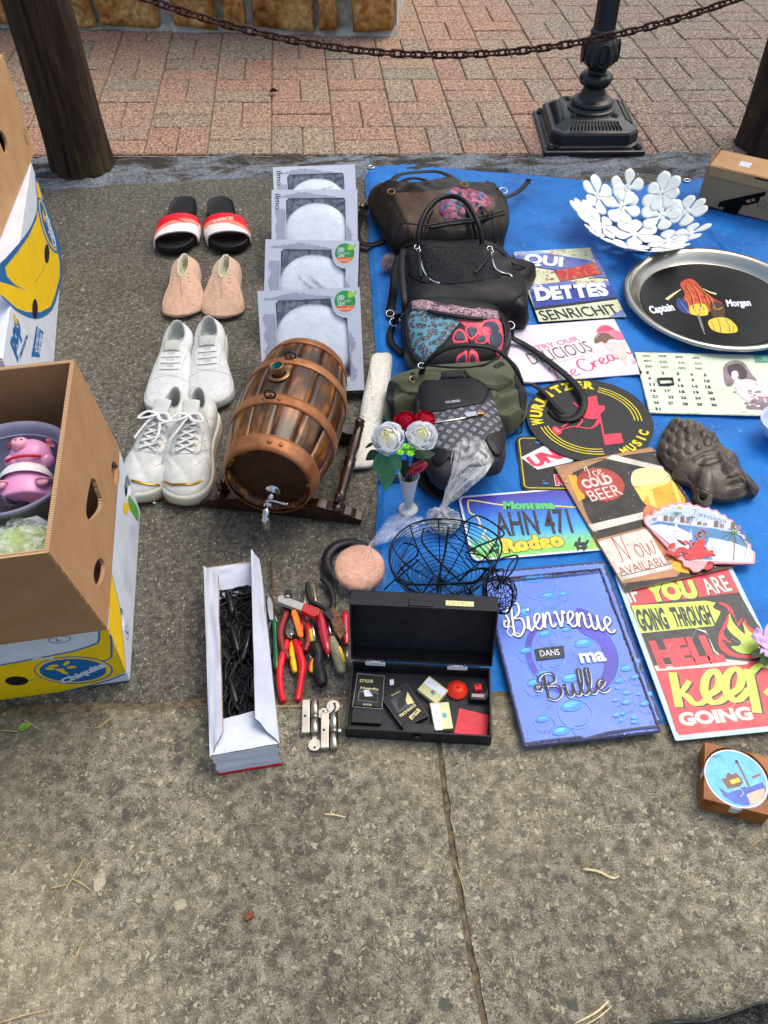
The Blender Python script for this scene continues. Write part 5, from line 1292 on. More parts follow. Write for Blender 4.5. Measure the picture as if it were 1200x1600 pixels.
# quilted sneakers with gold toe
m_q=mat('D0D2CE',.42,nz=(60,.07),bump=(260,.2)); m_gum=mat('C08A6E',.6); m_gold2=mat('C09030',.22,1.,nz=(30,.2)); m_qs=mat('C2C1B2',.5,nz=(30,.1))
for side,heel,toe,lab in ((-1,P(262,640,.075),P(212,778,.02),'left one of the white quilted sneakers with a gold toe line, its laces tied flat'),(1,P(305,640,.075),P(282,782,.02),'right one of the white quilted sneakers with a gold toe line and a trailing lace')):
    root,bv,rs,Bc=shoe('sneaker',lab,'sneaker',heel,toe,.245,1.12,side,m_q,m_wl2,m_qs,sh=.023,collar=(.19,.155,.062),ch_=(.088,.072,.096),group='quilted white sneakers',quilt=True,welt=.005,mo=m_gum)
    L_=.245
    t=MB(); t.grid(lambda u,v:(lambda x,y:(x,y,drop(bv,x,y,.0012,.04)))((u-.5)*.018,(.36+.27*v)*L_),4,14,m_wl2); t.build('tongue',root)
    tongue(root,bv,L_,.27,.42,.034,m_q,.105)
    lace_rows(root,bv,L_,.40,.62,5,.015,cr=True,wl=.0065)
    for s_ in (-1,1):
        for k in range(5): seam(root,bv,[(s_*.020,(.30+.09*k)*L_),(s_*.036,(.34+.09*k)*L_),(s_*.048,(.40+.09*k)*L_)],m_wl2,.0008)
        for k in range(5): seam(root,bv,[(s_*.048,(.30+.09*k)*L_),(s_*.036,(.34+.09*k)*L_),(s_*.022,(.42+.09*k)*L_)],m_wl2,.0008)
    seam(root,bv,[(-.028,.33*L_),(-.026,.5*L_),(-.026,.66*L_),(0,.69*L_),(.026,.66*L_),(.026,.5*L_),(.028,.33*L_)],m_wl2,.0011)
    gp=over(bv,[(-.036,.87*L_),(-.026,.905*L_),(-.006,.925*L_),(.016,.915*L_),(.034,.87*L_)],.0015)
    mb=MB(); mb.tube(gp,.0026,m_gold2,seg=8,flat=.0012,up=(0,0,1)); mb.build('toe_trim',root)
    # bow
    mb=MB(); c=over(bv,[(0,.40*L_),(0,.41*L_)],.006,1)[0]
    for a0,l in ((2.6,.034),(.5,.036)):
        d=V((cos(a0),sin(a0),0)); nn=V((-d.y,d.x,0)); mb.tube(catmull([c,c+d*l*.5+nn*.009+V((0,0,.004)),c+d*l,c+d*l*.5-nn*.009+V((0,0,.003)),c],5),.0032,m_lace,seg=8,flat=.001,up=(0,0,1))
    mb.build('lace_bow',root)
    mb=MB(); e1=catmull([c,c+V((.02,.02,-.004)),c+V((.043,.035,-.03)),V((.062,.18,.012)),V((.072,.21,.004))] if side>0 else [c,c+V((.01,.02,0)),c+V((.02,.045,-.008)),c+V((.024,.06,-.012))],6)
    mb.tube(e1,.0028,m_lace,seg=8,flat=.001,up=(0,0,1)); 
    e2=catmull([c,c+V((-.012,.02,0)),c+V((-.018,.05,-.008)),c+V((-.012,.065,-.012))] if side<0 else [c,c+V((.01,.03,-.002)),c+V((.03,.065,-.02)),V((.058,.215,.006)),V((.052,.24,.005))],6)
    mb.tube(e2,.0028,m_lace,seg=8,flat=.001,up=(0,0,1)); mb.build('lace_end',root)
# beige slippers
m_sl=mat('C9A58C',.85,nz=(90,.12),bump=(500,.3),sheen=.3); m_fl=mat('DED8BC',.95,nz=(200,.2),bump=(500,1.),sheen=.5)
for side,heel,toe,lab in ((-1,P(288,394,.05),P(284,495,.01),'left one of the soft beige slippers with cream fleece lining'),(1,P(354,389,.05),P(345,497,.01),'right one of the soft beige slippers with cream fleece lining')):
    root,bv,rs,Bc=shoe('slipper',lab,'slipper',heel,toe,.215,1.42,side,m_sl,m_fl,m_sl,sh=.008,collar=(.27,.255,.060),ch_=(.046,.046,.050),group='beige slippers',welt=.0,soft=True)
    seam(root,bv,[(0,.42*.215),(.002,.55*.215),(0,.78*.215)],mat('A98670',.9),.0007)
    for k in range(4):
        for s_ in (-1,1):
            p=over(bv,[(s_*(.014+.002*k),(.36+.06*k)*.215),(s_*(.014+.002*k)+.004,(.38+.06*k)*.215)],.001,2); mb=MB(); mb.tube(p,.0012,m_fl,seg=5); mb.build('stitch',root)
# slides
m_sb=mat('16171B',.5,nz=(60,.2),bump=(300,.3)); m_sr=mat('E2142A',.4,nz=(40,.05)); m_sc=mat('F08A78',.45); m_sw=mat('EDE3E4',.45)
for side,heel,toe,lab in ((-1,P(290,309,.02),P(273,396,.01),'left one of the black slide sandals with a red, coral and white band'),(1,P(340,306,.02),P(362,394,.01),'right one of the black slide sandals with a red, coral and white band')):
    L_=.265; d=toe-heel; d.z=0; d.normalize(); root=empty('slide_sandal',(toe.x-d.x*L_,toe.y-d.y*L_,.001),math.atan2(d.y,d.x)-PI/2,lab,'sandal','black slide sandals')
    G=footring(L_,1.18,side,72)
    mb=MB(); lay=[(0,.97),(.004,1.),(.02,1.),(.024,.985),(.0225,.93),(.019,.86),(.018,.5)]
    mb.rings([[V((p.x*k,L_/2+(p.y-L_/2)*k,z+.006*(1-p.y/L_))) for p in G] for z,k in lay],m_sb); mb.build('footbed',root,sub=1)
    mb=MB(); mb.tube([V((.02*cos(a),.05+.022*sin(a),.0225)) for a in [2*PI*k/24 for k in range(20)]],.0012,m_blk,seg=5); mb.build('heel_emboss',root)
    mb=MB()
    def band(u,v,lift=0.):
        a=PI*u; y=(.575+.265*v+.04*cos(a)*side+.03*sin(a)*(1-2*v)*-.5)*L_
        hw=.055-.004*abs(v-.5); x=-hw*cos(a)*1.02; z=.006+.048*(sin(a)**.62)+lift-.008*v*sin(a)
        return V((x,y,z))
    NU,NV=72,40
    g=MB()
    vs=[band(i/NU,j/NV) for j in range(NV+1) for i in range(NU+1)]
    for mm_ in (m_sr,m_sc,m_sw):
        fs=[]
        for j in range(NV):
            for i in range(NU):
                u,v=(i+.5)/NU,(j+.5)/NV; sw=.46-.5*side*(u-.5)+.04*sin(u*9)
                k=m_sr if v<sw-.08 else (m_sc if v<sw+.16 and .10<u<.90 else m_sw)
                if k is mm_: fs.append((j*(NU+1)+i,j*(NU+1)+i+1,(j+1)*(NU+1)+i+1,(j+1)*(NU+1)+i))
        g.add(vs,fs,mm_)
    o=g.build('band',root,solid=.004)
    # embossed mark / word on the band
    vs2=[];mbp=MB(); bv=BVHTree.FromPolygons([tuple(v) for v in vs],[(j*(NU+1)+i,j*(NU+1)+i+1,(j+1)*(NU+1)+i+1,(j+1)*(NU+1)+i) for j in range(NV) for i in range(NU)])
    if side>0:
        gv,gf=glyphs('NIKE',.06); x1=max(v[0] for v in gv)
        mbp.add([(lambda x,y:(x,y,drop(bv,x,y,.0032,.04)))(.030-.052*v[0]/x1,.645*L_+.012-.017*v[1]) for v in gv],gf,mat('F6B8A0',.4),False)
    else:
        sw=[(-.028,.0),(-.018,.012),(-.006,.012),(.03,-.008),(-.004,.004),(-.014,.004),(-.018,-.002)]
        q=catmull([V((-x,.68*L_-y,0)) for x,y in sw],3,True); tri=geometry.tessellate_polygon([q]); mbp.add([(p.x,p.y,drop(bv,p.x,p.y,.0032,.04)) for p in q],[tuple(t) for t in tri],m_sr,False)
    mbp.build('emblem',root)
# ======================= LED LAMP BOXES =======================
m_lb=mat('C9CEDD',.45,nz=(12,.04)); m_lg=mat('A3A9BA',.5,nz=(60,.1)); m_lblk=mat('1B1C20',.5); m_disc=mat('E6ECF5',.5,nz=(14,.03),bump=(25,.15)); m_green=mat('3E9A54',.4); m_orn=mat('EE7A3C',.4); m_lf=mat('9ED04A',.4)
labs=['farthest of the four pale grey lamp boxes, at the cement edge','second farthest pale grey lamp box, only the top of its disc lamp showing','pale grey lamp box with a green sticker and blurred text across its lamp','nearest pale grey lamp box with a green sticker, touching the barrel']
for k,(tl,tr,zt) in enumerate((((432,263),(549,259),.155),((427,298),(556,297),.162),((415,374),(561,377),.172),((405,454),(559,448),.18))):
    a_,b_=P(*tl,zt),P(*tr,zt); w=.206; c=(a_+b_)/2; d=(b_-a_).normalized(); dn=V((d.y,-d.x,0)); th=.036
    al=math.asin(min(.95,(zt-th*.72)/w)); base=c+dn*w*cos(al); 
    root=empty('lamp_box',(base.x,base.y,th*cos(al)+.001),0,labs[k],'lamp box','grey boxes of round LED lamps',rot=(al,0,math.atan2(d.y,d.x)))
    mb=MB(); X=MX.Identity(4); st=k>=2
    hole=[(-.068,.028),(.074,.028),(.076,.034)]+([(.075,.146),(.066,.147),(.054,.153),(.047,.163),(.044,.180),(.043,.186)] if st else [(.074,.180),(.070,.186)])+[(-.062,.186),(-.068,.180)]
    panel(mb,[(-w/2,0),(w/2,0),(w/2,w),(-w/2,w)],[hole],.0008,m_lb,X); mb.build('front_panel',root)
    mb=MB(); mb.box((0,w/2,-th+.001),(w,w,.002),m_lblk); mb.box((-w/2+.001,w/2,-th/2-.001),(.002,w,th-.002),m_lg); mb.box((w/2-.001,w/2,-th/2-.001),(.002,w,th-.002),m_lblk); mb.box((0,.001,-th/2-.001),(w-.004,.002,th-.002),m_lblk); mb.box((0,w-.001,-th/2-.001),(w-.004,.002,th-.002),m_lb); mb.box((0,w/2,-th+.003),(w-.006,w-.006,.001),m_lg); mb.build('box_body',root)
    mb=MB(); mb.lathe([(.080,-.033),(.082,-.02),(.080,-.010),(.074,-.006),(.050,-.0038),(.0,-.003)],m_disc,seg=64,X=MX.Translation((.004,.098,0)),cap0=False,cap1=False); mb.build('lamp_disc',root)
    mb=MB(); mb.grid(lambda u,v:(-.066+.140*u,.029+.156*v,-.0022+.0012*noise.noise(V((u*7+k*3,v*7,0)))+.0007*noise.noise(V((u*19+k,v*22,0)))),30,30,film(.1,.12)); mb.build('window_film',root)
    rz_=MW(root); U=rz_.to_3x3()@V((1,0,0)); Vv=rz_.to_3x3()@V((0,1,0)); F=Face(root.location,U,Vv,(0,0,1),z0=.0002)
    rnd=random.Random(k+3)
    # ragged grey skyline band along top and right
    up_=[(-.085,w-.003 if not st else .176)]; n_=46
    top=[(-.09+.14*i/n_,.188+.010*math.exp(-((i/n_-.45)/.28)**2)+rnd.uniform(0,.0035)) for i in range(n_+1)]; F.poly([(-.09,.187)]+top+[(.05,.187)],m_lg,px=False)
    rt=[(.083+.010*sin(i*.35)*rnd.uniform(.3,1)+rnd.uniform(0,.003),.02+.1*i/30) for i in range(31)]; F.poly([(.076,.02)]+rt+[(.076,.12)],m_lg,px=False)
    lf=[(-.088-.006*abs(sin(i*.4))-rnd.uniform(0,.002),.03+.13*i/30) for i in range(31)]; F.poly([(-.070,.03)]+lf+[(-.070,.16)],m_lg,px=False)
    if not st: 
        a=V((-.091,.19)); F.text('ilmo',(-.094,.196),(-.094,.158),(-.081,.196),m_ink,bold=.01,px=False)
    else:
        F.ell((.072,.1790),.0255,.0255,m_lb,px=False); F.ell((.072,.1790),.0215,.0215,m_green,px=False)
        F.poly([(.072+.0215*cos(t),.1790+.0215*sin(t)) for t in [PI+.42+(PI-.84)*q/16 for q in range(17)]],m_orn,px=False)
        F.text('LED',(.057,.1830),(.071,.1830),(.057,.1910),m_wht,px=False,bold=.03); F.text('Downlight',(.056,.1785),(.084,.1785),(.056,.1815),m_wht,px=False); F.text('22W',(.058,.1710),(.072,.1710),(.058,.1775),m_wht,px=False,bold=.03)
        F.poly([(.078,.1870),(.082,.2010),(.088,.1950),(.096,.2010),(.095,.1920),(.086,.1870)],m_lf,px=False,sm=3)
        if k==2 or k==3: F.text('Natural White',(.058,.1625),(.086,.1625),(.058,.1660),m_wht,px=False)
    F.build(root)
    if k in (0,2):
        F=Face(root.location,U,Vv,(0,0,1),z0=-.0012); ls=['Do not use beds','carriages prams','This bag is not','a toy keep away','from babies and','small children']
        for q,s_ in enumerate(ls):
            yy=.118-.011*q; an=-.62 if k==2 else .35; ca,sa=cos(an),sin(an); x0=-.03+.012*(q%3)+(.02 if q>2 else 0); y0=.125-.013*q+(.045 if q>2 else 0)
            F.text(s_,(x0,y0),(x0+.062*ca,y0+.062*sa),(x0-.0055*sa,y0+.0055*ca),m_lg if q%2 else m_sep,px=False)
        F.build(root,'bag_warning_print')
# ======================= BARREL =======================
m_ok,N,L,b=node_mat('barrel_wood',.4,.35); b.inputs['Coat Weight'].default_value=.25; b.inputs['Coat Roughness'].default_value=.12
tc=N.new('ShaderNodeTexCoord').outputs['Object']; oi=N.new('ShaderNodeObjectInfo')
va=N.new('ShaderNodeVectorMath'); va.operation='ADD'; vsx=N.new('ShaderNodeVectorMath'); vsx.operation='SCALE'; vsx.inputs[3].default_value=7; cmb=N.new('ShaderNodeCombineXYZ'); L.new(oi.outputs['Random'],cmb.inputs[0]); L.new(oi.outputs['Random'],cmb.inputs[2]); L.new(cmb.outputs[0],vsx.inputs[0]); L.new(tc,va.inputs[0]); L.new(vsx.outputs[0],va.inputs[1])
mp=N.new('ShaderNodeMapping'); mp.inputs['Scale'].default_value=(1,.12,1); L.new(va.outputs[0],mp.inputs[0])
n1=tex(N,L,'Noise',70,mp.outputs[0],Detail=6.,Distortion=.8); n2=tex(N,L,'Noise',16,va.outputs[0],Detail=4.)
r1=ramp(N,[(.3,'2E1C0E'),(.5,'64421F'),(.68,'A07436')]); L.new(n1.outputs[0],r1.inputs[0]); r2=ramp(N,[(.38,'3A2E28'),(.5,'9A8068'),(.62,'FFE0A8')]); L.new(n2.outputs[0],r2.inputs[0])
c=mixc(N,L,.85,r1.outputs[0],r2.outputs[0],'MULTIPLY'); ra_=ramp(N,[(.0,'8C7A6A'),(.5,'D8C0A0'),(1,'FFF0C0')]); L.new(oi.outputs['Random'],ra_.inputs[0]); c=mixc(N,L,.5,c,ra_.outputs[0],'MULTIPLY')
hs=N.new('ShaderNodeHueSaturation'); hs.inputs['Value'].default_value=1.5; L.new(c,hs.inputs['Color'])
L.new(hs.outputs[0],b.inputs['Base Color']); bumpn(N,L,b,n1.outputs[0],.25,.002)
m_cop=mat('A8754E',.5,.45,nz=(18,.2),bump=(40,.15),col2='86502F'); m_dkw=mat('3A1F14',.28,nz=(60,.35),col2='1C0F0A',coat=.6); m_head=mat('4A2C18',.5,nz=(30,.4),col2='2C190E')
m_chr=mat('C8CCD2',.16,1.,nz=(20,.1)); m_iron2=mat('2A2A2C',.4,.6); m_brs=mat('8C6A4A',.35,.8); m_verd=mat('2E8088',.5,nz=(60,.3))
bz=.122; f0=P(419,751,bz); f1=P(482,574,bz); BL=.295; ax_=(f1-f0); ax_.z=0; ax_.normalize()
BAR=empty('wooden_barrel',(f0.x,f0.y,.0),math.atan2(ax_.y,ax_.x)-PI/2,'small varnished wooden barrel with copper hoops and a chrome tap','barrel')
def br(t): return .0745+.0215*(1-(2*t-1)**2)-.001*(t<.5)*0
NS=13
for k in range(NS):
    mb=MB(); a0=2*PI*k/NS+.05; a1=a0+2*PI/NS-.008; n_=5; rg=[]
    for i in range(15):
        t=i/14; y=t*BL; r=br(t); ring=[]
        for q in range(n_+1): a=a0+(a1-a0)*q/n_; e=.0006 if q in (0,n_) else 0; ring.append(V(((r-e)*cos(a),y,bz+(r-e)*sin(a))))
        for q in range(n_,-1,-1): a=a0+(a1-a0)*q/n_; ring.append(V(((r-.009)*cos(a),y,bz+(r-.009)*sin(a))))
        rg.append(ring)
    mb.rings(rg,m_ok); mb.build('stave',BAR)
mb=MB(); mb.lathe([(br(t/14)-.0035,t/14*BL) for t in range(15)],m_head,seg=48,X=MX.Translation((0,0,bz))@MX.Rotation(-PI/2,4,'X'),cap0=False,cap1=False); mb.build('inner_shell',BAR)
def hoop(t0,t1,off=.0018,nm='hoop'):
    mb=MB(); X=MX.Translation((0,0,bz))@MX.Rotation(-PI/2,4,'X'); pr=[(br(t0)-.001,t0*BL),(br(t0)+off,t0*BL)]+[(br(t0+(t1-t0)*q/4)+off+.0004,(t0+(t1-t0)*q/4)*BL) for q in range(1,4)]+[(br(t1)+off,t1*BL),(br(t1)-.001,t1*BL)]
    mb.lathe(pr,m_cop,seg=72,X=X,cap0=False,cap1=False); return mb.build(nm,BAR)
hoop(-.012,.085); hoop(.30,.375); hoop(.66,.735); hoop(.935,1.012)
for (t,y) in ((.22,0),): pass
mb=MB(); mb.lathe([(.0,.016),(.066,.016)],m_head,seg=48,X=MX.Translation((0,0,bz))@MX.Rotation(-PI/2,4,'X'),cap0=False,cap1=False)
mb.lathe([(.066,.016),(.067,.002),(.0745,.0)],m_ok,seg=48,X=MX.Translation((0,0,bz))@MX.Rotation(-PI/2,4,'X'),cap0=False,cap1=False); mb.build('front_head',BAR)
mb=MB(); mb.lathe([(.0,BL-.012),(.068,BL-.012)],m_head,seg=48,X=MX.Translation((0,0,bz))@MX.Rotation(-PI/2,4,'X'),cap0=False,cap1=False); mb.build('rear_head',BAR)
def onb(t,a,off=0.): # point and frame on barrel surface; a from top
    r=br(t)+off; return V((r*sin(a),t*BL,bz+r*cos(a)))
for t,a in ((.04,.10),(.04,.34),(.335,-.22),(.335,.05),(.70,.05),(.70,.22)):
    p=onb(t,a,.002); mb=MB(); mb.ball(p,.0045,m_cop,seg=10,rs=6,sc=(1,1,.5)); mb.build('rivet',BAR)
for t,a in ((.345,-.12),(.715,-.03)): 
    p=onb(t,a,.002); mb=MB(); mb.tube([p+V((.0095*cos(q),.0035*sin(q)*.9,.006+.006*sin(q))) for q in [2*PI*k/18 for k in range(18)]],.0018,m_iron2,seg=6,closed=True); mb.box(p,(.006,.008,.004),m_iron2); mb.build('carrying_ring',BAR)
p=onb(.555,-.13,0)
X=MX.Translation(p)@MX.Rotation(-.13,4,'Y')
mb=MB(); mb.lathe([(.0,.0008),(.019,.0008),(.020,.002),(.019,.0035),(.013,.004)],m_brs,seg=28,X=X@MX.Translation((.002,-.004,0)),cap0=False,cap1=False); mb.lathe([(.012,.003),(.0125,.018),(.0115,.0195),(.0095,.0185),(.0088,.002),(.0,.001)],m_brs,seg=28,X=X,cap0=False,cap1=False)
bo=mb.build('bung_bush',BAR); mb=MB(); mb.lathe([(.0093,.0175),(.0086,.003),(0.,.0025)],m_verd,seg=28,X=X,cap0=False,cap1=False); mb.build('bush_lining',bo)
# tap
tz=bz-.040; mb=MB(); XT=MX.Translation((.0,.016,tz))@MX.Rotation(PI/2,4,'X')
mb.lathe([(.0,.0),(.014,.0),(.0155,.002),(.013,.004),(.007,.006),(.0052,.009),(.0052,.03),(.0,.03)],m_chr,seg=24,X=XT,cap0=False,cap1=False)
mb.ball((0,-.018,tz),.0085,m_chr); mb.tube(catmull([(0,-.018,tz),(0,-.032,tz-.002),(0,-.040,tz-.012),(0,-.0415,tz-.024),(0,-.041,tz-.031)],5),[.0055]*5+[.006]*5+[.0075]*5+[.0078]*5+[.008],m_chr,seg=14); TAP=mb.build('tap',BAR)
mb=MB(); mb.tube([(0,-.018,tz+.006),(0,-.018,tz+.012)],.004,m_chr); mb.tube(catmull([(0,-.018,tz+.012),(.012,-.020,tz+.013),(.027,-.021,tz+.011),(.036,-.021,tz+.0105)],4),[.0028]*4+[.0024]*4+[.003]*4+[.0042],m_chr,seg=10); mb.build('lever',TAP)
# stand: two ogee cross beams and two turned rails
SP=f0+ax_*(BL/2)
ST_=empty('barrel_stand',(SP.x,SP.y,0),BAR.rotation_euler.z,'dark turned-wood cradle stand under the barrel','stand')
for y in (-.105,.095):
    mb=MB(); ol=[(-.148,0),(.148,0),(.150,.012),(.138,.016),(.130,.022),(.118,.024),(.112,.03),(.085,.032),(.07,.036),(.052,.03),(0,.0245),(-.052,.03),(-.07,.036),(-.085,.032),(-.112,.03),(-.118,.024),(-.130,.022),(-.138,.016),(-.150,.012)]
    X=MX.Translation((0,y+.011,0))@MX.Rotation(PI/2,4,'X'); mb.prism(ol,0,.022,m_dkw,X=X); mb.build('cross_beam',ST_,bevel=.0015)
for sx_ in (-1,1):
    pr=[(.004,-.128),(.007,-.124),(.0095,-.118),(.006,-.113),(.010,-.108),(.0075,-.102),(.010,-.097),(.0085,-.08),(.011,-.03),(.0085,-.012),(.0115,-.006),(.0085,0),(.0115,.006),(.0085,.012),(.011,.04),(.0085,.085),(.010,.09),(.0075,.096),(.010,.101),(.006,.107),(.0085,.113),(.004,.118)]
    mb=MB(); mb.lathe(pr,m_dkw,seg=18,X=MX.Translation((sx_*.108,0,.040))@MX.Rotation(-PI/2,4,'X')); mb.build('turned_rail',ST_)
    for y in (-.105,.095): mb=MB(); mb.lathe([(.007,.0),(.007,.04)],m_dkw,seg=10,X=MX.Translation((sx_*.108,y,0.02))); mb.build('peg',ST_)
# ======================= BAGS =======================
def proj(p):
    d=V(p)-CP; z=d.dot(CD); return 600+FPX*d.dot(CR)/z,800-FPX*d.dot(CU)/z
def inpoly(x,y,pl):
    c=False;n=len(pl)
    for i in range(n):
        x1,y1=pl[i]; x2,y2=pl[i-1]
        if (y1>y)!=(y2>y) and x<(x2-x1)*(y-y1)/(y2-y1)+x1: c=not c
    return c
class Bag:
    """soft body lying on the tarpaulin, outline measured at height zo"""
    def __init__(s,name,lab,cat,zm,ol,zo,h,m,z0=TZ-.003,pw=.45,wr=(14,.006),seed=0,n=110,k=22,tilt=None,part='body',group=None,relief=None,c=None):
        s.zp=ZP(zm); s.zm=zm; s.zo=zo
        w=[s.zp(x,y,zo) for x,y in ol]; ct=sum(w,V())/len(w)
        s.root=empty(name,(ct.x,ct.y,z0),0,lab,cat,group); s.c=V((ct.x,ct.y,z0)); s.h=h
        mb=MB(); puffy(mb,w,z0,h,m,n=n,k=k,pw=pw,wr=wr,seed=seed,tilt=tilt,c=c)
        if relief:
            for i,v in enumerate(mb.v):
                if v[2]>z0+h*.35:
                    q=proj(v); mb.v[i]=(v[0],v[1],v[2]+relief((q[0]-zm[0])*zm[2],(q[1]-zm[1])*zm[2],v))
        s.bv=bvh(mb); s.put(mb,part)
    def put(s,mb,name,parent=None,**k):
        mb.v=[(v[0]-s.c.x,v[1]-s.c.y,v[2]-s.c.z) for v in mb.v]; return mb.build(name,parent or s.root,**k)
    def w(s,x,y,z=None):
        """photo point -> world point on the bag surface"""
        z=s.h if z is None else z
        p=s.zp(x,y,z)
        for _ in range(4): z2=drop(s.bv,p.x,p.y,0,s.c.z+.002); p=s.zp(x,y,z2)
        return p
    def patch(s,name,ol,m,off=.0014,n=64,k=9,smooth=3,wr=None):
        mb=MB(); patch(mb,s.bv,[s.w(*p) for p in ol],m,off=off,n=n,k=k,smooth=smooth,wr=wr,default=s.c.z); return s.put(mb,name)
    def cord(s,name,pts,r,m,off=.001,n=6,flat=None,seg=8,zs=None):
        q=[]
        for i,p in enumerate(pts):
            if len(p)==3: q.append(s.zp(*p))
            else: a=s.w(*p); q.append(a+V((0,0,off)))
        mb=MB(); mb.tube(catmull(q,n),r,m,seg=seg,flat=flat,up=(0,0,1) if flat else None); return s.put(mb,name)
    def ring(s,name,x,y,r,m,z=None,t=.0012,tilt=(.3,0)):
        p=s.zp(x,y,z) if z is not None else s.w(x,y)+V((0,0,.003)); mb=MB()
        mb.tube([p+V((r*cos(a),r*sin(a),r*(cos(a)*tilt[1]+sin(a)*tilt[0]))) for a in [2*PI*k/20 for k in range(20)]],t,m,seg=6,closed=True); return s.put(mb,name)
def leather(c,c2=None,r=.42,b_=(75,.55),nz=(30,.18)): return mat(c,r+.04,nz=nz,bump=b_,col2=c2,spec=.24)
m_lblack=leather('131316','0D0D0F',.36); m_lblack2=leather('19191C','111113',.44,(700,.3)); m_strap=leather('151417','0F0F11',.4,(300,.2)); m_silver=mat('B8BCC2',.25,1.,nz=(80,.1)); m_brassy=mat('9A7A4C',.35,1.,nz=(60,.2))
m_emb,N,L,b=node_mat('embossed_leather',.45,.25); tc=N.new('ShaderNodeTexCoord').outputs['Object']
wv=N.new('ShaderNodeTexWave'); wv.inputs['Scale'].default_value=75; wv.bands_direction='Y'; wv.inputs['Distortion'].default_value=5; wv.inputs['Detail'].default_value=3; L.new(tc,wv.inputs[0])
vo=tex(N,L,'Voronoi',210,tc); mm=N.new('ShaderNodeMath'); mm.operation='MULTIPLY'; L.new(wv.outputs['Fac'],mm.inputs[0]); L.new(vo.outputs['Distance'],mm.inputs[1])
b.inputs['Base Color'].default_value=(*lin('19191C'),1); bumpn(N,L,b,mm.outputs[0],.9,.004)
m_fleather,N,L,b=node_mat('brown_suede',.75,.3); tc=N.new('ShaderNodeTexCoord').outputs['Object']
n1=tex(N,L,'Noise',9,tc,Detail=6.,Distortion=.5); r1=ramp(N,[(.3,'3A2A20'),(.5,'5E4A3C'),(.7,'7A6453')]); L.new(n1.outputs[0],r1.inputs[0]); L.new(r1.outputs[0],b.inputs['Base Color']); n2=tex(N,L,'Noise',120,tc,Detail=4.); bumpn(N,L,b,n2.outputs[0],.4,.003)
m_flor,N,L,b=node_mat('floral_print',.6,.3); tc=N.new('ShaderNodeTexCoord').outputs['Object']
v1=tex(N,L,'Voronoi',85,tc,Randomness=1.); s1=N.new('ShaderNodeSeparateColor'); L.new(v1.outputs['Color'],s1.inputs[0])
r1=ramp(N,[(0,'8C3A58'),(.25,'B06A80'),(.45,'2F5A7E'),(.6,'2A2430'),(.75,'A8586E'),(.88,'3E7490'),(1,'6A4A50')],'CONSTANT'); 
nn=tex(N,L,'Noise',60,tc,Detail=5.,Distortion=1.5); ad=N.new('ShaderNodeMath'); ad.operation='MULTIPLY_ADD'; ad.inputs[1].default_value=.5; L.new(nn.outputs[0],ad.inputs[0]); L.new(s1.outputs[0],ad.inputs[2]); sb=N.new('ShaderNodeMath'); sb.operation='SUBTRACT'; sb.inputs[1].default_value=.25; L.new(ad.outputs[0],sb.inputs[0]); L.new(sb.outputs[0],r1.inputs[0])
L.new(r1.outputs[0],b.inputs['Base Color'])
m_tweed,N,L,b=node_mat('boucle_trim',.95,.1); tc=N.new('ShaderNodeTexCoord').outputs['Object']
v1=tex(N,L,'Noise',130,tc,Detail=5.,Roughness=.8,Distortion=1.); r1=ramp(N,[(.36,'1E2030'),(.44,'6E5A78'),(.5,'D8A8B4'),(.56,'E8E0E0'),(.62,'D8506E'),(.7,'3A4A70')]); L.new(v1.outputs[0],r1.inputs[0]); L.new(r1.outputs[0],b.inputs['Base Color']); bumpn(N,L,b,v1.outputs[0],1.,.008)
m_leo,N,L,b=node_mat('leopard_print',.5,.4); tc=N.new('ShaderNodeTexCoord').outputs['Object']
nw=tex(N,L,'Noise',40,tc,Detail=2.); ad=N.new('ShaderNodeMixRGB'); ad.inputs[0].default_value=.02; L.new(tc,ad.inputs[1]); L.new(nw.outputs['Color'],ad.inputs[2])
v1=tex(N,L,'Voronoi',78,ad.outputs[0],Randomness=.9); n3=tex(N,L,'Noise',150,tc); ad2=N.new('ShaderNodeMath'); ad2.operation='MULTIPLY_ADD'; ad2.inputs[1].default_value=.5; L.new(n3.outputs[0],ad2.inputs[0]); L.new(v1.outputs['Distance'],ad2.inputs[2])
r1=ramp(N,[(.34,'7A7274'),(.50,'787072'),(.56,'2E2428'),(.68,'3A2C30'),(.74,'4E7E92'),(1,'5E92A6')]); L.new(ad2.outputs[0],r1.inputs[0]); L.new(r1.outputs[0],b.inputs['Base Color'])
Z3=(550,250,4.)
# 1 hobo
B1=Bag('shoulder_bag','dark brown leather shoulder bag with a painted floral flap, farthest of the bags','bag',Z3,[(95,235),(130,200),(165,230),(205,262),(300,205),(420,210),(520,198),(620,180),(740,195),(850,222),(955,240),(985,330),(972,430),(900,492),(830,515),(600,550),(400,545),(270,560),(215,490),(160,380),(110,290)],.045,.105,leather('2A211D','191412',.33,(90,.3)),pw=.5,wr=(16,.010),seed=2,group='handbags on the tarpaulin')
B1.patch('flap',[(262,215),(340,215),(430,212),(520,200),(620,185),(760,205),(870,232),(895,280),(860,320),(700,352),(580,362),(480,385),(400,398),(330,378),(285,300)],m_fleather,off=.003,smooth=3)
B1.patch('floral_panel',[(545,290),(575,235),(610,190),(700,186),(790,205),(850,240),(872,290),(820,312),(740,340),(620,350),(550,345)],m_flor,off=.0045,smooth=3)
B1.patch('side_panel',[(870,240),(950,250),(978,330),(960,420),(900,450),(880,360)],leather('3A3426','1A1612',.4,(60,.4)),off=.002)
B1.cord('zip',[(300,405),(360,405),(420,412),(480,412),(620,390),(740,375),(850,350),(950,322)],.0018,m_blk,off=.003)
B1.cord('seam_roll',[(480,430),(620,408),(740,392),(850,368),(950,345)],.0035,m_lblack,off=.002)
for x,y in ((245,205),(700,160)):
    B1.ring('buckle',x,y,.009,m_brassy,t=.0014)
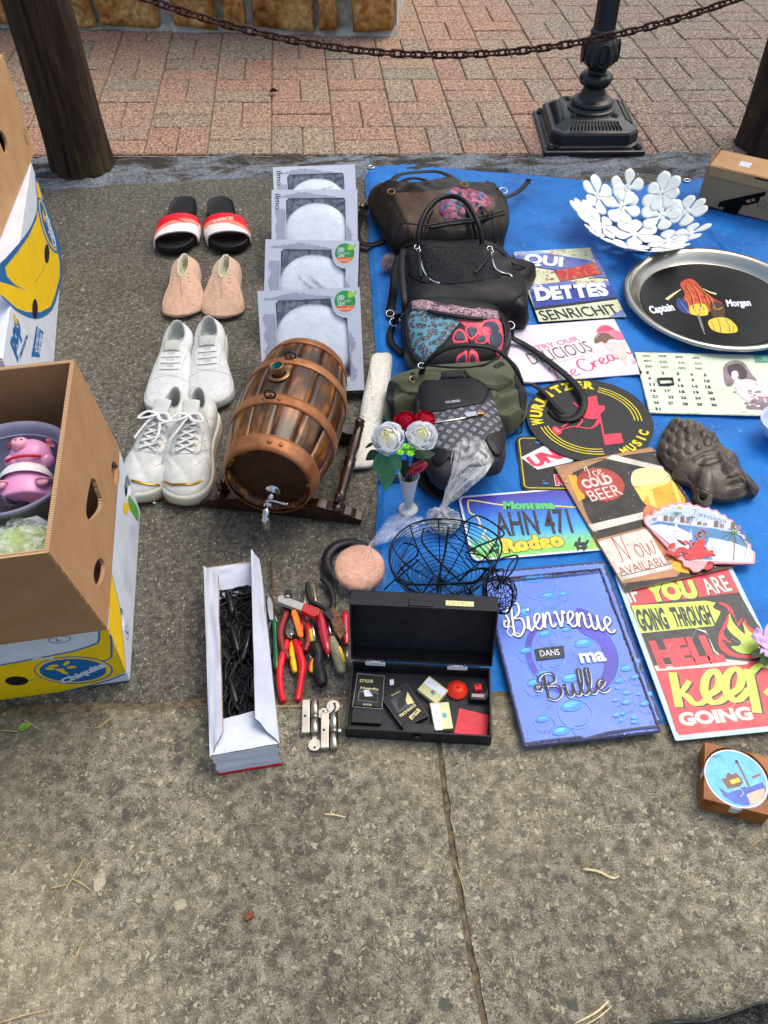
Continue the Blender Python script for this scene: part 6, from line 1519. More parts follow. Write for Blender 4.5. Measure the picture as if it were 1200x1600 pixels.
B1.cord('shoulder_strap',[(225,250,.075),(235,190,.09),(270,110,.075),(330,85,.06),(430,75,.05),(530,72,.05),(600,95,.06),(650,130,.08),(700,185,.09)],.0085,m_strap,flat=.0018)
B1.cord('inner_strap',[(262,185,.075),(300,145,.06),(370,115,.04),(450,125,.03),(510,165,.03),(570,165,.04),(620,130,.06),(640,120,.07)],.0085,m_strap,flat=.0018)
B1.cord('end_strap',[(950,238,.06),(1010,215,.05),(1060,180,.045),(1100,135,.04),(1105,122,.045)],.0075,m_strap,flat=.0022)
B1.ring('strap_ring',945,192,.010,m_silver,z=.07,t=.0014)
B1.cord('end_tab',[(95,240),(60,280,.05),(52,300,.03)],.006,m_brassy,flat=.002)
B1.cord('ground_strap',[(120,275,.03),(60,330,.016),(32,420,.013),(38,495,.013),(80,528,.013),(150,522,.014),(215,492,.02)],.010,m_strap,flat=.0018)
for k,(x,y) in enumerate(((815,140),(850,130),(880,140),(905,165))):
    B1.cord('tassel_strip',[(865+k*8,215,.075),(850+k*14,180,.085),(x,y+8,.085),(x-2,y,.08)],[.006]*6+[.009]*6+[.005]*6+[.001],m_lblack,flat=.001)
B1.cord('side_loop',[(790,300,.1),(815,292,.108),(850,320,.105),(860,350,.095)],.005,leather('4A382A',None,.4),flat=.002)
# 2 black handbag
ol2=[(288,575),(325,535),(400,522),(520,532),(650,535),(800,522),(880,535),(950,575),(1010,635),(1080,660),(1156,672),(1150,700),(1108,765),(1106,870),(1104,982),(1000,985),(850,990),(700,1000),(500,1005),(345,1005),(335,900),(322,790),(300,700),(282,640)]
def rel2(x,y,v):
    yl=775+(720-775)*(x-356)/750 if x<900 else 735
    r=0
    if y>yl: r+=.008*min(1,(y-yl)/60)*(1 if x>356 else .2)
    r-=.004*math.exp(-((y-yl)/14)**2)
    r-=.010*math.exp(-((x-1040)/60)**2-((y-690)/50)**2)
    return r
B2=Bag('handbag','plain black leather handbag with round carrying handles and embossed front','bag',Z3,ol2,.05,.085,m_lblack,pw=.32,wr=(11,.006),seed=4,relief=rel2,group='handbags on the tarpaulin')
B2.patch('embossed_panel',[(435,545),(600,552),(830,540),(875,600),(885,660),(930,705),(990,725),(850,750),(700,770),(560,775),(500,765),(460,720),(445,640)],m_emb,off=.0015,smooth=2)
B2.patch('front_panel',[(358,790),(560,790),(760,778),(950,745),(1105,715),(1100,860),(1096,975),(850,978),(600,992),(362,995)],m_lblack2,off=.0035,smooth=1,n=90)
B2.cord('seam',[(352,780),(352,860),(356,990)],.0012,m_strap,off=.001)
B2.cord('seam',[(330,700),(400,745),(450,768),(560,782)],.0012,m_strap,off=.002)
B2.cord('piping',[(290,600),(330,548),(400,534),(520,545),(650,548),(800,535),(875,545),(940,585),(1000,645),(1080,672),(1145,680)],.0018,m_strap,off=.001)
for nm,pts in (('zip',[(418,575),(432,650),(455,710),(495,755),(545,775)]),('zip',[(868,575),(880,640),(900,685),(940,708),(985,718),(998,735)])):
    B2.cord(nm,pts,.0026,m_silver,off=.002,flat=.0012)
for pts in ([(405,560),(418,600),(425,680),(428,740)],[(862,570),(845,620),(800,680),(765,715)]):
    B2.cord('zip_pull',pts,[.0025]*6+[.004]*13,m_strap,off=.005,flat=.0012)
for x,y in ((405,552),(860,560)): B2.ring('ring',x,y,.006,m_silver,t=.0014); B2.ring('ring',x+10,y+18,.0045,m_silver,t=.0012)
B2.cord('handle',[(415,548,.085),(412,480,.105),(432,390,.125),(480,300,.14),(540,245,.145),(610,225,.145),(680,242,.145),(740,300,.14),(785,390,.125),(808,470,.105),(812,535,.085)],.0062,m_strap,n=5,seg=12)
B2.cord('handle',[(430,535,.06),(440,450,.085),(478,350,.1),(530,290,.105),(610,262,.105),(680,285,.105),(735,350,.1),(775,440,.085),(785,520,.06)],.0058,m_strap,n=5,seg=12)
B2.cord('side_strap',[(300,600,.085),(272,690,.07),(262,800,.05),(250,880,.03),(240,950,.016),(262,985,.016),(300,1000,.016)],.011,m_strap,flat=.002)
B2.cord('side_strap',[(320,560,.085),(310,650,.09),(318,780,.085),(330,900,.07),(340,1010,.03),(360,1060,.016)],.008,m_strap,flat=.002)
for x,y,z_ in ((238,960,.02),(318,985,.02)): B2.ring('buckle',x,y,.009,m_silver,z=z_,t=.0015)
# fur pompom
m_fur=mat('A88E92',.95,nz=(200,.35),sheen=.5)
pf=ZP(Z3)(240,650,.03); root=empty('fur_pompom',(pf.x,pf.y,TZ-.002),0,'small grey-pink fur pompom beside the black handbag','pompom')
mb=MB(); rnd=random.Random(2)
for _ in range(900):
    d=V((rnd.gauss(0,1),rnd.gauss(0,1),rnd.gauss(0,1))).normalized(); q=d.orthogonal().normalized()*.0007; c=V((0,0,.024)); a=c+d*.008; e=c+d*rnd.uniform(.022,.03)+V((0,0,-.004)); e.z=max(e.z,.002)
    mb.add([a+q,a-q,e],[(0,1,2)],m_fur)
fo_=mb.build('fur',root,fix=False); fo_['kind']='stuff'
# 3 patchwork bag
Z4=(580,450,1200/280.)
B3=Bag('patchwork_bag','black saddle bag with teal leopard, red flower and fuzzy tweed patches','bag',Z4,[(200,190),(260,120),(400,95),(600,110),(830,150),(895,195),(940,262),(938,350),(905,440),(850,510),(700,550),(560,565),(420,585),(330,565),(255,505),(215,390)],.05,.095,m_lblack,z0=TZ-.003,pw=.42,wr=(10,.004),seed=6,group='handbags on the tarpaulin')
B3.patch('leopard_panel',[(262,168),(400,178),(520,205),(600,225),(545,290),(480,370),(400,440),(335,488),(290,430),(255,360),(245,260)],m_leo,off=.003,smooth=2)
B3.patch('black_panel',[(600,230),(560,290),(490,375),(400,450),(345,490),(420,515),(560,525),(700,520),(820,480),(870,430),(700,300)],m_lblack2,off=.0022,smooth=2)
B3.patch('flower_panel',[(590,225),(720,235),(850,215),(880,290),(885,370),(875,430),(800,385),(740,345),(680,300),(620,262)],mat('D8606C',.45,nz=(40,.2),col2='B84A58'),off=.0036,smooth=2)
m_fr1=mat('F05060',.4,nz=(60,.1)); m_fb1=mat('3A4058',.5,nz=(90,.3))
for (cx_,cy_,rx,ry,an) in ((800,280,55,45,.2),(835,350,42,52,0),(770,300,40,30,.4)):
    B3.patch('flower_print',[(cx_+rx*cos(t)*cos(an)-ry*sin(t)*sin(an),cy_+rx*cos(t)*sin(an)+ry*sin(t)*cos(an)) for t in [2*PI*k/12 for k in range(12)]],m_fb1 if cx_>780 else m_fr1,off=.0042,n=24,k=4)
for pet in ([(640,372),(560,378),(540,355),(555,310),(585,285),(620,300),(645,350)],[(660,360),(628,310),(632,270),(680,262),(725,285),(715,320),(680,355)],[(690,368),(715,335),(745,322),(775,335),(772,370),(720,385)],[(645,410),(610,415),(570,430),(580,455),(620,465),(648,440)],[(655,412),(660,460),(690,478),(740,475),(752,445),(720,415),(690,405)]):
    cx_=sum(p[0] for p in pet)/len(pet); cy_=sum(p[1] for p in pet)/len(pet)
    B3.patch('petal_edge',pet,m_fr1,off=.005,n=30,k=4); B3.patch('petal',[(cx_+(x-cx_)*.68,cy_+(y-cy_)*.66) for x,y in pet],m_fb1,off=.0062,n=26,k=4)
B3.patch('tweed_band',[(270,103),(380,112),(500,125),(640,140),(780,158),(845,172),(860,215),(780,212),(700,208),(600,190),(480,175),(380,160),(274,155)],m_tweed,off=.005,smooth=1,wr=(160,.005))
B3.cord('top_handle',[(385,172),(430,188),(560,210),(680,225),(748,226)],.0055,m_strap,off=.008,flat=.003)
B3.cord('rim',[(245,180),(238,300),(262,410),(335,505),(450,530),(600,538),(740,522),(850,470),(890,400),(895,280),(862,205)],.0022,m_strap,off=.002)
B3.cord('shoulder_strap',[(935,262,.05),(945,330,.03),(1010,370,.022),(1100,425,.022),(1200,500,.024),(1310,590,.026),(1395,680,.028),(1425,760,.026),(1400,840,.022),(1330,880,.020),(1250,870,.018),(1200,820,.018)],.0085,m_strap,flat=.0022,n=7)
B3.cord('shoulder_strap',[(190,170,.06),(150,240,.02),(125,310,.016),(140,375,.016),(210,440,.02)],.008,m_strap,flat=.002)
B3.ring('buckle',158,228,.011,m_silver,z=.03); B3.ring('buckle',928,250,.010,m_silver,z=.06)
# 4 olive bag
m_ol=mat('4A4E34',.55,nz=(22,.16),bump=(700,.25),sheen=.15); m_cv=mat('2A292B',.8,nz=(60,.2),bump=(600,.3))
def rel4(x,y,v):
    r=0
    if y>620 and (x<300 or x>840): r+=.006*sin((y-620)/22.+x*.01+1.3*noise.noise(V((x*.01,y*.004,0)))*2)*min(1,(y-620)/60)
    return r
B4=Bag('olive_bag','olive green fabric handbag with gathered sides and black ends','bag',Z4,[(88,850),(95,750),(110,650),(160,628),(300,592),(480,568),(620,556),(800,545),(945,528),(990,560),(1020,640),(1048,760),(1030,860),(960,920),(890,942),(600,960),(300,900),(150,895)],.04,.085,m_ol,pw=.42,wr=(9,.004),seed=8,relief=rel4,n=150,k=34,group='handbags on the tarpaulin')
B4.patch('end_panel',[(90,840),(97,750),(112,650),(160,640),(150,740),(160,880)],m_cv,off=.0025); B4.patch('end_panel',[(950,560),(985,570),(1015,645),(1042,760),(1025,850),(1000,790),(985,690)],m_cv,off=.0025)
B4.patch('flap',[(165,630),(300,598),(420,580),(470,600),(400,690),(330,722),(250,712),(190,680)],m_ol,off=.006,smooth=2)
B4.patch('flap',[(618,560),(800,548),(940,534),(955,580),(945,640),(880,680),(800,685),(700,640)],m_ol,off=.006,smooth=2)
B4.patch('centre_band',[(470,572),(610,558),(618,605),(475,612)],m_cv,off=.005,smooth=1)
B4.cord('flap_stitch',[(180,650),(240,695),(320,705),(400,670)],.0007,mat('6A6E50',.7),off=.008); B4.cord('flap_stitch',[(700,625),(790,668),(880,662),(935,625)],.0007,mat('6A6E50',.7),off=.008)
for x,y in ((827,560),(285,612)): B4.ring('eyelet',x,y,.0085,m_silver if x>500 else m_brassy,t=.0026,tilt=(.1,0),z=.088)
B4.cord('handle',[(335,585,.085),(355,520,.12),(420,450,.145),(500,405,.155),(600,385,.16),(700,385,.16),(800,400,.155),(880,445,.14),(945,510,.12),(990,580,.1),(1015,640,.08)],.0065,m_strap,flat=.003,n=6)
B4.cord('handle',[(820,560,.09),(835,530,.095),(880,505,.09)],.006,m_strap,flat=.003)
B4.cord('handle',[(285,615,.09),(280,580,.085),(272,540,.06)],.005,m_strap,flat=.003)
B4.cord('shoulder_strap',[(1015,640,.06),(1060,640,.03),(1120,670,.024),(1180,725,.024),(1230,790,.026),(1280,840,.03)],.006,m_strap,flat=.002)
B4.ring('hook',335,520,.006,m_silver,z=.12)
# 5 monogram crossbody
m_mono,N,L,b=node_mat('monogram_canvas',.55,.4); tcn=N.new('ShaderNodeTexCoord'); tc=tcn.outputs['Object']
mp=N.new('ShaderNodeMapping'); mp.inputs['Rotation'].default_value=(0,0,R(40)); mp.inputs['Scale'].default_value=(62,62,62); L.new(tc,mp.inputs[0])
sp=N.new('ShaderNodeSeparateXYZ'); L.new(mp.outputs[0],sp.inputs[0])
def frac(o_):
    f=N.new('ShaderNodeMath'); f.operation='FRACT'; L.new(o_,f.inputs[0]); g_=N.new('ShaderNodeMath'); g_.operation='SUBTRACT'; g_.inputs[1].default_value=.5; L.new(f.outputs[0],g_.inputs[0]); h_=N.new('ShaderNodeMath'); h_.operation='ABSOLUTE'; L.new(g_.outputs[0],h_.inputs[0]); return h_.outputs[0]
fx,fy=frac(sp.outputs[0]),frac(sp.outputs[1]); mxm=N.new('ShaderNodeMath'); mxm.operation='MAXIMUM'; L.new(fx,mxm.inputs[0]); L.new(fy,mxm.inputs[1])
n1=tex(N,L,'Noise',520,tc,Detail=2.); 
rg1=ramp(N,[(.0,'FFFFFF'),(.27,'FFFFFF'),(.32,'000000')]); L.new(mxm.outputs[0],rg1.inputs[0])
rg2=ramp(N,[(.42,'000000'),(.52,'FFFFFF')]); L.new(n1.outputs[0],rg2.inputs[0])
mu=N.new('ShaderNodeMath'); mu.operation='MULTIPLY'; L.new(rg1.outputs[0],mu.inputs[0]); L.new(rg2.outputs[0],mu.inputs[1])
rg3=ramp(N,[(.455,'000000'),(.48,'5A5A5A')]); L.new(mxm.outputs[0],rg3.inputs[0]); ad=N.new('ShaderNodeMath'); ad.operation='MAXIMUM'; L.new(mu.outputs[0],ad.inputs[0]); L.new(rg3.outputs[0],ad.inputs[1])
L.new(mixc(N,L,ad.outputs[0],'2E2F36','8A8C98'),b.inputs['Base Color'])
B5=Bag('crossbody_bag','grey monogram crossbody bag with a smooth black top panel and silver zip','bag',Z4,[(285,720),(300,650),(335,615),(420,605),(560,598),(690,592),(750,615),(805,680),(850,790),(885,900),(908,1000),(905,1100),(870,1175),(780,1200),(680,1225),(560,1262),(470,1275),(400,1225),(345,1100),(300,900)],.085,.055,mat('2E2F36',.6,nz=(300,.4),bump=(400,.4)),z0=.052,pw=.3,wr=(9,.003),seed=11,n=130,k=24,group='handbags on the tarpaulin')
B5.patch('canvas_front',[(320,750),(400,835),(600,800),(780,750),(830,830),(860,920),(885,1010),(880,1090),(850,1140),(760,1165),(640,1200),(540,1225),(470,1240),(420,1200),(380,1100),(345,980),(320,850)],m_mono,off=.0016,smooth=2,n=90,k=12)
B5.patch('top_panel',[(318,700),(330,655),(370,632),(560,618),(700,606),(745,640),(790,745),(760,768),(700,785),(600,805),(480,828),(380,842),(340,835),(322,790)],m_lblack2,off=.003,smooth=2,n=90,k=10)
B5.patch('corner_patch',[(765,1020),(820,975),(860,965),(885,1010),(892,1080),(868,1130),(820,1120)],m_lblack,off=.0035); B5.patch('corner_patch',[(388,1110),(400,1085),(450,1080),(510,1100),(548,1160),(545,1225),(480,1232),(425,1200)],m_lblack,off=.0035)
B5.cord('zip',[(410,912),(500,898),(600,882),(640,872)],.0022,mat('D0C8B8',.3,.9),off=.003,flat=.0012)
mb=MB(); a=B5.w(628,868); c=B5.w(755,850); mb.tube([a+V((0,0,.006)),a.lerp(c,.62)+V((0,0,.006))],.0058,m_silver,seg=4,flat=.001,up=(0,0,1)); B5.put(mb,'zip_pull'); B5.cord('zip_slider',[(705,858),(730,855),(752,858)],.0035,m_brassy,off=.006,flat=.002); B5.ring('ring',745,855,.004,m_brassy)
gv,gf=glyphs('GUESS',.03); x1=max(v[0] for v in gv); a=B5.w(497,785); c=B5.w(598,772); d=(c-a); W_=d.length; d.normalize(); nn=V((-d.y,d.x,0)); mb=MB()
mb.add([(lambda q:(q.x,q.y,drop(B5.bv,q.x,q.y,.0042,.1)))(a+d*(v[0]/x1*W_)+nn*(v[1]*.0085)) for v in gv],gf,m_silver,False); B5.put(mb,'lettering',fix=False)
B5.cord('piping',[(300,700),(345,980),(385,1130),(430,1215),(480,1245),(560,1235),(700,1195),(850,1150),(892,1080),(885,960),(840,810),(790,690),(740,622),(560,608),(370,622),(312,660)],.0028,mat('3A3B44',.8,nz=(400,.4)),off=.001)
B5.cord('shoulder_strap',[(330,1100,.05),(330,1230,.022),(360,1310,.016),(430,1370,.016),(520,1395,.016),(600,1340,.016)],.013,m_strap,flat=.0016)
B5.cord('shoulder_strap',[(150,1290,.016),(60,1250,.016),(200,1270,.018)],.006,m_strap,flat=.0016)
# ======================= THINGS ON AND BESIDE THE TARPAULIN =======================
def thing_at(name,px,py,z,lab,cat,rz=0,zb=None,group=None,rot=None):
    p=P(px,py,z); return empty(name,(p.x,p.y,zb if zb is not None else z),rz,lab,cat,group,rot)
# ---- tray
c=V((.872,1.586,TZ)); root=empty('round_tray',c,R(0),'large round steel serving tray with a black printed centre','tray')
m_steel=mat('B4B1A6',.24,1.,nz=(12,.12),bump=(40,.08)); mb=MB()
mb.lathe([(.0,.0),(.165,.0),(.170,.002),(.178,.010),(.190,.020),(.196,.024),(.203,.024),(.208,.021),(.209,.018),(.206,.0165),(.2,.0175),(.192,.015),(.18,.006),(.172,-.001),(.165,-.002),(.0,-.002)],m_steel,seg=120,cap0=False,cap1=False); mb.build('tray_body',root)
mb=MB(); mb.lathe([(.0,.0012),(.1635,.0012),(.167,.0018)],mat('131314',.3,nz=(20,.3),bump=(60,.1)),seg=96,cap0=False,cap1=False); mb.build('printed_centre',root)
ZT=(860,240,1200/340.)
F=flatface(root,.0014,ZT); F.z=.0002
F.text('Captain',(556,882),(688,862),(552,840),m_wht,bold=.045,shear=.15); F.text('Morgan',(975,842),(1108,838),(968,806),m_wht,bold=.045,shear=.15)
# plain emblem without a figure: red drape, blue sash, cask and sabre
F.poly([(715,720),(760,690),(800,705),(850,760),(900,800),(950,830),(940,880),(870,870),(820,890),(760,880),(730,820),(740,770)],mat('9E2A1C',.4,nz=(60,.4),col2='D8622E'),sm=4)
F.poly([(700,800),(740,810),(770,870),(750,885),(700,850)],mat('2A3E7A',.4),sm=4); F.poly([(770,840),(850,830),(868,890),(780,888)],m_gold,sm=3); F.poly([(880,820),(950,830),(960,900),(900,910)],mat('4A3020',.4),sm=3)
F.line([(815,888),(835,950),(852,1000)],[.006]*2+[.001],m_silver); F.poly([(870,925),(920,905),(980,910),(1025,950),(1025,985),(950,990),(890,970)],m_gold,sm=4); F.line([(920,910),(935,950),(940,988)],.002,m_brn,sm=3); F.line([(965,912),(985,950),(990,985)],.002,m_brn,sm=3)
F.line([(640,805),(680,775),(720,748)],[.008,.006,.002],m_foam); F.line([(915,775),(880,765),(840,745)],[.007,.005,.002],m_foam)
for (x0,y0,x1,y1) in ((745,730,790,860),(775,715,830,850),(800,720,870,830),(830,750,900,850),(730,790,760,870)): F.line([(x0,y0),((x0+x1)/2+9,(y0+y1)/2-6),(x1,y1)],.0022,mat('6A1810',.4),sm=3); F.line([(x0+8,y0+4),((x0+x1)/2+17,(y0+y1)/2-6),(x1+6,y1)],.0012,mat('F0A060',.4),sm=3)
for k in range(7): F.ell((790+k*11,862+6*sin(k)),.0028,.0022,m_brn if k%2 else m_foam)
F.line([(885,925),(900,950),(905,980)],.0012,m_brn,sm=3); F.line([(1000,930),(1010,955),(1008,985)],.0012,m_brn,sm=3); F.line([(880,935),(950,945),(1015,950)],.001,m_hi,sm=3); F.line([(895,850),(920,860),(950,850)],.0015,m_gold,sm=3); F.line([(715,815),(740,850),(765,880)],.0014,m_cyr,sm=3)
F.build(root)
# ---- flower bowl
m_bw_=mat('ECEFEA',.4,nz=(20,.05),spec=.5); c=V((.775,1.905,TZ)); root=empty('flower_bowl',c,0,'white metal bowl cut out as joined flowers','bowl',rot=(R(7),0,0))
RB=.160; HB=.068
def bz_(x,y): r2=(x*x+y*y)/RB**2; return HB*(r2**.95)
def petal_ol(l,w): return [(0,-.0022),(l*.25,-w*.30),(l*.6,-w*.92),(l*.85,-w*.85),(l,-w*.25),(l,w*.25),(l*.85,w*.85),(l*.6,w*.92),(l*.25,w*.30),(0,.0022)]
fl_=[(0,0,.058,6,.2,1.)]
for k in range(5): a=2*PI*k/5+.5; fl_.append((.088*cos(a),.088*sin(a),.052,6,a,1.))
for k in range(9): a=2*PI*k/9+.15; r_=.130; fl_.append((r_*cos(a),r_*sin(a),(.044,.047,.042)[k%3],(6,7,5)[k%3],a*1.7,1.))
rnd=random.Random(12)
for (x0,y0,l,n_,a0,_) in fl_:
    mb=MB()
    for q in range(n_):
        a=a0+2*PI*q/n_+rnd.uniform(-.12,.12); ll=l*rnd.uniform(.85,1.08); ol=catmull([V((u,v,0)) for u,v in petal_ol(ll,ll*.345)],3,True)
        pts=[]
        cc_=V((ll*.55,0,0)); rgs=[]
        for s_ in (1,.66,.33,.03):
            ring=[]
            for p in ol:
                p2=cc_.lerp(p,s_); x=x0+p2.x*cos(a)-p2.y*sin(a); y=y0+p2.x*sin(a)+p2.y*cos(a)
                r_=math.hypot(x,y); f=1
                if r_>RB*1.25: f=RB*1.25/r_
                ring.append(V((x*f,y*f,bz_(x*f,y*f)+.0003*q)))
            rgs.append(ring)
        mb.rings(rgs,m_bw_,cap0=False,cap1=True)
    mb.rings([[V((x0+r_*cos(t),y0+r_*sin(t),bz_(x0+r_*cos(t),y0+r_*sin(t))+.0008)) for t in [2*PI*k/14 for k in range(14)]] for r_ in (.0095,.005,.0006)],m_bw_,cap0=False)
    mb.build('cut_flower',root,solid=.0011)
# ---- brown box with printed black holster shape
a=P(1088,318,TZ); b2=P(1225,352,TZ); d=(b2-a).normalized(); rz=math.atan2(d.y,d.x); root=empty('toy_box',a,rz,'brown cardboard box printed with a black toy pistol shape, at the right edge','box')
W_=.34;D_=.10;H_=.105
mb=MB(); mb.box((W_/2,D_/2,H_/2),(W_,D_,H_),card_mat('B0916F','A68763')); mb.build('box_body',root,bevel=.0015)
mb=MB(); mb.box((W_/2+.004,D_/2+.0,H_+.0018),(W_-.008,D_+.001,.0028),m_kr2); mb.box((W_/2+.004,-.0022,H_-.011),(W_-.008,.003,.026),m_kr2); mb.build('lid',root)
mb=MB(); mb.box((.004,D_*.5,H_+.004),(.0016,D_*.96,.02),m_kr); mb.build('side_flap',root)
mb=MB(); mb.box((.085,D_*.45,H_+.0036),(.028,.03,.0006),mat('D8DCE6',.5,nz=(300,.2))); mb.build('label',root)
mb=MB(); mb.box((W_*.44,-.004,H_-.002),(.05,.0016,.004),m_hole_shade); mb.build('slot',root)
M_=MW(root); F=Face(M_@V((0,-.0012,0)),M_.to_3x3()@V((1,0,0)),V((0,0,1)),(1060,230,1200/140.),z0=.0004)
F.poly([(530,800),(548,735),(620,712),(900,650),(1175,592),(1160,650),(1100,665),(1080,720),(1050,745),(900,780),(870,770),(840,810),(780,905),(605,970),(585,890),(608,795)],mat('151517',.7,spec=.05))
F.poly([(900,712),(955,695),(975,735),(920,745)],m_kr); F.poly([(975,695),(1015,680),(1040,712),(990,725)],m_kr)
F.ring((1120,760),.012,.009,.0008,m_dk); F.ring((1110,800),.010,.007,.0008,m_dk); F.line([(1100,560),(1060,600)],.0006,m_brn); F.build(root)
# ---- mask
ZK=(1020,640,1200/180.)
olm=[(180,110),(235,68),(330,80),(430,98),(510,130),(610,200),(690,290),(730,350),(790,430),(860,450),(900,520),(930,620),(985,690),(1060,745),(1110,800),(1100,860),(1060,885),(1000,860),(930,900),(800,930),(700,925),(630,900),(620,960),(570,1000),(500,980),(430,920),(425,830),(390,760),(330,740),(210,670),(215,615),(140,550),(70,470),(62,370),(110,230)]
m_msk=mat('63574A',.42,nz=(22,.35),col2='33271F',bump=(160,.35),spec=.5)
curls=[(125,245,38),(150,235,36),(110,370,48),(115,485,44),(195,290,46),(200,420,50),(290,245,46),(295,345,56),(290,470,52),(385,400,56),(205,545,44),(225,185,38),(315,140,40),(255,100,34),(375,195,44),(385,285,42),(400,110,34),(480,380,34),(575,330,44),(650,300,36),(540,240,40),(600,250,34),(470,150,36),(640,240,30)]
def relm(x,y,v):
    # signed side of hairline: from (205,600) to (700,345)
    hl=(y-600)+(x-205)*.49
    r=0
    if hl<-8:
        best=-1
        for cx_,cy_,q in curls:
            d_=math.hypot(x-cx_,y-cy_)/q; best=max(best,1-d_)
        r+=.005*math.sqrt(max(0,min(1,(best+.05)*1.3)))-.003
    else:
        r-=.002*math.exp(-(hl/14)**2)
        def G(cx_,cy_,a,b_,an,h):
            dx,dy=x-cx_,y-cy_; u=dx*cos(an)+dy*sin(an); v_=-dx*sin(an)+dy*cos(an); q=(u/a)**2+(v_/b_)**2
            return h*math.exp(-q) if q<9 else 0
        def curve(pts,w_,h):
            best=1e9
            for (x1,y1),(x2,y2) in zip(pts,pts[1:]):
                L2=(x2-x1)**2+(y2-y1)**2; t=max(0,min(1,((x-x1)*(x2-x1)+(y-y1)*(y2-y1))/L2)); best=min(best,math.hypot(x-x1-(x2-x1)*t,y-y1-(y2-y1)*t))
            return h*math.exp(-(best/w_)**2)
        r+=G(735,540,38,120,-.45,.007)+G(775,615,40,36,0,.007)+G(735,635,20,16,0,.003)+G(835,600,22,18,0,.003)
        r-=G(560,545,120,60,-.15,.0035); r+=G(585,540,90,34,-.15,.0042); r-=curve([(485,575),(540,582),(600,582),(650,562),(690,545)],9,.0035)
        r+=curve([(440,520),(500,470),(590,455),(670,455),(700,480)],20,.0026); r+=curve([(740,440),(790,430),(840,470)],18,.0026)
        r+=G(810,500,40,22,.5,.003); r-=curve([(775,515),(805,530),(835,520)],8,.0028)
        r-=G(780,680,26,14,0,.002); r+=G(845,700,80,26,-.25,.0045); r-=curve([(770,715),(820,722),(860,705),(915,680)],8,.0036); r+=G(850,745,66,22,-.25,.004); r-=G(850,785,60,14,-.2,.002); r+=G(870,840,80,44,-.3,.005)
        r+=G(600,700,110,120,.3,.003); r+=G(655,425,16,12,0,.002)
        r-=curve([(360,690),(420,760),(500,830),(600,880)],12,.004)
        d_=math.hypot(x-520,y-910); r+=.004*math.exp(-((d_-62)/18)**2)-(.02*math.exp(-(d_/34)**4))
        r+=curve([(960,720),(1010,780),(1080,840)],24,.004); r-=curve([(935,650),(970,760),(1000,860)],12,.004)
    return r
zp=ZP(ZK); w=[zp(x,y,.03) for x,y in olm]; ct=sum(w,V())/len(w); root=empty('head_plaque',(ct.x,ct.y,TZ-.002),0,'dark carved face plaque with closed eyes and curled hair','mask')
mb=MB(); puffy(mb,w,TZ-.002,.044,m_msk,n=300,k=100,pw=.62,wr=(0,0),smooth=2)
for i,v in enumerate(mb.v):
    if v[2]>TZ+.010: q=proj(v); mb.v[i]=(v[0],v[1],max(TZ-.001,v[2]+relm((q[0]-ZK[0])*ZK[2],(q[1]-ZK[1])*ZK[2],v)))
mb.v=[(v[0]-ct.x,v[1]-ct.y,v[2]-TZ+.002) for v in mb.v]; mb.build('carving',root)
# ---- bowl and silk flower cut by the right edge
p=P(1222,672,TZ+.02); root=empty('white_bowl',(p.x,p.y,TZ),0,'plain pale bowl cut off by the right edge, beside the calendar sign','bowl')
mb=MB(); mb.lathe([(.0,0),(.022,0),(.024,.004),(.032,.012),(.043,.03),(.047,.044),(.0455,.0445),(.041,.030),(.028,.012),(.0,.008)],mat('C2CDE6',.3,nz=(10,.05)),seg=48,cap0=False,cap1=False); mb.build('bowl_body',root)
def petal(mb,M_,l,w,m,cup=.3,ruf=.15,seed=0,nu=8,nv=10):
    def f(u,v):
        a=u*2-1; ww=w*(sin(PI*min(1,v*.80+.10))**.75); x=a*ww; y=l*v; z=cup*l*(v**2)*.6+cup*ww*a*a*1.2+ruf*l*noise.noise(V((a*2.2+seed,v*2.5,seed)))*v
        return M_@V((x,y,z))
    mb.grid(f,nu,nv,m); return mb
def leaf(mb,a,d,up,l,w,m,fold=.25,droop=.3):
    d=V(d).normalized(); up=V(up).normalized(); s_=d.cross(up).normalized()
    def f(u,v):
        k=u*2-1; ww=w*(sin(PI*v**.85)**.9)*.5+.0004
        return V(a)+d*(l*v)+s_*(k*ww)+up*(fold*abs(k)*ww-droop*l*v*v)
    mb.grid(f,6,14,m); return mb
m_lil=mat('C9A6D6',.6,nz=(30,.12),col2='E0C4E4',sheen=.2); m_lfg=mat('7E9A5A',.5,nz=(30,.2))
p=P(1190,1005,.04); root=empty('silk_flower',(p.x+.024,p.y,TZ+.001),0,'lilac silk flower lying over the flame on the red sign, at the right edge','flower')
for k,(az,l_) in enumerate(((2.5,.038),(1.2,.042),(3.6,.036),(4.9,.03),(.1,.04))):
    mb=MB(); M_=MX.Translation((0,0,.012))@MX.Rotation(az-PI/2,4,'Z')@MX.Rotation(.25,4,'X'); petal(mb,M_,l_,l_*.42,m_lil,cup=.22,ruf=.35,seed=k); mb.build('petal',root)
for az in (3.9,3.3): mb=MB(); leaf(mb,(0,0,.006),(cos(az),sin(az),.05),(0,0,1),.045,.014,m_lfg); mb.build('leaf',root)
mb=MB(); mb.tube([(0,0,.008),(.03,-.02,.006),(.08,-.03,.003)],.0016,m_lfg,seg=6); mb.build('stem',root)
mb=MB(); mb.ball((0,0,.016),.006,m_bly); mb.build('flower_centre',root)
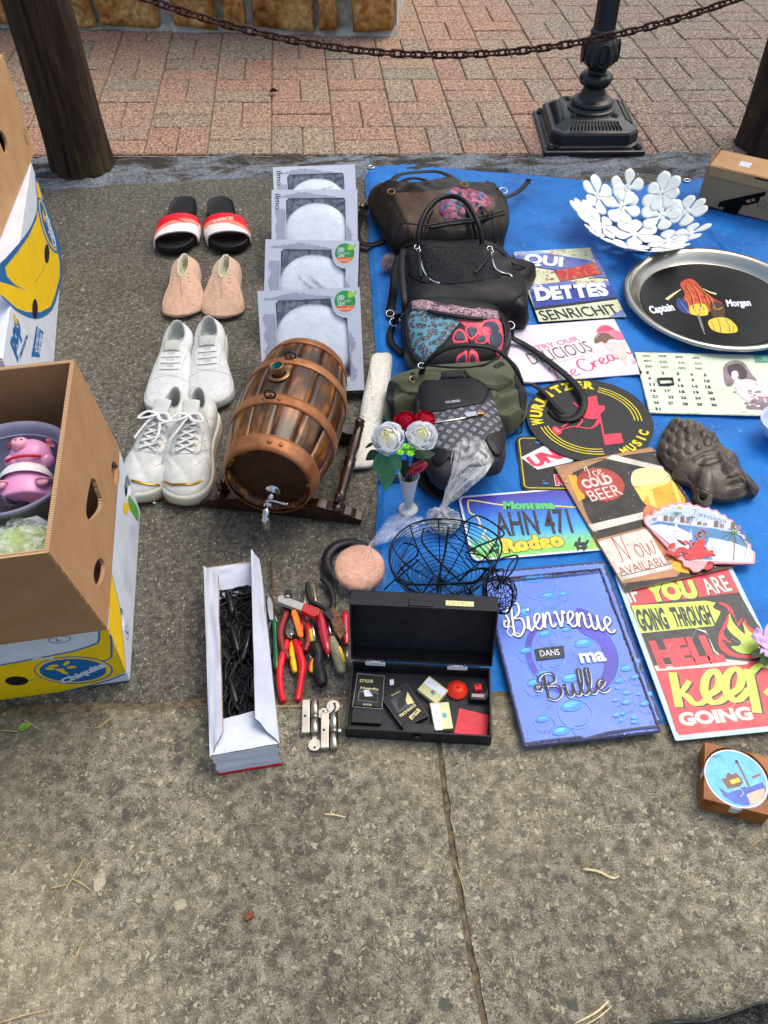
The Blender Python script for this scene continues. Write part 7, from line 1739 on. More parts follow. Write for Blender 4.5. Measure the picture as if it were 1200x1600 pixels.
# ---- fleece sleeve
Zb=(330,520,1200/290.); ol=[(1032,150),(1060,118),(1100,114),(1148,115),(1170,150),(1160,260),(1142,380),(1120,500),(1100,600),(1080,700),(1060,780),(1035,838),(960,850),(898,845),(893,760),(925,690),(945,620),(962,500),(985,370),(1010,260)]
zp=ZP(Zb); w=[zp(x,y,.02) for x,y in ol]; ct=sum(w,V())/len(w); root=empty('fleece_sleeve',(ct.x,ct.y,.001),0,'white fleece cleaning sleeve lying half on the tarpaulin beside the barrel','sleeve')
m_flc=mat('DEDCD2',.95,nz=(120,.1),bump=(300,.9),sheen=.4); mb=MB(); puffy(mb,w,.001,.030,m_flc,n=260,k=60,pw=.5,wr=(220,.0016)); bvF=bvh(mb)
mb.v=[(v[0]-ct.x,v[1]-ct.y,v[2]-.001) for v in mb.v]; mb.build('fleece',root)
mb=MB(); rnd=random.Random(5); pl=[(p.x,p.y) for p in w]; xs=[p[0] for p in pl]; ys=[p[1] for p in pl]; k=0
while k<0:
    x,y=rnd.uniform(min(xs)-.003,max(xs)+.003),rnd.uniform(min(ys)-.003,max(ys)+.003)
    if not inpoly(x,y,pl): continue
    k+=1; z=drop(bvF,x,y,-.001,.002); a=V((x-ct.x,y-ct.y,z-.001)); d=V((rnd.gauss(0,.6),rnd.gauss(0,.6),1)).normalized(); q=V((rnd.uniform(-1,1),rnd.uniform(-1,1),0)).normalized()*.0009
    mb.add([a+q,a-q,a+d*rnd.uniform(.003,.0055)],[(0,1,2)],m_flc)
mb=MB(); e=[zp(x,y,.012)-ct for x,y in ((1018,170),(1000,260),(972,380),(948,500),(930,600),(905,680),(885,765))]; mb.tube(catmull(e,4),.005,mat('C0CCE8',.5),seg=8,flat=.0015,up=(1,0,.4)); mb.build('backing',root)
# ---- vase and bouquet
Z7=(570,630,1095/130.)
def petal_mat(nm,c):
    m,N,L,b=node_mat(nm,.75,.1); b.inputs['Base Color'].default_value=(*lin(c),1)
    t=N.new('ShaderNodeBsdfTranslucent'); t.inputs[0].default_value=(*lin(c),1); x=N.new('ShaderNodeMixShader'); x.inputs[0].default_value=.42
    L.new(b.outputs[0],x.inputs[1]); L.new(t.outputs[0],x.inputs[2]); L.new(x.outputs[0],N['Material Output'].inputs[0]); return m
vb=P(638,796,TZ); m_vase=mat('D6D4D8',.3,nz=(20,.05),coat=.2); root=empty('vase',(vb.x,vb.y,TZ-.001),0,'small white trumpet vase with a round foot, holding the roses','vase')
mb=MB(); mb.lathe([(.0,0),(.0165,0),(.0178,.002),(.0165,.0045),(.010,.007),(.0075,.011),(.0082,.02),(.0105,.04),(.0135,.062),(.0172,.085),(.0182,.088),(.017,.0875),(.0125,.062),(.009,.04),(.006,.02),(.0,.015)],m_vase,seg=48,cap0=False,cap1=False); mb.build('vase_body',root)
m_wr=petal_mat('white_petal','F4F6FA'); m_wr2=petal_mat('cream_petal','F6F4D8') if 1 else mat('F6F6E0',.6,nz=(20,.05)); m_rr=mat('D4163A',.55,nz=(40,.2),col2='B80E2E'); m_lf1=mat('3E7A52',.45,nz=(60,.2),col2='55906A',bump=(120,.3)); m_lf2=mat('1E3A2A',.5,nz=(60,.3)); m_lime=mat('86D818',.5)
m_rg=mat('B0101C',.12,nz=(20,.2),coat=.8)
bq=empty('rose_bouquet',(vb.x,vb.y,TZ+.07),0,'artificial bouquet of two white and two red roses in the white vase','flowers')
Mi=MW(bq).inverted()
def rose(c,r,m,m2,face,seed,nm='rose'):
    """overlapping shell petals round a closed heart"""
    q=V(face).to_track_quat('Z','Y').to_matrix().to_4x4(); T0=MX.Translation(Mi@V(c))@q; mb=MB(); rd=random.Random(seed)
    for ring,(n_,R_,top,flare) in enumerate(((5,1.,74,.30),(5,.92,60,.20),(5,.80,52,.12),(4,.68,44,.08),(4,.55,40,.05),(3,.42,34,.02),(3,.29,28,.0),(2,.17,20,0))):
        for k in range(n_):
            a0=2*PI*k/n_+ring*.7+seed+rd.uniform(-.15,.15); wd=PI/n_*1.45; Rk=r*R_*rd.uniform(.95,1.05); tp=R(top+rd.uniform(-6,6))
            def f(u,v,a0=a0,wd=wd,Rk=Rk,tp=tp,flare=flare,ring=ring,k=k):
                w=(u*2-1); az=a0+w*wd*(.55+.45*sin(PI*min(1,v*.75+.2))); tpp=tp+.25*w*w*w*w+.10*noise.noise(V((w*2+seed,k,ring)))
                ph=R(155)*(1-v)+tpp*v; rr=Rk*(1+flare*max(0,v-.55)**1.6*2.2+.03*w*w+.05*noise.noise(V((w*1.7+k,v*2,seed+ring))))
                return T0@V((rr*sin(ph)*cos(az),rr*sin(ph)*sin(az),rr*cos(ph)*.82+r*.085*ring))
            mb.grid(f,10,8,m if ring<4 else m2)
    mb.ball((0,0,0),r*.16,m2,seg=12,rs=8,sc=(1,1,1.6),X=T0)
    return mb.build(nm,bq)
rz_=lambda x,y,z:ZP(Z7)(x,y,z)
rose(rz_(315,470,.180),.0250,m_wr,m_wr2,(-.15,-.45,1),.3); rose(rz_(745,440,.180),.0225,m_wr,m_wr2,(.1,-.4,1),1.9)
rose(rz_(530,235,.18),.0155,m_rr,m_rr,(0,-.3,1),.9); rose(rz_(795,220,.18),.0150,m_rr,m_rr,(.2,-.2,1),2.6)
lg=[((300,690,.155),(90,880,.13),.026,m_lf1),((300,700,.155),(280,1140,.105),.030,m_lf1),((330,690,.15),(475,870,.13),.024,m_lf1),((180,640,.14),(10,740,.13),.018,m_lf2),((130,520,.16),(0,585,.155),.006,m_lf2),((520,740,.14),(510,960,.10),.016,m_lf2),((640,690,.15),(930,640,.13),.022,m_lf2),((380,330,.14),(250,260,.13),.022,m_lf1),((600,650,.13),(850,710,.12),.018,m_lf2)]
for a,b_,w_,m_ in lg:
    A_=Mi@rz_(*a); B_=Mi@rz_(*b_); mb=MB(); leaf(mb,A_,B_-A_,(0,-.3,1),(B_-A_).length,w_,m_,fold=.3,droop=.12); mb.build('leaf',bq)
for (x,y,z,k) in ((470,660,.175,0),(545,580,.178,1),(600,680,.175,2),(530,630,.172,3),(690,560,.172,4),(820,300,.18,5),(630,620,.17,6)):
    mb=MB(); c=Mi@rz_(x,y,z)
    for q in range(6): a=q*PI/3+k; leaf(mb,c,(cos(a),sin(a),.5),(0,0,1),.0075,.0045,m_lime,droop=.1)
    for q in range(4): a=q*PI/2+k*2; leaf(mb,c+V((0,0,.003)),(cos(a),sin(a),1.2),(0,0,1),.005,.0035,m_lime,droop=.1)
    mb.build('green_sprig',bq)
for (x,y,z) in ((315,470,.165),(745,440,.165),(530,215,.165),(795,200,.165)):
    e=Mi@rz_(x,y,z); mb=MB(); mb.tube(catmull([(0,0,-.045),(e.x*.3,e.y*.3,e.z*.45),e],5),.0014,m_lf2,seg=6); mb.build('stem',bq)
c=rz_(690,850,.115); mb=MB(); X=MX.Translation(Mi@c)@MX.Rotation(R(-35),4,'Y')@MX.Rotation(R(10),4,'X'); mb.ball((0,0,0),.013,m_rg,seg=24,rs=14,sc=(1.55,.75,.9),X=X); mb.build('glass_drop',bq)
# ---- clear bag with glass knobs
def crumple(mb,rings_,m,amp=.004,seed=0,n=44):
    rs=[]
    for j,(c,rx,ry,an,zz) in enumerate(rings_):
        r=[]
        for k in range(n):
            a=2*PI*k/n; f=1+.55*amp/.004*.25*noise.noise(V((cos(a)*2.5,sin(a)*2.5,j*.45+seed)))+.10*sin(a*9+seed)*amp/.004*.6
            x,y=rx*cos(a)*f,ry*sin(a)*f; p=V(c)+V((x*cos(an)-y*sin(an),x*sin(an)+y*cos(an),zz*sin(a)*f+amp*noise.noise(V((a*3,j*.7,seed+4)))))
            p.z=max(p.z,.001); r.append(p)
        rs.append(r)
    mb.rings(rs,m,cap0=False,cap1=False,smooth=True)
Z8=(490,620,1200/330.); zp=ZP(Z8)
c0_=zp(735,715,TZ+.01); root=empty('bagged_glassware',(c0_.x,c0_.y,TZ),0,'clear plastic bag tied at the neck with glass pieces inside, fanned over the grey bag','bag')
Mi8=MW(root).inverted(); m_film2=film(.22,.2,'FFFFFF',nzs=38)
def rings_along(pts,zr,Mi_):
    out=[];W=[zp(x,y,z) for x,y,z,_ in pts]
    for i,(x,y,z,r_) in enumerate(pts):
        a=W[max(i-1,0)];b_=W[min(i+1,len(W)-1)]; d=(b_-a); an=math.atan2(d.y,d.x)-PI/2
        out.append((Mi_@W[i],r_,r_*.12,an,zr*r_))
    return out
mb=MB(); crumple(mb,rings_along([(722,640,.03,.004),(745,600,.045,.007),(790,540,.07,.015),(835,470,.085,.024),(880,400,.095,.033),(905,340,.1,.037),(900,290,.1,.030),(880,240,.1,.014)],.45,Mi8),m_film2,.005,2,60); mb.build('bag_neck',root)
mb=MB(); 
for k in range(24): # gathered folds
    t=random.uniform(-1,1); a=Mi8@zp(724,642,.03); b_=Mi8@zp(880+t*110,400-abs(t)*60+t*60,.105+.01*random.random()); mb.tube(catmull([a,a.lerp(b_,.4)+V((t*-.004,0,.006)),b_],6),[.0009]*6+[.0005]*6+[.0002],mat('F6F8FC',.3,alpha=.6),seg=5)
o=mb.build('gathered_folds',root); o['kind']='stuff'
mb=MB(); blob(mb,(0,0,.016),.030,m_film2,.28,2.6,seed=5,sc=(1.,.95,.62),flat0=0.); mb.build('bag_pouch',root)
m_gls=mat('C8D0C8',.06,trans=.9,nz=(20,.05)); 
for k,(x,y,r_) in enumerate(((-.010,.004,.013),(.012,-.004,.0135),(-.001,-.016,.010),(.008,.012,.009))): mb=MB(); mb.ball((x,y,r_),r_,m_gls,seg=20,rs=12,sc=(1,1,.9)); mb.build('glass_piece',root)
# ---- wrapped pink disc
c0_=zp(262,990,.012); root=empty('bagged_disc',(c0_.x,c0_.y,.001),0,'pink plush disc on a black ring in a knotted clear bag','disc'); Mi9=MW(root).inverted()
rd_=.0415
mb=MB(); mb.lathe([(.0,.012),(rd_*.97,.012),(rd_*1.02,.017),(rd_,.023),(rd_*.95,.0262),(rd_*.5,.0272),(0,.0275)],mat('D8A184',.7,nz=(35,.15),col2='C48A6E',bump=(50,.5)),seg=48,cap0=False,cap1=False,sy=1.12); mb.build('plush_disc',root)
mb=MB(); pts=[]; cb=Mi9@zp(200,935,.006)
mb.tube([V((cb.x+.038*cos(a),cb.y+.040*sin(a),.0065)) for a in [2*PI*k/40 for k in range(40)]],.0095,m_blk,seg=8,closed=True,flat=.0065,up=(0,0,1)); mb.build('black_ring',root)
mb=MB()
for k in range(11): # pale film creases from the knot; brown strips paint the shade of plush folds
    kn=Mi9@zp(318,842,.026); a=R(215+k*11); e=V((rd_*.95*cos(a)*1.02,rd_*1.1*sin(a)*1.02,.021)); 
    if k%2==0 or True: mb.tube(catmull([kn,kn.lerp(e,.45)+V((.001*(k%3),0,.0035)),e],6),[.0008]*5+[.0006]*5+[.0002]*3,mat('F2EEE8',.2,alpha=.5) if k%3 else mat('A06A48',.8),seg=5)
o=mb.build('film_creases',root); o['kind']='stuff'
mb=MB(); mb.lathe([(rd_*1.14,.001),(rd_*1.16,.012),(rd_*1.04,.0245),(rd_*.8,.0285),(rd_*.4,.0295),(.0005,.0298)],film(.08,.10,'F4F0EE',nzs=70),seg=72,cap0=False,cap1=False,sy=1.1)
for i,v in enumerate(mb.v): mb.v[i]=(v[0],v[1],max(.001,v[2]+.0022*noise.noise(V((v[0]*60,v[1]*60,2)))))
mb.build('film_cover',root)
mb=MB(); crumple(mb,rings_along([(318,842,.022,.003),(350,825,.024,.007),(400,790,.028,.014),(460,740,.03,.022),(520,720,.03,.028),(560,720,.03,.030),(590,700,.028,.026)],.42,Mi9),film(.10,.12,'F4F7FC',nzs=50),.004,7,50); mb.build('bag_tail',root)
# ---- wire hen basket
Z9=(600,780,1200/220.); zp9=ZP(Z9)
m_wire=mat('15161A',.38,.5,nz=(60,.2))
cb=zp9(470,640,.06)+V((0,.014,0)); root=empty('wire_hen_basket',(cb.x,cb.y,TZ),0,'black wire basket shaped like a hen, behind the open black case','basket'); MiH=MW(root).inverted(); lc=lambda x,y,z:MiH@zp9(x,y,z)
Rx,Ry,Hh=.079,.080,.075
def hp(th,ph): # th 0 at bottom centre -> 1 at rim
    a=th*PI*.5; return V((Rx*sin(a)*cos(ph)*(1+.25*max(0,cos(ph))**3*th),Ry*sin(a)*sin(ph)+.0,.001+Hh*(1-cos(a))**.9+.02*max(0,cos(ph-.0))**2*th**3))
bc=lc(500,740,.0); off=V((bc.x*.0,bc.y*.0,0))
ring=MB()
for k in range(1,17):
    th=k/17*1.0; ctr=V((bc.x*(1-th),(bc.y)*(1-th),0)); mb=MB(); mb.tube([hp(th,2*PI*q/48)+ctr*.7+V((.006*noise.noise(V((cos(2*PI*q/48)*1.3,sin(2*PI*q/48)*1.3,k*.35))),.006*noise.noise(V((cos(2*PI*q/48)*1.3,sin(2*PI*q/48)*1.3,k*.35+9))),.004*abs(noise.noise(V((q*.2,k*.5,1)))))) for q in range(48)],.00065,m_wire,seg=5,closed=True); mb.build('ring_wire',root)
mb=MB(); mb.tube([hp(1.,2*PI*q/60) for q in range(60)],.0015,m_wire,seg=6,closed=True); mb.build('rim_wire',root)
for k in range(10):
    ph=2*PI*k/10+.2; mb=MB(); mb.tube([hp(t/12,ph)+V((bc.x,bc.y,0))*.7*(1-t/12) for t in range(13)],.0011,m_wire,seg=5); mb.build('rib_wire',root)
def wire(pts,r=.0014,nm='frame_wire',sm=5):
    mb=MB(); mb.tube(catmull([lc(*p) for p in pts],sm),r,m_wire,seg=6); mb.build(nm,root)
wire([(550,240,.09),(520,450,.07),(480,620,.06),(440,900,.03)],.0022,sm=3)
wire([(340,250,.09),(330,370,.085),(470,530,.08),(640,690,.08)],.0018); wire([(165,370,.085),(270,400,.09),(280,480,.08),(170,570,.07),(110,640,.06)])
wire([(0,770,.02),(150,640,.05),(300,515,.08)],.0013,sm=2); wire([(420,655,.05),(340,790,.03),(260,900,.02)],.0013,sm=2); wire([(270,510,.08),(420,640,.07),(520,700,.06)],.001,sm=2)
wire([(105,690,.07),(200,725,.075),(430,725,.08),(640,715,.085),(780,700,.09),(860,620,.1),(900,580,.11)],.0019); wire([(640,700,.085),(740,610,.1),(880,590,.11),(920,640,.11)],.0016)
wire([(570,325,.09),(700,190,.08),(790,140,.075),(910,190,.075),(1025,290,.075),(950,340,.075),(800,400,.08),(700,455,.085)],.0016,'tail_wire',4)
wire([(740,460,.09),(860,490,.09),(910,560,.1),(920,620,.1)],.0013); wire([(180,725,.07),(330,850,.05),(450,920,.03)],.0013); wire([(130,560,.07),(300,780,.04),(440,880,.03)],.0012); wire([(700,740,.08),(800,860,.06),(960,940,.05)],.0014)
wire([(980,770,.1),(920,720,.11),(940,600,.12),(975,520,.125),(1060,490,.125),(1140,485,.12),(1110,590,.12),(1030,690,.11),(1010,720,.1)],.0014,'comb_wire'); wire([(950,780,.1),(1000,690,.115),(1020,600,.12),(960,600,.12),(920,580,.11)],.0013,'comb_wire'); wire([(1135,490,.12),(1070,560,.12),(1030,670,.11)],.0012,'comb_wire')
hc=lc(985,800,.075)
wire([(600,300,.09),(720,400,.1),(880,520,.1),(960,650,.1),(1000,760,.09)],.0010); wire([(640,260,.085),(800,380,.095),(930,560,.1),(990,700,.1)],.0010); wire([(690,470,.07),(760,560,.09),(850,600,.1),(990,610,.11)],.0011); wire([(250,300,.09),(200,420,.09),(150,520,.085),(230,590,.08),(330,620,.075)],.0010); wire([(680,730,.08),(700,800,.06),(760,860,.05),(880,930,.05),(980,970,.05)],.0012); wire([(400,250,.09),(600,420,.085),(720,580,.085),(760,600,.09)],.0010)
for k in range(9):
    a=PI*k/9; mb=MB(); mb.tube([hc+V((.027*cos(t)*cos(a),.026*cos(t)*sin(a)*1.0,.030*sin(t))) for t in [2*PI*q/26 for q in range(26)]],.0006,m_wire,seg=5,closed=True); mb.build('head_wire',root)
for k in range(-4,5):
    z=.027*sin(k/5*PI/2); r_=.027*cos(k/5*PI/2); mb=MB(); mb.tube([hc+V((r_*cos(t),r_*sin(t),z)) for t in [2*PI*q/26 for q in range(26)]],.0006,m_wire,seg=5,closed=True); mb.build('head_wire',root)
wire([(1010,720,.1),(1085,745,.085),(1095,870,.07),(1060,960,.06),(1000,975,.055),(890,950,.055)],.0016,'head_frame'); wire([(890,640,.11),(870,800,.09),(920,900,.07),(1010,970,.055)],.0016,'head_frame')
# ---- coaster holder
zp6=ZP(Z6); cc=P(1137,1214,.03); 
wc=[P(1086,1200,.0),P(1185,1225,.0)]
_cc=P(1139,1232,0.); root=empty('coaster_holder',(_cc.x,_cc.y,.0045),R(-20),'square wooden coaster holder with a souvenir coaster, on the concrete','coasters')
m_oak=mat('A8682E',.45,nz=(40,.3),col2='7A4418',bump=(60,.3)); hw=.0425
ring_o=lambda z:[V((x*hw,y*hw,z)) for x,y in ((-1,-1),(1,-1),(1,1),(-1,1))]
mb=MB(); mb.box((0,0,.004),(2*hw,2*hw,.008),m_oak); mb.build('base_board',root,bevel=.0008)
for sx_,sy in ((-1,-1),(1,-1),(1,1),(-1,1)):
    mb=MB(); ol=[(sx_*hw,sy*hw),(sx_*.006,sy*hw)]
    for k in range(9): a=math.atan2(.0395*1,.0165)+(math.atan2(.0165,.0395)-math.atan2(.0395,.0165))*k/8; ol.append((sx_*.0435*cos(a),sy*.0435*sin(a)))
    ol.append((sx_*hw,sy*.006)); 
    mb.prism(ol,.008,.030,m_oak); mb.build('corner_block',root,bevel=.0008)
for k in range(4): mb=MB(); mb.lathe([(.0,0),(.0415,0),(.0415,.0042),(.0,.0042)],mat('DCDCE0',.5),seg=48,X=MX.Translation((.0008*(k%2),-.0006*k,.009+.0046*k)),cap0=False,cap1=False); mb.build('coaster',root,label='plain coaster in the stack')
F=flatface(root,.0275,Z6); M_=MW(root); q=M_.inverted()@P(1137,1214,.032)
m_skyb=mat('38A4E0',.3,nz=(60,.25),col2='6CC0EC'); m_seab=mat('1E58B8',.3,nz=(40,.2)); m_sand=mat('E2B8A0',.35,nz=(80,.2))
ccu=(.0,.0); F.ell(ccu,.0415,.0415,m_wht,px=False); F.ell(ccu,.0395,.0395,m_ink,px=False); F.ell(ccu,.039,.039,m_skyb,px=False)
def cp(x,y): return V(((x-697)/1.0*.000258,-(y-1307)/1.0*.000258*1.0)) if 0 else V(((x-700)*.000262,-(y-1305)*.000262))
F.poly([cp(*p) for p in ((610,1375),(660,1400),(740,1340),(760,1340),(830,1290),(846,1320),(838,1370),(790,1420),(740,1445),(690,1445),(640,1420))],m_seab,px=False)
F.poly([cp(*p) for p in ((752,1380),(800,1345),(838,1320),(842,1350),(820,1400),(770,1435),(762,1410))],m_sand,px=False)
F.poly([cp(*p) for p in ((625,1330),(650,1318),(655,1290),(665,1282),(680,1290),(700,1275),(720,1290),(735,1320),(720,1345),(680,1365),(660,1375),(640,1350))],m_brn,px=False)
F.poly([cp(*p) for p in ((668,1325),(712,1300),(722,1318),(678,1345))],m_gold,px=False)
F.line([cp(705,1212),cp(735,1270),cp(765,1335)],.0028,m_brn,px=False); F.ell(cp(703,1208),.0022,.0022,m_ink,px=False,seg=12); F.line([cp(690,1222),cp(715,1215)],.001,m_ink,px=False)
F.line([cp(780,1280),cp(822,1248)],.0028,m_brn,px=False)
F.text('Rügen',cp(570,1228),cp(625,1200),cp(562,1215),m_ink,px=False)
F.line([cp(690,1375),cp(720,1360),cp(735,1380),cp(720,1400)],.0006,m_wht,px=False,sm=3); F.build(root,'coaster_print')
# ======================= TOOLS, LOCKS, CASE, CABLE BOX =======================
ZTn=(400,860,776/160.); zt=ZP(ZTn)
m_chrome=mat('BFC2C4',.25,1.,nz=(60,.15)); m_rst=mat('7A5A42',.6,.5,nz=(120,.4),col2='4A3226'); m_tred=mat('D8182A',.32,nz=(40,.05)); m_rdcl=mat('C01430',.14,nz=(20,.1),coat=.6,trans=.25); m_tblk=mat('1E1F22',.5,nz=(60,.2)); m_gr_=mat('0E6A3A',.16,nz=(20,.1),trans=.3,coat=.5); m_dred=mat('8A2A28',.45,nz=(60,.25)); m_tor=mat('F07818',.35); m_tyel=mat('E8C020',.4); m_tgry=mat('A4A4A0',.4,nz=(30,.1)); m_gg=mat('8A8A6E',.5,nz=(120,.25),bump=(150,.5)); m_steel2=mat('A8A8A4',.3,1.,nz=(100,.25))
class Tool:
    def __init__(s,lab,cat,x,y,name,group='hand tools in a loose pile'):
        p=zt(x,y,.0); s.o=V((p.x,p.y,.001)); s.root=empty(name,s.o,0,lab,cat,group)
    def tube(s,nm,pts,r,m,z=.008,flat=None,n=6,seg=12):
        q=[zt(p[0],p[1],p[2] if len(p)>2 else z)-s.o for p in pts]; c=catmull(q,n) if len(q)>2 else q
        if isinstance(r,list):
            k=len(c); r=[r[min(int(i/(k-1)*(len(r)-1)),len(r)-2)]*(1-(i/(k-1)*(len(r)-1))%1)+r[min(int(i/(k-1)*(len(r)-1))+1,len(r)-1)]*((i/(k-1)*(len(r)-1))%1) if i<k-1 else r[-1] for i in range(k)]
        mb=MB(); mb.tube(c,r,m,seg=seg,flat=flat,up=(0,0,1) if flat else None); return mb.build(nm,s.root)
    def plate(s,nm,pts,z,th,m,bev=.0006,sm=0):
        q=[zt(x,y,z)-s.o for x,y in pts]; q=[V((p.x,p.y,0)) for p in q]
        if sm: q=catmull(q,sm,True)
        mb=MB(); mb.prism([(p.x,p.y) for p in q],z-s.o.z,z-s.o.z+th,m); return mb.build(nm,s.root,bevel=bev)
t=Tool('long thin rusty screwdriver with a clear green handle, left of the tool pile','screwdriver',140,600,'screwdriver')
t.tube('shaft',[(112,80,.006),(140,545,.010)],.0014,m_rst); t.tube('handle',[(138,530),(142,560),(146,640),(150,760),(154,860),(156,900)],[.004,.0045,.0042,.0045,.005,.0035],m_gr_)
t=Tool('small silver side cutters with dark handles under the green screwdriver','pliers',120,520,'side_cutters')
t.plate('jaws',[(95,350),(112,372),(128,420),(140,480),(165,545),(150,560),(125,545),(105,540),(92,480),(86,410)],.004,.006,m_chrome); t.tube('handle',[(112,545),(92,600),(88,690),(112,790)],.0038,m_dk,z=.006); t.tube('handle',[(150,545),(172,590),(178,680),(165,790)],.0038,m_dk,z=.005)
t=Tool('worn dark red handled pliers beneath the grey and red tester','pliers',260,480,'pliers')
t.plate('jaws',[(235,320),(270,325),(285,380),(280,470),(240,490),(215,440),(215,360)],.004,.009,mat('3A3A3A',.4,.8,nz=(90,.3))); t.tube('handle',[(235,470),(200,560),(186,640),(205,740),(248,820)],[.005,.0055,.0055,.005,.004],m_dred,z=.012); t.tube('handle',[(285,470),(345,530),(392,600),(398,680),(372,765)],[.0045,.005,.0055,.0055,.004],m_dred,z=.008)
t=Tool('large bright red insulated pliers at the front of the tool pile','pliers',265,700,'pliers')
t.plate('jaws',[(268,538),(288,560),(300,600),(298,660),(270,700),(240,690),(228,650),(238,590)],.005,.012,mat('6E6E6E',.35,.9,nz=(90,.25),col2='2E2E2E')); t.tube('pivot',[(268,640,.016),(268,640,.019)],.003,m_chrome)
t.tube('handle',[(240,680),(215,760),(188,860),(180,960),(190,1060),(208,1145)],[.004,.0058,.0058,.005,.0052,.0045],m_tred,z=.010); t.tube('handle',[(290,680),(325,760),(352,870),(345,960),(330,1060),(316,1138)],[.004,.0062,.006,.005,.0052,.0045],m_tred,z=.010); t.tube('finger_guard',[(345,715,.011),(318,690,.011),(300,690,.011)],.0036,m_tred)
t=Tool('grey and clear red pocket tester lying across the pile','tester',330,440,'voltage_tester')
t.plate('grey_body',[(165,385),(185,358),(368,425),(345,480),(170,412)],.018,.009,m_tgry,.0012); t.plate('red_body',[(368,425),(480,465),(478,510),(440,530),(345,482)],.0175,.010,mat('D82818',.12,trans=.4,coat=.5),.0012); t.tube('clip',[(215,350,.028),(235,345,.03),(255,352,.028)],.0015,m_chrome)
t=Tool('flat orange plastic handle standing across the red pliers','handle',315,570,'orange_pry_tool')
t.plate('blade',[(268,478),(282,458),(302,462),(322,500),(362,660),(340,672),(318,655)],.020,.005,m_tor,.001,0)
t=Tool('yellow and orange handle tip under the large red pliers','screwdriver',285,850,'screwdriver')
t.tube('handle',[(275,690),(272,780),(285,860),(298,925)],[.004,.005,.005,.0035],m_tyel,z=.006); t.tube('grip',[(258,790),(270,860),(285,915)],.0028,m_tor,z=.005)
t=Tool('small red and yellow handle between the pliers and the black screwdriver','screwdriver',420,880,'screwdriver')
t.tube('handle',[(440,825),(430,870),(422,925)],[.003,.0042,.0035],m_tyel,z=.006); t.tube('grip',[(425,830),(412,870),(405,915)],.0028,m_tred,z=.006); t.tube('shaft',[(395,770),(425,830)],.001,m_chrome,z=.006); t.tube('neck',[(400,560),(405,640),(412,700)],[.0045,.0055,.0045],m_tred,z=.008); t.tube('neck_band',[(412,600),(425,690)],.003,m_tyel,z=.012)
t=Tool('screwdriver with chunky matt black handle and chrome shaft','screwdriver',480,850,'screwdriver')
t.tube('shaft',[(418,520,.014),(450,705,.012)],.0026,m_chrome); t.tube('handle',[(448,700),(455,730),(475,790),(470,860),(490,960),(505,1022)],[.006,.0085,.0068,.008,.0105,.0070],m_tblk,z=.011)
t=Tool('screwdriver with clear dark red handle and stripped white shaft','screwdriver',520,640,'screwdriver')
t.tube('shaft',[(430,250,.008),(462,440,.012)],[.001,.0022],mat('C8B098',.5,.4,nz=(90,.3))); t.tube('handle',[(475,470),(490,520),(510,620),(535,730),(548,790)],[.005,.0078,.0076,.0078,.003],m_rdcl,z=.012); t.tube('tip',[(545,780,.012),(550,812,.012)],.0012,m_chrome)
t=Tool('black handled pliers with rusty jaws, handles pointing away','pliers',590,480,'pliers')
t.tube('handle',[(388,250),(395,320),(425,390),(500,430),(560,470)],[.0042,.0046,.0044,.0042,.0045],m_tblk,z=.014); t.tube('handle',[(498,215),(545,260),(580,340),(585,420),(575,450)],[.0045,.005,.005,.0045,.006],m_tblk,z=.010)
t.plate('jaws',[(545,470),(590,450),(640,520),(670,590),(690,640),(660,660),(640,700),(600,640),(570,560)],.008,.009,m_rst); t.tube('adjuster',[(570,635,.012),(690,650,.012)],.003,m_rst,seg=8); t.plate('worn_head',[(510,480),(560,450),(590,520),(560,540),(530,510)],.013,.006,m_tblk)
t=Tool('screwdriver with ribbed grey-green handle and a yellow stripe','screwdriver',620,790,'screwdriver')
t.tube('handle',[(575,660),(590,720),(615,800),(640,880),(655,930)],[.005,.0082,.0085,.0085,.005],m_gg,z=.010); t.tube('yellow_stripe',[(628,735,.014),(650,790,.015),(668,850,.014)],.0032,m_tyel); t.tube('shaft',[(545,540,.012),(572,660,.010)],.0022,m_chrome)
t=Tool('screwdriver with bright clear red handle touching the black case','screwdriver',678,600,'screwdriver')
t.tube('handle',[(675,465),(676,500),(678,580),(684,660),(686,715)],[.004,.0068,.0066,.0062,.003],m_rdcl,z=.009); t.tube('shaft',[(686,715,.008),(692,870,.006)],.0013,m_chrome)
t=Tool('pale needle nose jaws sticking out above the tester','pliers',385,400,'pliers')
t.tube('needle',[(378,318,.006),(374,380,.008),(366,440,.010)],[.0006,.0022,.004],mat('D8D0BC',.4,.5)); t.tube('needle',[(382,320,.006),(396,380,.008),(404,440,.010)],[.0006,.002,.0035],m_chrome); t.tube('handle',[(360,470,.008),(350,560,.008),(340,640,.006)],.0042,m_tred)
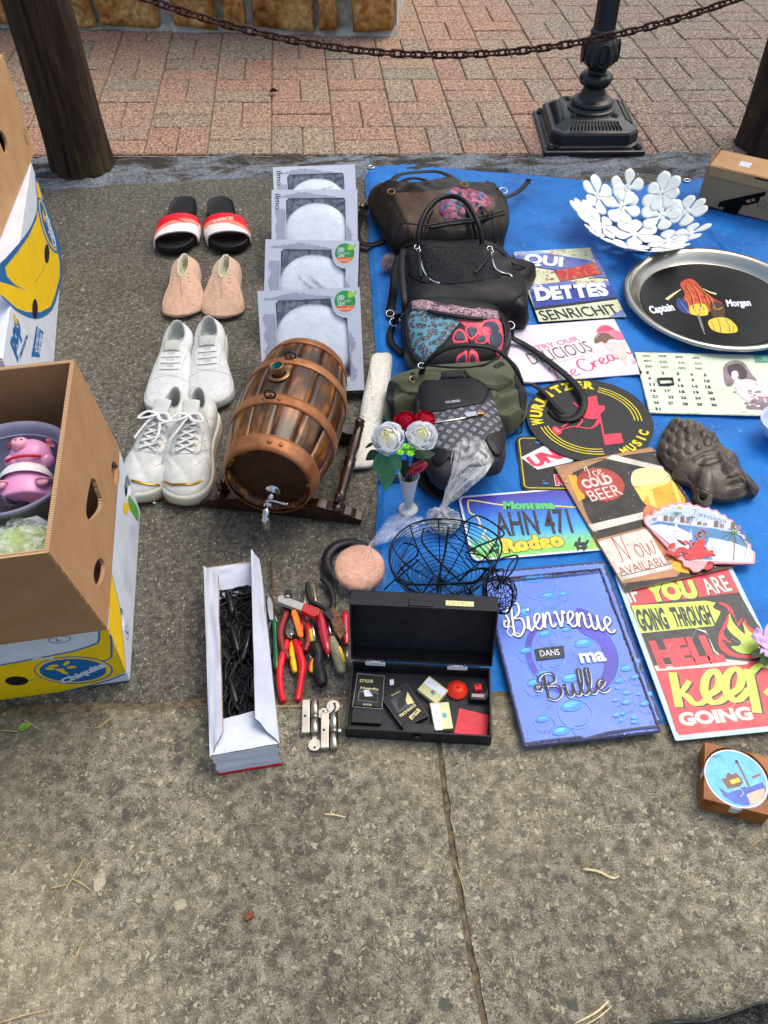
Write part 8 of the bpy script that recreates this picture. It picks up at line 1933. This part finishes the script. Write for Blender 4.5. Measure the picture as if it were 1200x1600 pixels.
# lock cylinders and keys
m_nick=mat('B8B4A8',.32,1.,nz=(60,.15)); m_nick2=mat('8A8880',.4,1.,nz=(60,.2))
def lock(lab,a,b_,w1,keys):
    """a,b_: near and far ends (zoom coords) of the flat body"""
    A=zt(*a,.006); B_=zt(*b_,.006); d=(B_-A); L_=d.length; rz=math.atan2(d.y,d.x)-PI/2
    root=empty('lock_cylinder',(A.x,A.y,.0045),rz,lab,'lock','door lock cylinders with keys')
    mb=MB(); mb.box((0,L_/2,.0052),(.0120,L_,.0104),m_nick); mb.build('flat_body',root,bevel=.0012)
    for y0,y1 in ((0,L_*.42),(L_*.55,L_)):
        mb=MB(); mb.lathe([(.0,y0),(.0052,y0),(.0062,y0+.0008),(.0062,y1-.0008),(.0052,y1),(0,y1)],m_nick,seg=24,X=MX.Translation((.0132,0,.0062))@MX.Rotation(-PI/2,4,'X')); mb.build('barrel',root)
    mb=MB(); mb.lathe([(.0068,L_*.43),(.0068,L_*.54)],m_nick2,seg=20,X=MX.Translation((.0132,0,.0062))@MX.Rotation(-PI/2,4,'X')); mb.box((.020,L_*.485,.0070),(.008,L_*.09,.003),m_chrome); mb.build('cam',root,bevel=.0004)
    mb=MB(); mb.lathe([(.0018,.0101),(.0018,.0108),(0,.0108)],m_tblk,seg=12,X=MX.Translation((-.001,L_*.5,0))); mb.build('screw_hole',root)
    return root
def key(lab,c,r,tail,z=.006,tilt=0):
    cc=zt(*c,z); tt=zt(*tail,z); d=(tt-cc); L_=d.length; rz=math.atan2(d.y,d.x)
    root=empty('key',(cc.x,cc.y,z),rz,lab,'key','loose keys by the locks')
    mb=MB(); panel(mb,[(r*cos(a),r*sin(a)) for a in [2*PI*k/32 for k in range(32)]],[[(-r*.45+r*.2*cos(a),r*.2*sin(a)) for a in [2*PI*k/12 for k in range(12)]]],.0022,m_nick,MX.Translation((0,0,.0022))); mb.build('bow',root)
    mb=MB(); ol=[(r*.9,-.0032),(L_*.5,-.0032),(L_*.55,-.0022),(L_*.65,-.0032),(L_*.75,-.002),(L_*.85,-.003),(L_,0),(L_*.9,.0030),(r*.9,.0032)]; mb.prism(ol,.0004,.0018,m_nick); mb.build('blade',root)
    return root
lock('lock cylinder at the left, its key hanging towards us',(378,1405),(382,1150),0,0); lock('lock cylinder at the right beside the black case, two keys behind it',(522,1520),(524,1248),0,0)
key('round-headed key in front of the left lock cylinder',(445,1478),.0092,(446,1390)); key('round-headed key behind the right lock cylinder, the higher of the pair',(585,1185),.0098,(545,1260),z=.009); key('round-headed key tucked at the left corner of the right lock cylinder',(518,1240),.0088,(560,1330),z=.0055)
mb=MB(); a=zt(590,1150,.016); root=empty('key_ring',(a.x,a.y-.006,.012),0,'bent wire ring joining the two keys behind the right lock cylinder','ring'); mb.tube(catmull([(0,.006,0),(.002,-.001,.002),(-.004,-.009,.001),(-.012,-.012,-.001)],5),.0010,m_tblk,seg=6); mb.build('wire_ring',root)
# ---- black case with cartridges
Z7c=(520,920,1200/280.); zc_=ZP(Z7c)
NL,NR=P(539,1139,.03),P(769,1152,.03); NL.z=NR.z=.0045; d=(NR-NL); Wc=d.length; rz=math.atan2(d.y,d.x); Dc=.113; Hc=.026
case=empty('cartridge_case',NL,rz,'open black plastic case holding turntable cartridges, its lid tilted back','case'); m_cs1=mat('1D1E22',.42,nz=(60,.2),bump=(500,.12)); m_cs2=mat('24252A',.5,nz=(80,.25),bump=(300,.15))
def tray_(mb,w,dp,h,th,m,m2):
    mb.box((w/2,dp/2,th/2),(w,dp,th),m2)
    mb.box((w/2,th/2,h/2+.0002),(w,th,h),m); mb.box((w/2,dp-th/2,h/2+.0002),(w,th,h),m); mb.box((th/2,dp/2,h/2+.0004),(th,dp-2*th,h),m); mb.box((w-th/2,dp/2,h/2+.0004),(th,dp-2*th,h),m)
mb=MB(); tray_(mb,Wc,Dc,Hc,.003,m_cs1,m_cs2); mb.build('base',case,bevel=.0008)
mb=MB(); mb.box((Wc/2,.010,.012),(.045,.016,.018),m_cs1); mb.lathe([(.0,.0),(.007,.0),(.0075,.004),(.004,.005),(.003,.003),(0,.003)],m_cs1,seg=20,X=MX.Translation((Wc*.49,-.0005,.013))@MX.Rotation(PI/2,4,'X')); mb.build('latch',case,bevel=.002)
mb=MB(); mb.box((.028,Dc*.55,.006),(.044,.085,.007),m_cs1); mb.build('insert',case,bevel=.001)
al=R(80) # lid
lid=MB(); tray_(lid,Wc+.004,Dc+.004,.030,.003,m_cs1,m_cs2)
XL=MX.Translation((-.002,Dc+.001,Hc+.001))@MX.Rotation(al,4,'X')@MX.Translation((0,0,-.030))
lid.v=[tuple(XL@V(v)) for v in lid.v]; LID=lid.build('lid',case,bevel=.001)
mb=MB(); mb.box((Wc*.49,Dc+.0045,.022),(.036,.004,.014),m_cs1); mb.v=[tuple(XL@V(v)) for v in mb.v]; mb.build('latch_recess',LID,bevel=.0015)
M_=MW(case)@XL; U=M_.to_3x3()@V((1,0,0)); F=Face(M_@V((0,Dc+.0041,.030)),U,M_.to_3x3()@V((0,0,-1)),Z7c,z0=.0003)
u0=Wc*.66; F.rect(u0,.006,u0+.040,.016,m_foam); F.text('Aiguilles',(u0+.002,.0115),(u0+.030,.0118),(u0+.002,.0148),m_ink,px=False); F.text('tourne disque',(u0+.002,.0075),(u0+.038,.0078),(u0+.002,.0105),m_ink,px=False); F.build(case,'label')
for x in (.17,.76):
    mb=MB(); c=V((Wc*x,Dc-.0018,Hc+.002)); mb.box(c+V((0,-.003,0)),(.030,.0022,.0075),m_wht); mb.box(c+V((0,-.003,.0052)),(.016,.0024,.003),m_wht)
    for q in (-.011,-.005,.005,.011): mb.box(c+V((q,-.003,.007)),(.0014,.002,.006),m_tgry)
    mb.build('hinge',case,bevel=.0005)
def incase(name,lab,cat,ol,z,th,m,parent=None,bev=.0006,z0=.0085,group=None):
    w=[zc_(x,y,z) for x,y in ol]; c=sum(w,V())/len(w); root=empty(name,(c.x,c.y,z0),0,lab,cat,group); mb=MB(); mb.prism([(p.x-c.x,p.y-c.y) for p in w],0,th,m); mb.build('body',root,bevel=bev)
    F=Face(V((c.x,c.y,z0+th)),(1,0,0),(0,1,0),Z7c,z0=.0003); return root,F
root,F=incase('needle_card','black blister card with a white stylus at the left in the case','card',[(165,568),(345,585),(330,805),(132,788)],.012,.002,m_tblk,z0=.0145)
F.line([(165,568),(345,585),(330,805),(132,788)],.0008,m_tgry,closed=True); F.text('STYLUS',(180,625),(268,628),(182,606),m_foam,bold=.03); F.poly([(180,655),(312,668),(300,700),(176,690)],mat('50525A',.2)); F.text('Needle',(185,668),(305,680),(186,655),m_foam,bold=.02); F.poly([(205,680),(240,676),(270,720),(215,722)],m_wht); F.line([(175,690),(300,700),(298,760),(170,748)],.0006,m_tgry,closed=True); F.text('45-838',(200,780),(258,783),(200,768),m_foam); F.build(root)
root,F=incase('cartridge_pack','tilted black cartridge pack with gold lettering in the middle of the case','pack',[(492,632),(640,852),(468,928),(335,742)],.016,.008,m_tblk,z0=.0085,bev=.001)
F.line([(492,632),(640,852),(468,928),(335,742)],.0012,mat('4A4C52',.3),closed=True); F.poly([(490,665),(555,765),(440,835),(385,748)],mat('3A4048',.12,coat=.5)); F.poly([(500,690),(545,765),(500,775),(480,730)],m_foam); F.poly([(430,740),(500,690),(480,780),(440,815)],m_blk); F.text('TECHNICS',(452,862),(560,782),(442,848),m_foam,bold=.04); F.text('STYLUS',(528,878),(590,815),(512,855),m_foam,bold=.06); F.text('GUARD',(395,722),(455,690),(390,712),m_foam); F.build(root)
root,F=incase('plastic_sachet','small clear sachet with orange stylus holder, front left of the case','sachet',[(145,810),(285,815),(282,908),(130,895)],.008,.0015,mat('4A5866',.12,coat=.5,nz=(60,.3)),z0=.0085)
F.poly([(225,850),(250,835),(258,900),(215,900),(230,880)],m_tor); F.poly([(165,850),(205,845),(215,870),(170,875)],mat('6A8AA8',.2)); F.build(root)
root,F=incase('white_tab','tiny white plastic tab beside the black card in the case','tab',[(380,615),(408,612),(410,648),(382,653)],.008,.003,m_wht)
root,F=incase('stylus_box','clear box with yellow and white card, the one tilted next to the red disc','box',[(645,590),(772,688),(692,778),(566,682)],.014,.009,mat('D8D49C',.2,nz=(30,.05),coat=.6),group='yellow and white stylus boxes'); F.poly([(645,595),(765,688),(735,722),(606,630)],m_wht); F.poly([(650,685),(672,675),(690,700),(665,715)],mat('38B0C0',.3)); F.ell((668,690),.0022,.0022,m_tred); F.line([(640,625),(700,670)],.0005,m_tgry); F.line([(660,625),(715,665)],.0005,m_tgry); F.build(root)
root,F=incase('stylus_box','clear box with yellow and white card, the upright one next to the red paper','box',[(648,772),(775,765),(806,942),(682,952)],.014,.009,mat('D8D49C',.2,nz=(30,.05),coat=.6),group='yellow and white stylus boxes'); F.poly([(655,775),(712,772),(738,945),(685,948)],m_wht); F.poly([(732,832),(760,830),(764,860),(738,864)],mat('38B0C0',.3)); F.line([(690,800),(712,910)],.0005,m_tgry); F.line([(680,800),(700,910)],.0005,m_tgry); F.build(root)
root,F=incase('red_note','folded red paper note with handwriting at the right front of the case','note',[(848,794),(1046,842),(1030,986),(814,960)],.012,.0012,mat('E0404E',.6,nz=(30,.05)),bev=0)
for k in range(6): F.line([(855+k*2,822+k*14),(930,835+k*14),(965+(k%3)*14,843+k*14)],.00035,m_brn)
F.build(root)
p=zc_(833,680,.01); root=empty('red_disc_adapter',(p.x,p.y,.0085),0,'round orange-red plastic record adapter in the case','adapter'); mb=MB(); mb.lathe([(.0,0),(.0155,0),(.0160,.001),(.0155,.004),(.0115,.0055),(.010,.0085),(.0045,.0105),(.0028,.0105),(.0028,.006),(0,.006)],mat('EE3A22',.3,nz=(20,.05)),seg=40,cap0=False,cap1=False); mb.build('adapter_body',root)
root,F=incase('cartridge','small black cartridge with a red stylus in a clear box, under the right hinge','cartridge',[(918,700),(1036,705),(1034,762),(912,755)],.012,.010,m_cs1,bev=.0015); F.poly([(930,702),(1015,706),(1012,728),(930,724)],mat('D8B8C0',.3)); F.build(root)
mb=MB(); c=MW(root).inverted()@zc_(972,665,.022); mb.box(c,(.010,.010,.008),m_tred); mb.box(c+V((0,.004,.004)),(.003,.006,.003),m_tblk); mb.build('stylus',root,bevel=.0006)
mb=MB(); c=MW(root).inverted()@zc_(975,690,.010); mb.box(c,(.030,.028,.018),mat('AEB4BE',.05,trans=.95,alpha=.35)); mb.build('clear_cover',root)
# ---- white box of cables
A_=P(343,1213,0.); B_=P(428,1197,0.); d=(B_-A_); wB=d.length; rz=math.atan2(d.y,d.x); LB=.335; hB=.052
wbx=empty('cable_box',(A_.x,A_.y,.0045),rz-R(1.0),'long white cardboard box with torn flaps, filled with black cables','box'); m_wc=mat('CDD3E2',.55,nz=(20,.06),spec=.3); m_wc2=mat('B9BFCE',.6,nz=(14,.10),bump=(60,.2)); m_corr2=mat('A08868',.9,nz=(300,.4))
wB=.088
def quad(mb,a,b_,c,d_,m,th=.0022,n=8,amp=.0012,seed=0):
    a,b_,c,d_=map(V,(a,b_,c,d_)); nn=(b_-a).cross(d_-a).normalized()
    def f(u,v,o=0):
        p=(a*(1-u)+b_*u)*(1-v)+(d_*(1-u)+c*u)*v; return p+nn*(amp*noise.noise(V((u*3+seed,v*5,seed)))+o)
    mb.grid(lambda u,v:f(u,v),n,n*2,m); mb.grid(lambda u,v:f(u,v,-th),n,n*2,m)
    E=[(u/12,0) for u in range(12)]+[(1,v/12) for v in range(12)]+[(1-u/12,1) for u in range(12)]+[(0,1-v/12) for v in range(13)]
    vs=[f(*e) for e in E]+[f(e[0],e[1],-th) for e in E]; k=len(E); mb.add(vs,[(i,(i+1)%k,k+(i+1)%k,k+i) for i in range(k)],m_corr2,False)
tp=hB; o=.006
mb=MB(); quad(mb,(0,0,0),(wB,0,0),(wB+.002,.004,tp),(-.004,.004,tp),m_wc,seed=1); mb.build('end_panel',wbx)
mb=MB(); quad(mb,(wB,LB,0),(0,LB,0),(-.001,LB,tp),(wB+.001,LB,tp),m_wc,seed=2); mb.build('end_panel',wbx)
mb=MB(); quad(mb,(0,LB,0),(0,0,0),(-.004,.004,tp),(-.001,LB,tp),m_wc2,seed=3); mb.build('side_panel',wbx)
mb=MB(); quad(mb,(wB,0,0),(wB,LB,0),(wB+.001,LB,tp),(wB+.002,.004,tp),m_wc2,seed=4); mb.build('side_panel',wbx)
mb=MB(); mb.box((wB/2,LB/2,.0015),(wB-.003,LB-.004,.003),m_wc); mb.build('bottom_panel',wbx)
mb=MB(); mb.box((wB/2,-.0006,.0022),(wB+.002,.0012,.0044),m_redp); mb.build('red_edge',wbx)
# flaps: left lies inwards, right stands up, ends folded in
mb=MB(); quad(mb,(-.004,.002,tp+.001),(.016,.030,tp+.012),(.022,LB-.03,tp+.014),(-.002,LB+.004,tp+.001),m_wc,seed=5,amp=.003); mb.build('flap',wbx)
mb=MB(); quad(mb,(wB-.026,.040,tp+.016),(wB+.003,.004,tp+.001),(wB+.001,LB,tp+.001),(wB-.010,LB+.008,tp+.020),m_wc2,seed=6,amp=.003); mb.build('flap',wbx)
mb=MB(); quad(mb,(-.003,.004,tp+.0015),(wB+.001,.004,tp+.0015),(wB-.022,.064,tp-.004),(.014,.060,tp-.006),m_wc,seed=7,amp=.002); mb.build('flap',wbx)
mb=MB(); quad(mb,(wB-.004,LB-.002,tp),(0.004,LB-.002,tp),(.016,LB-.050,tp-.024),(wB-.014,LB-.046,tp-.022),m_wc,seed=8,amp=.003); mb.build('flap',wbx)
rnd=random.Random(21); m_cab=mat('17181B',.3,nz=(60,.2)); m_cab2=mat('202124',.45,nz=(60,.2)); kk=0
bed=MB(); bed.grid(lambda u,v:(.004+(wB-.008)*u,.004+(LB-.008)*v,.018+.006*noise.noise(V((u*5,v*20,0)))),10,40,m_cab2)
for k in range(60):
    pts=[]; x,y=rnd.uniform(.015,wB-.02),rnd.uniform(.05,LB-.05); a=rnd.uniform(0,6.28)
    for q in range(9):
        pts.append((max(.008,min(wB-.010,x)),max(.02,min(LB-.04,y)),rnd.uniform(.024,.040))); a+=rnd.gauss(0,.7); x+=.022*cos(a); y+=.030*sin(a)
        if x<.01 or x>wB-.012: a=PI-a
    bed.tube(catmull(pts,6),rnd.choice((.0009,.0012,.0016)),m_cab,seg=6)
cb_=tag(bed.build('cables',fix=False),'dark tangle of thin wires filling the white cardboard box','cables'); cb_['kind']='stuff'; cb_.location=wbx.location; cb_.rotation_euler=wbx.rotation_euler
for k,(x,y,a,l) in enumerate(((.035,.270,.1,.05),(.038,.200,.15,.055),(.056,.185,-.3,.06),(.030,.110,.2,.05),(.062,.120,-.25,.05))):
    mb=MB(); X=MX.Translation((x,y,.036))@MX.Rotation(a,4,'Z'); mb.rings([[V((w_*cos(t),yy,h_*sin(t))) for t in [2*PI*q/14 for q in range(14)]] for yy,w_,h_ in ((-l/2,.002,.002),(-l/2+.004,.005,.004),(0,.006,.0045),(l/2-.006,.005,.004),(l/2,.002,.002))],m_cab,X=X)
    labs_=['slim black plug at the far end of the white box','upright black plug left of the ribbed one in the white box','ribbed glossy black plug in the middle of the white box','black plug in the near left of the white box','black plug in the near right of the white box']
    r_=empty('plug',wbx.location,0,labs_[k],'plug','black plugs in the white box',rot=tuple(wbx.rotation_euler)); mb.build('plug_body',r_)
    if k==2: m3=MB(); m3.tube([X@V((.002,-l/2+.008,.006)),X@V((.002,l/2-.01,.006))],.0006,m_silver,seg=5); m3.tube([X@V((-.002,-l/2+.008,.006)),X@V((-.002,l/2-.01,.006))],.0006,m_silver,seg=5) if 0 else None; m3.build('ridge',r_)
# ======================= LITTER =======================
m_str=mat('C9AE78',.7,nz=(90,.2)); m_str2=mat('DCC898',.7,nz=(90,.15))
def straw(pts,lab,r=.0012,fl_=.0006,z=.0075,m=m_str):
    w=[P(x,y,z) for x,y in pts]; c=w[0]; root=None; r*=.62; mb=MB(); q=catmull([p-c+V((0,0,.0008*(i%2))) for i,p in enumerate(w)],4); mb.tube(q,[r*(.45+.55*sin(PI*min(1,.15+i/len(q)))) for i in range(len(q))],m,seg=6,flat=fl_*.7,up=(0,0,1)); o=mb.build('dry_straw',loc=(c.x,c.y,z)); tag(o,lab,'straw','bits of dry straw on the ground'); return o
straw([(911,1358),(935,1362),(957,1372),(968,1369)],'split straw lying on the right concrete slab below the coaster holder',.0028,.0008,m=m_str2)
straw([(133,1340),(112,1375),(96,1400)],'longest stalk of the crossed straws on the left slab'); straw([(78,1388),(104,1382)],'short pale piece of the crossed straws on the left slab',.0016); straw([(113,1373),(130,1382),(143,1392)],'right-pointing piece of the crossed straws on the left slab',.0014)
straw([(131,1468),(118,1495),(105,1518)],'thin straw near the lower left corner',.0009); straw([(129,1470),(122,1490),(117,1508)],'second thin straw near the lower left corner',.0008)
straw([(950,1565),(930,1583),(897,1600)],'broad frayed straw at the bottom edge near the gutter',.0022,m=m_str2); straw([(956,1572),(935,1590),(910,1604)],'thinner frayed straw at the bottom edge near the gutter',.0014,m=m_str2)
straw([(507,1272),(525,1274),(540,1277)],'short straw in the middle of the left slab',.0018,m=m_str2)
straw([(712,1350),(720,1375),(727,1398)],'reddish straw lying in the slab joint',.0009); straw([(172,1122),(160,1133),(147,1138)],'straw on the earth seam left of the white box',.0011); straw([(0,1141),(28,1143)],'straw on the earth seam at the left edge',.0014); straw([(36,1124),(50,1132),(64,1141)],'straw beside the small green leaf',.0014)
straw([(1000,150),(1012,185),(1022,238)],'long straw on the bricks right of the lamp post foot',.0012,z=.016); straw([(0,1598),(40,1586),(75,1578)],'straw at the bottom left edge of the slab',.0013); straw([(1175,1322),(1190,1310)],'tiny straw below the coaster holder at the right edge',.0008)
straw([(420,1107),(424,1120)],'tiny straw at the near right corner of the white box',.0009); straw([(480,1103),(424,1104)],'straw between the white box and the locks',.0011)
c=P(38,1135,.008); mb=MB(); leaf(mb,(-.008,-.004,0),(1,.35,.05),(0,0,1),.019,.013,mat('6E9A34',.5,nz=(90,.2)),droop=.1); o=mb.build('green_leaf',loc=(c.x,c.y,.008)); tag(o,'small green leaf lying on the earth seam at the left','leaf')
c=P(390,1432,.006); root=empty('brown_chip',(c.x,c.y,.005),.6,'little brown and tan wood chip on the left slab','chip'); mb=MB(); mb.rings([[V((s_*x,s_*y,z)) for x,y in ((-.007,-.002),(.004,-.004),(.007,.001),(.002,.004),(-.006,.003))] for z,s_ in ((0,1),(.0025,.9))],mat('7A4226',.8),smooth=False); mb.build('chip',root)
c=P(428,147,.016); root=empty('dark_leaf',(c.x,c.y,.016),0,'curled dark dead leaf on the brick paving','leaf'); mb=MB(); leaf(mb,(-.014,0,.006),(1,.1,.1),(0,.2,1),.03,.024,mat('2A1C18',.8,nz=(60,.3)),fold=.8,droop=.1); mb.build('leaf_blade',root)
# ---------------- tidy
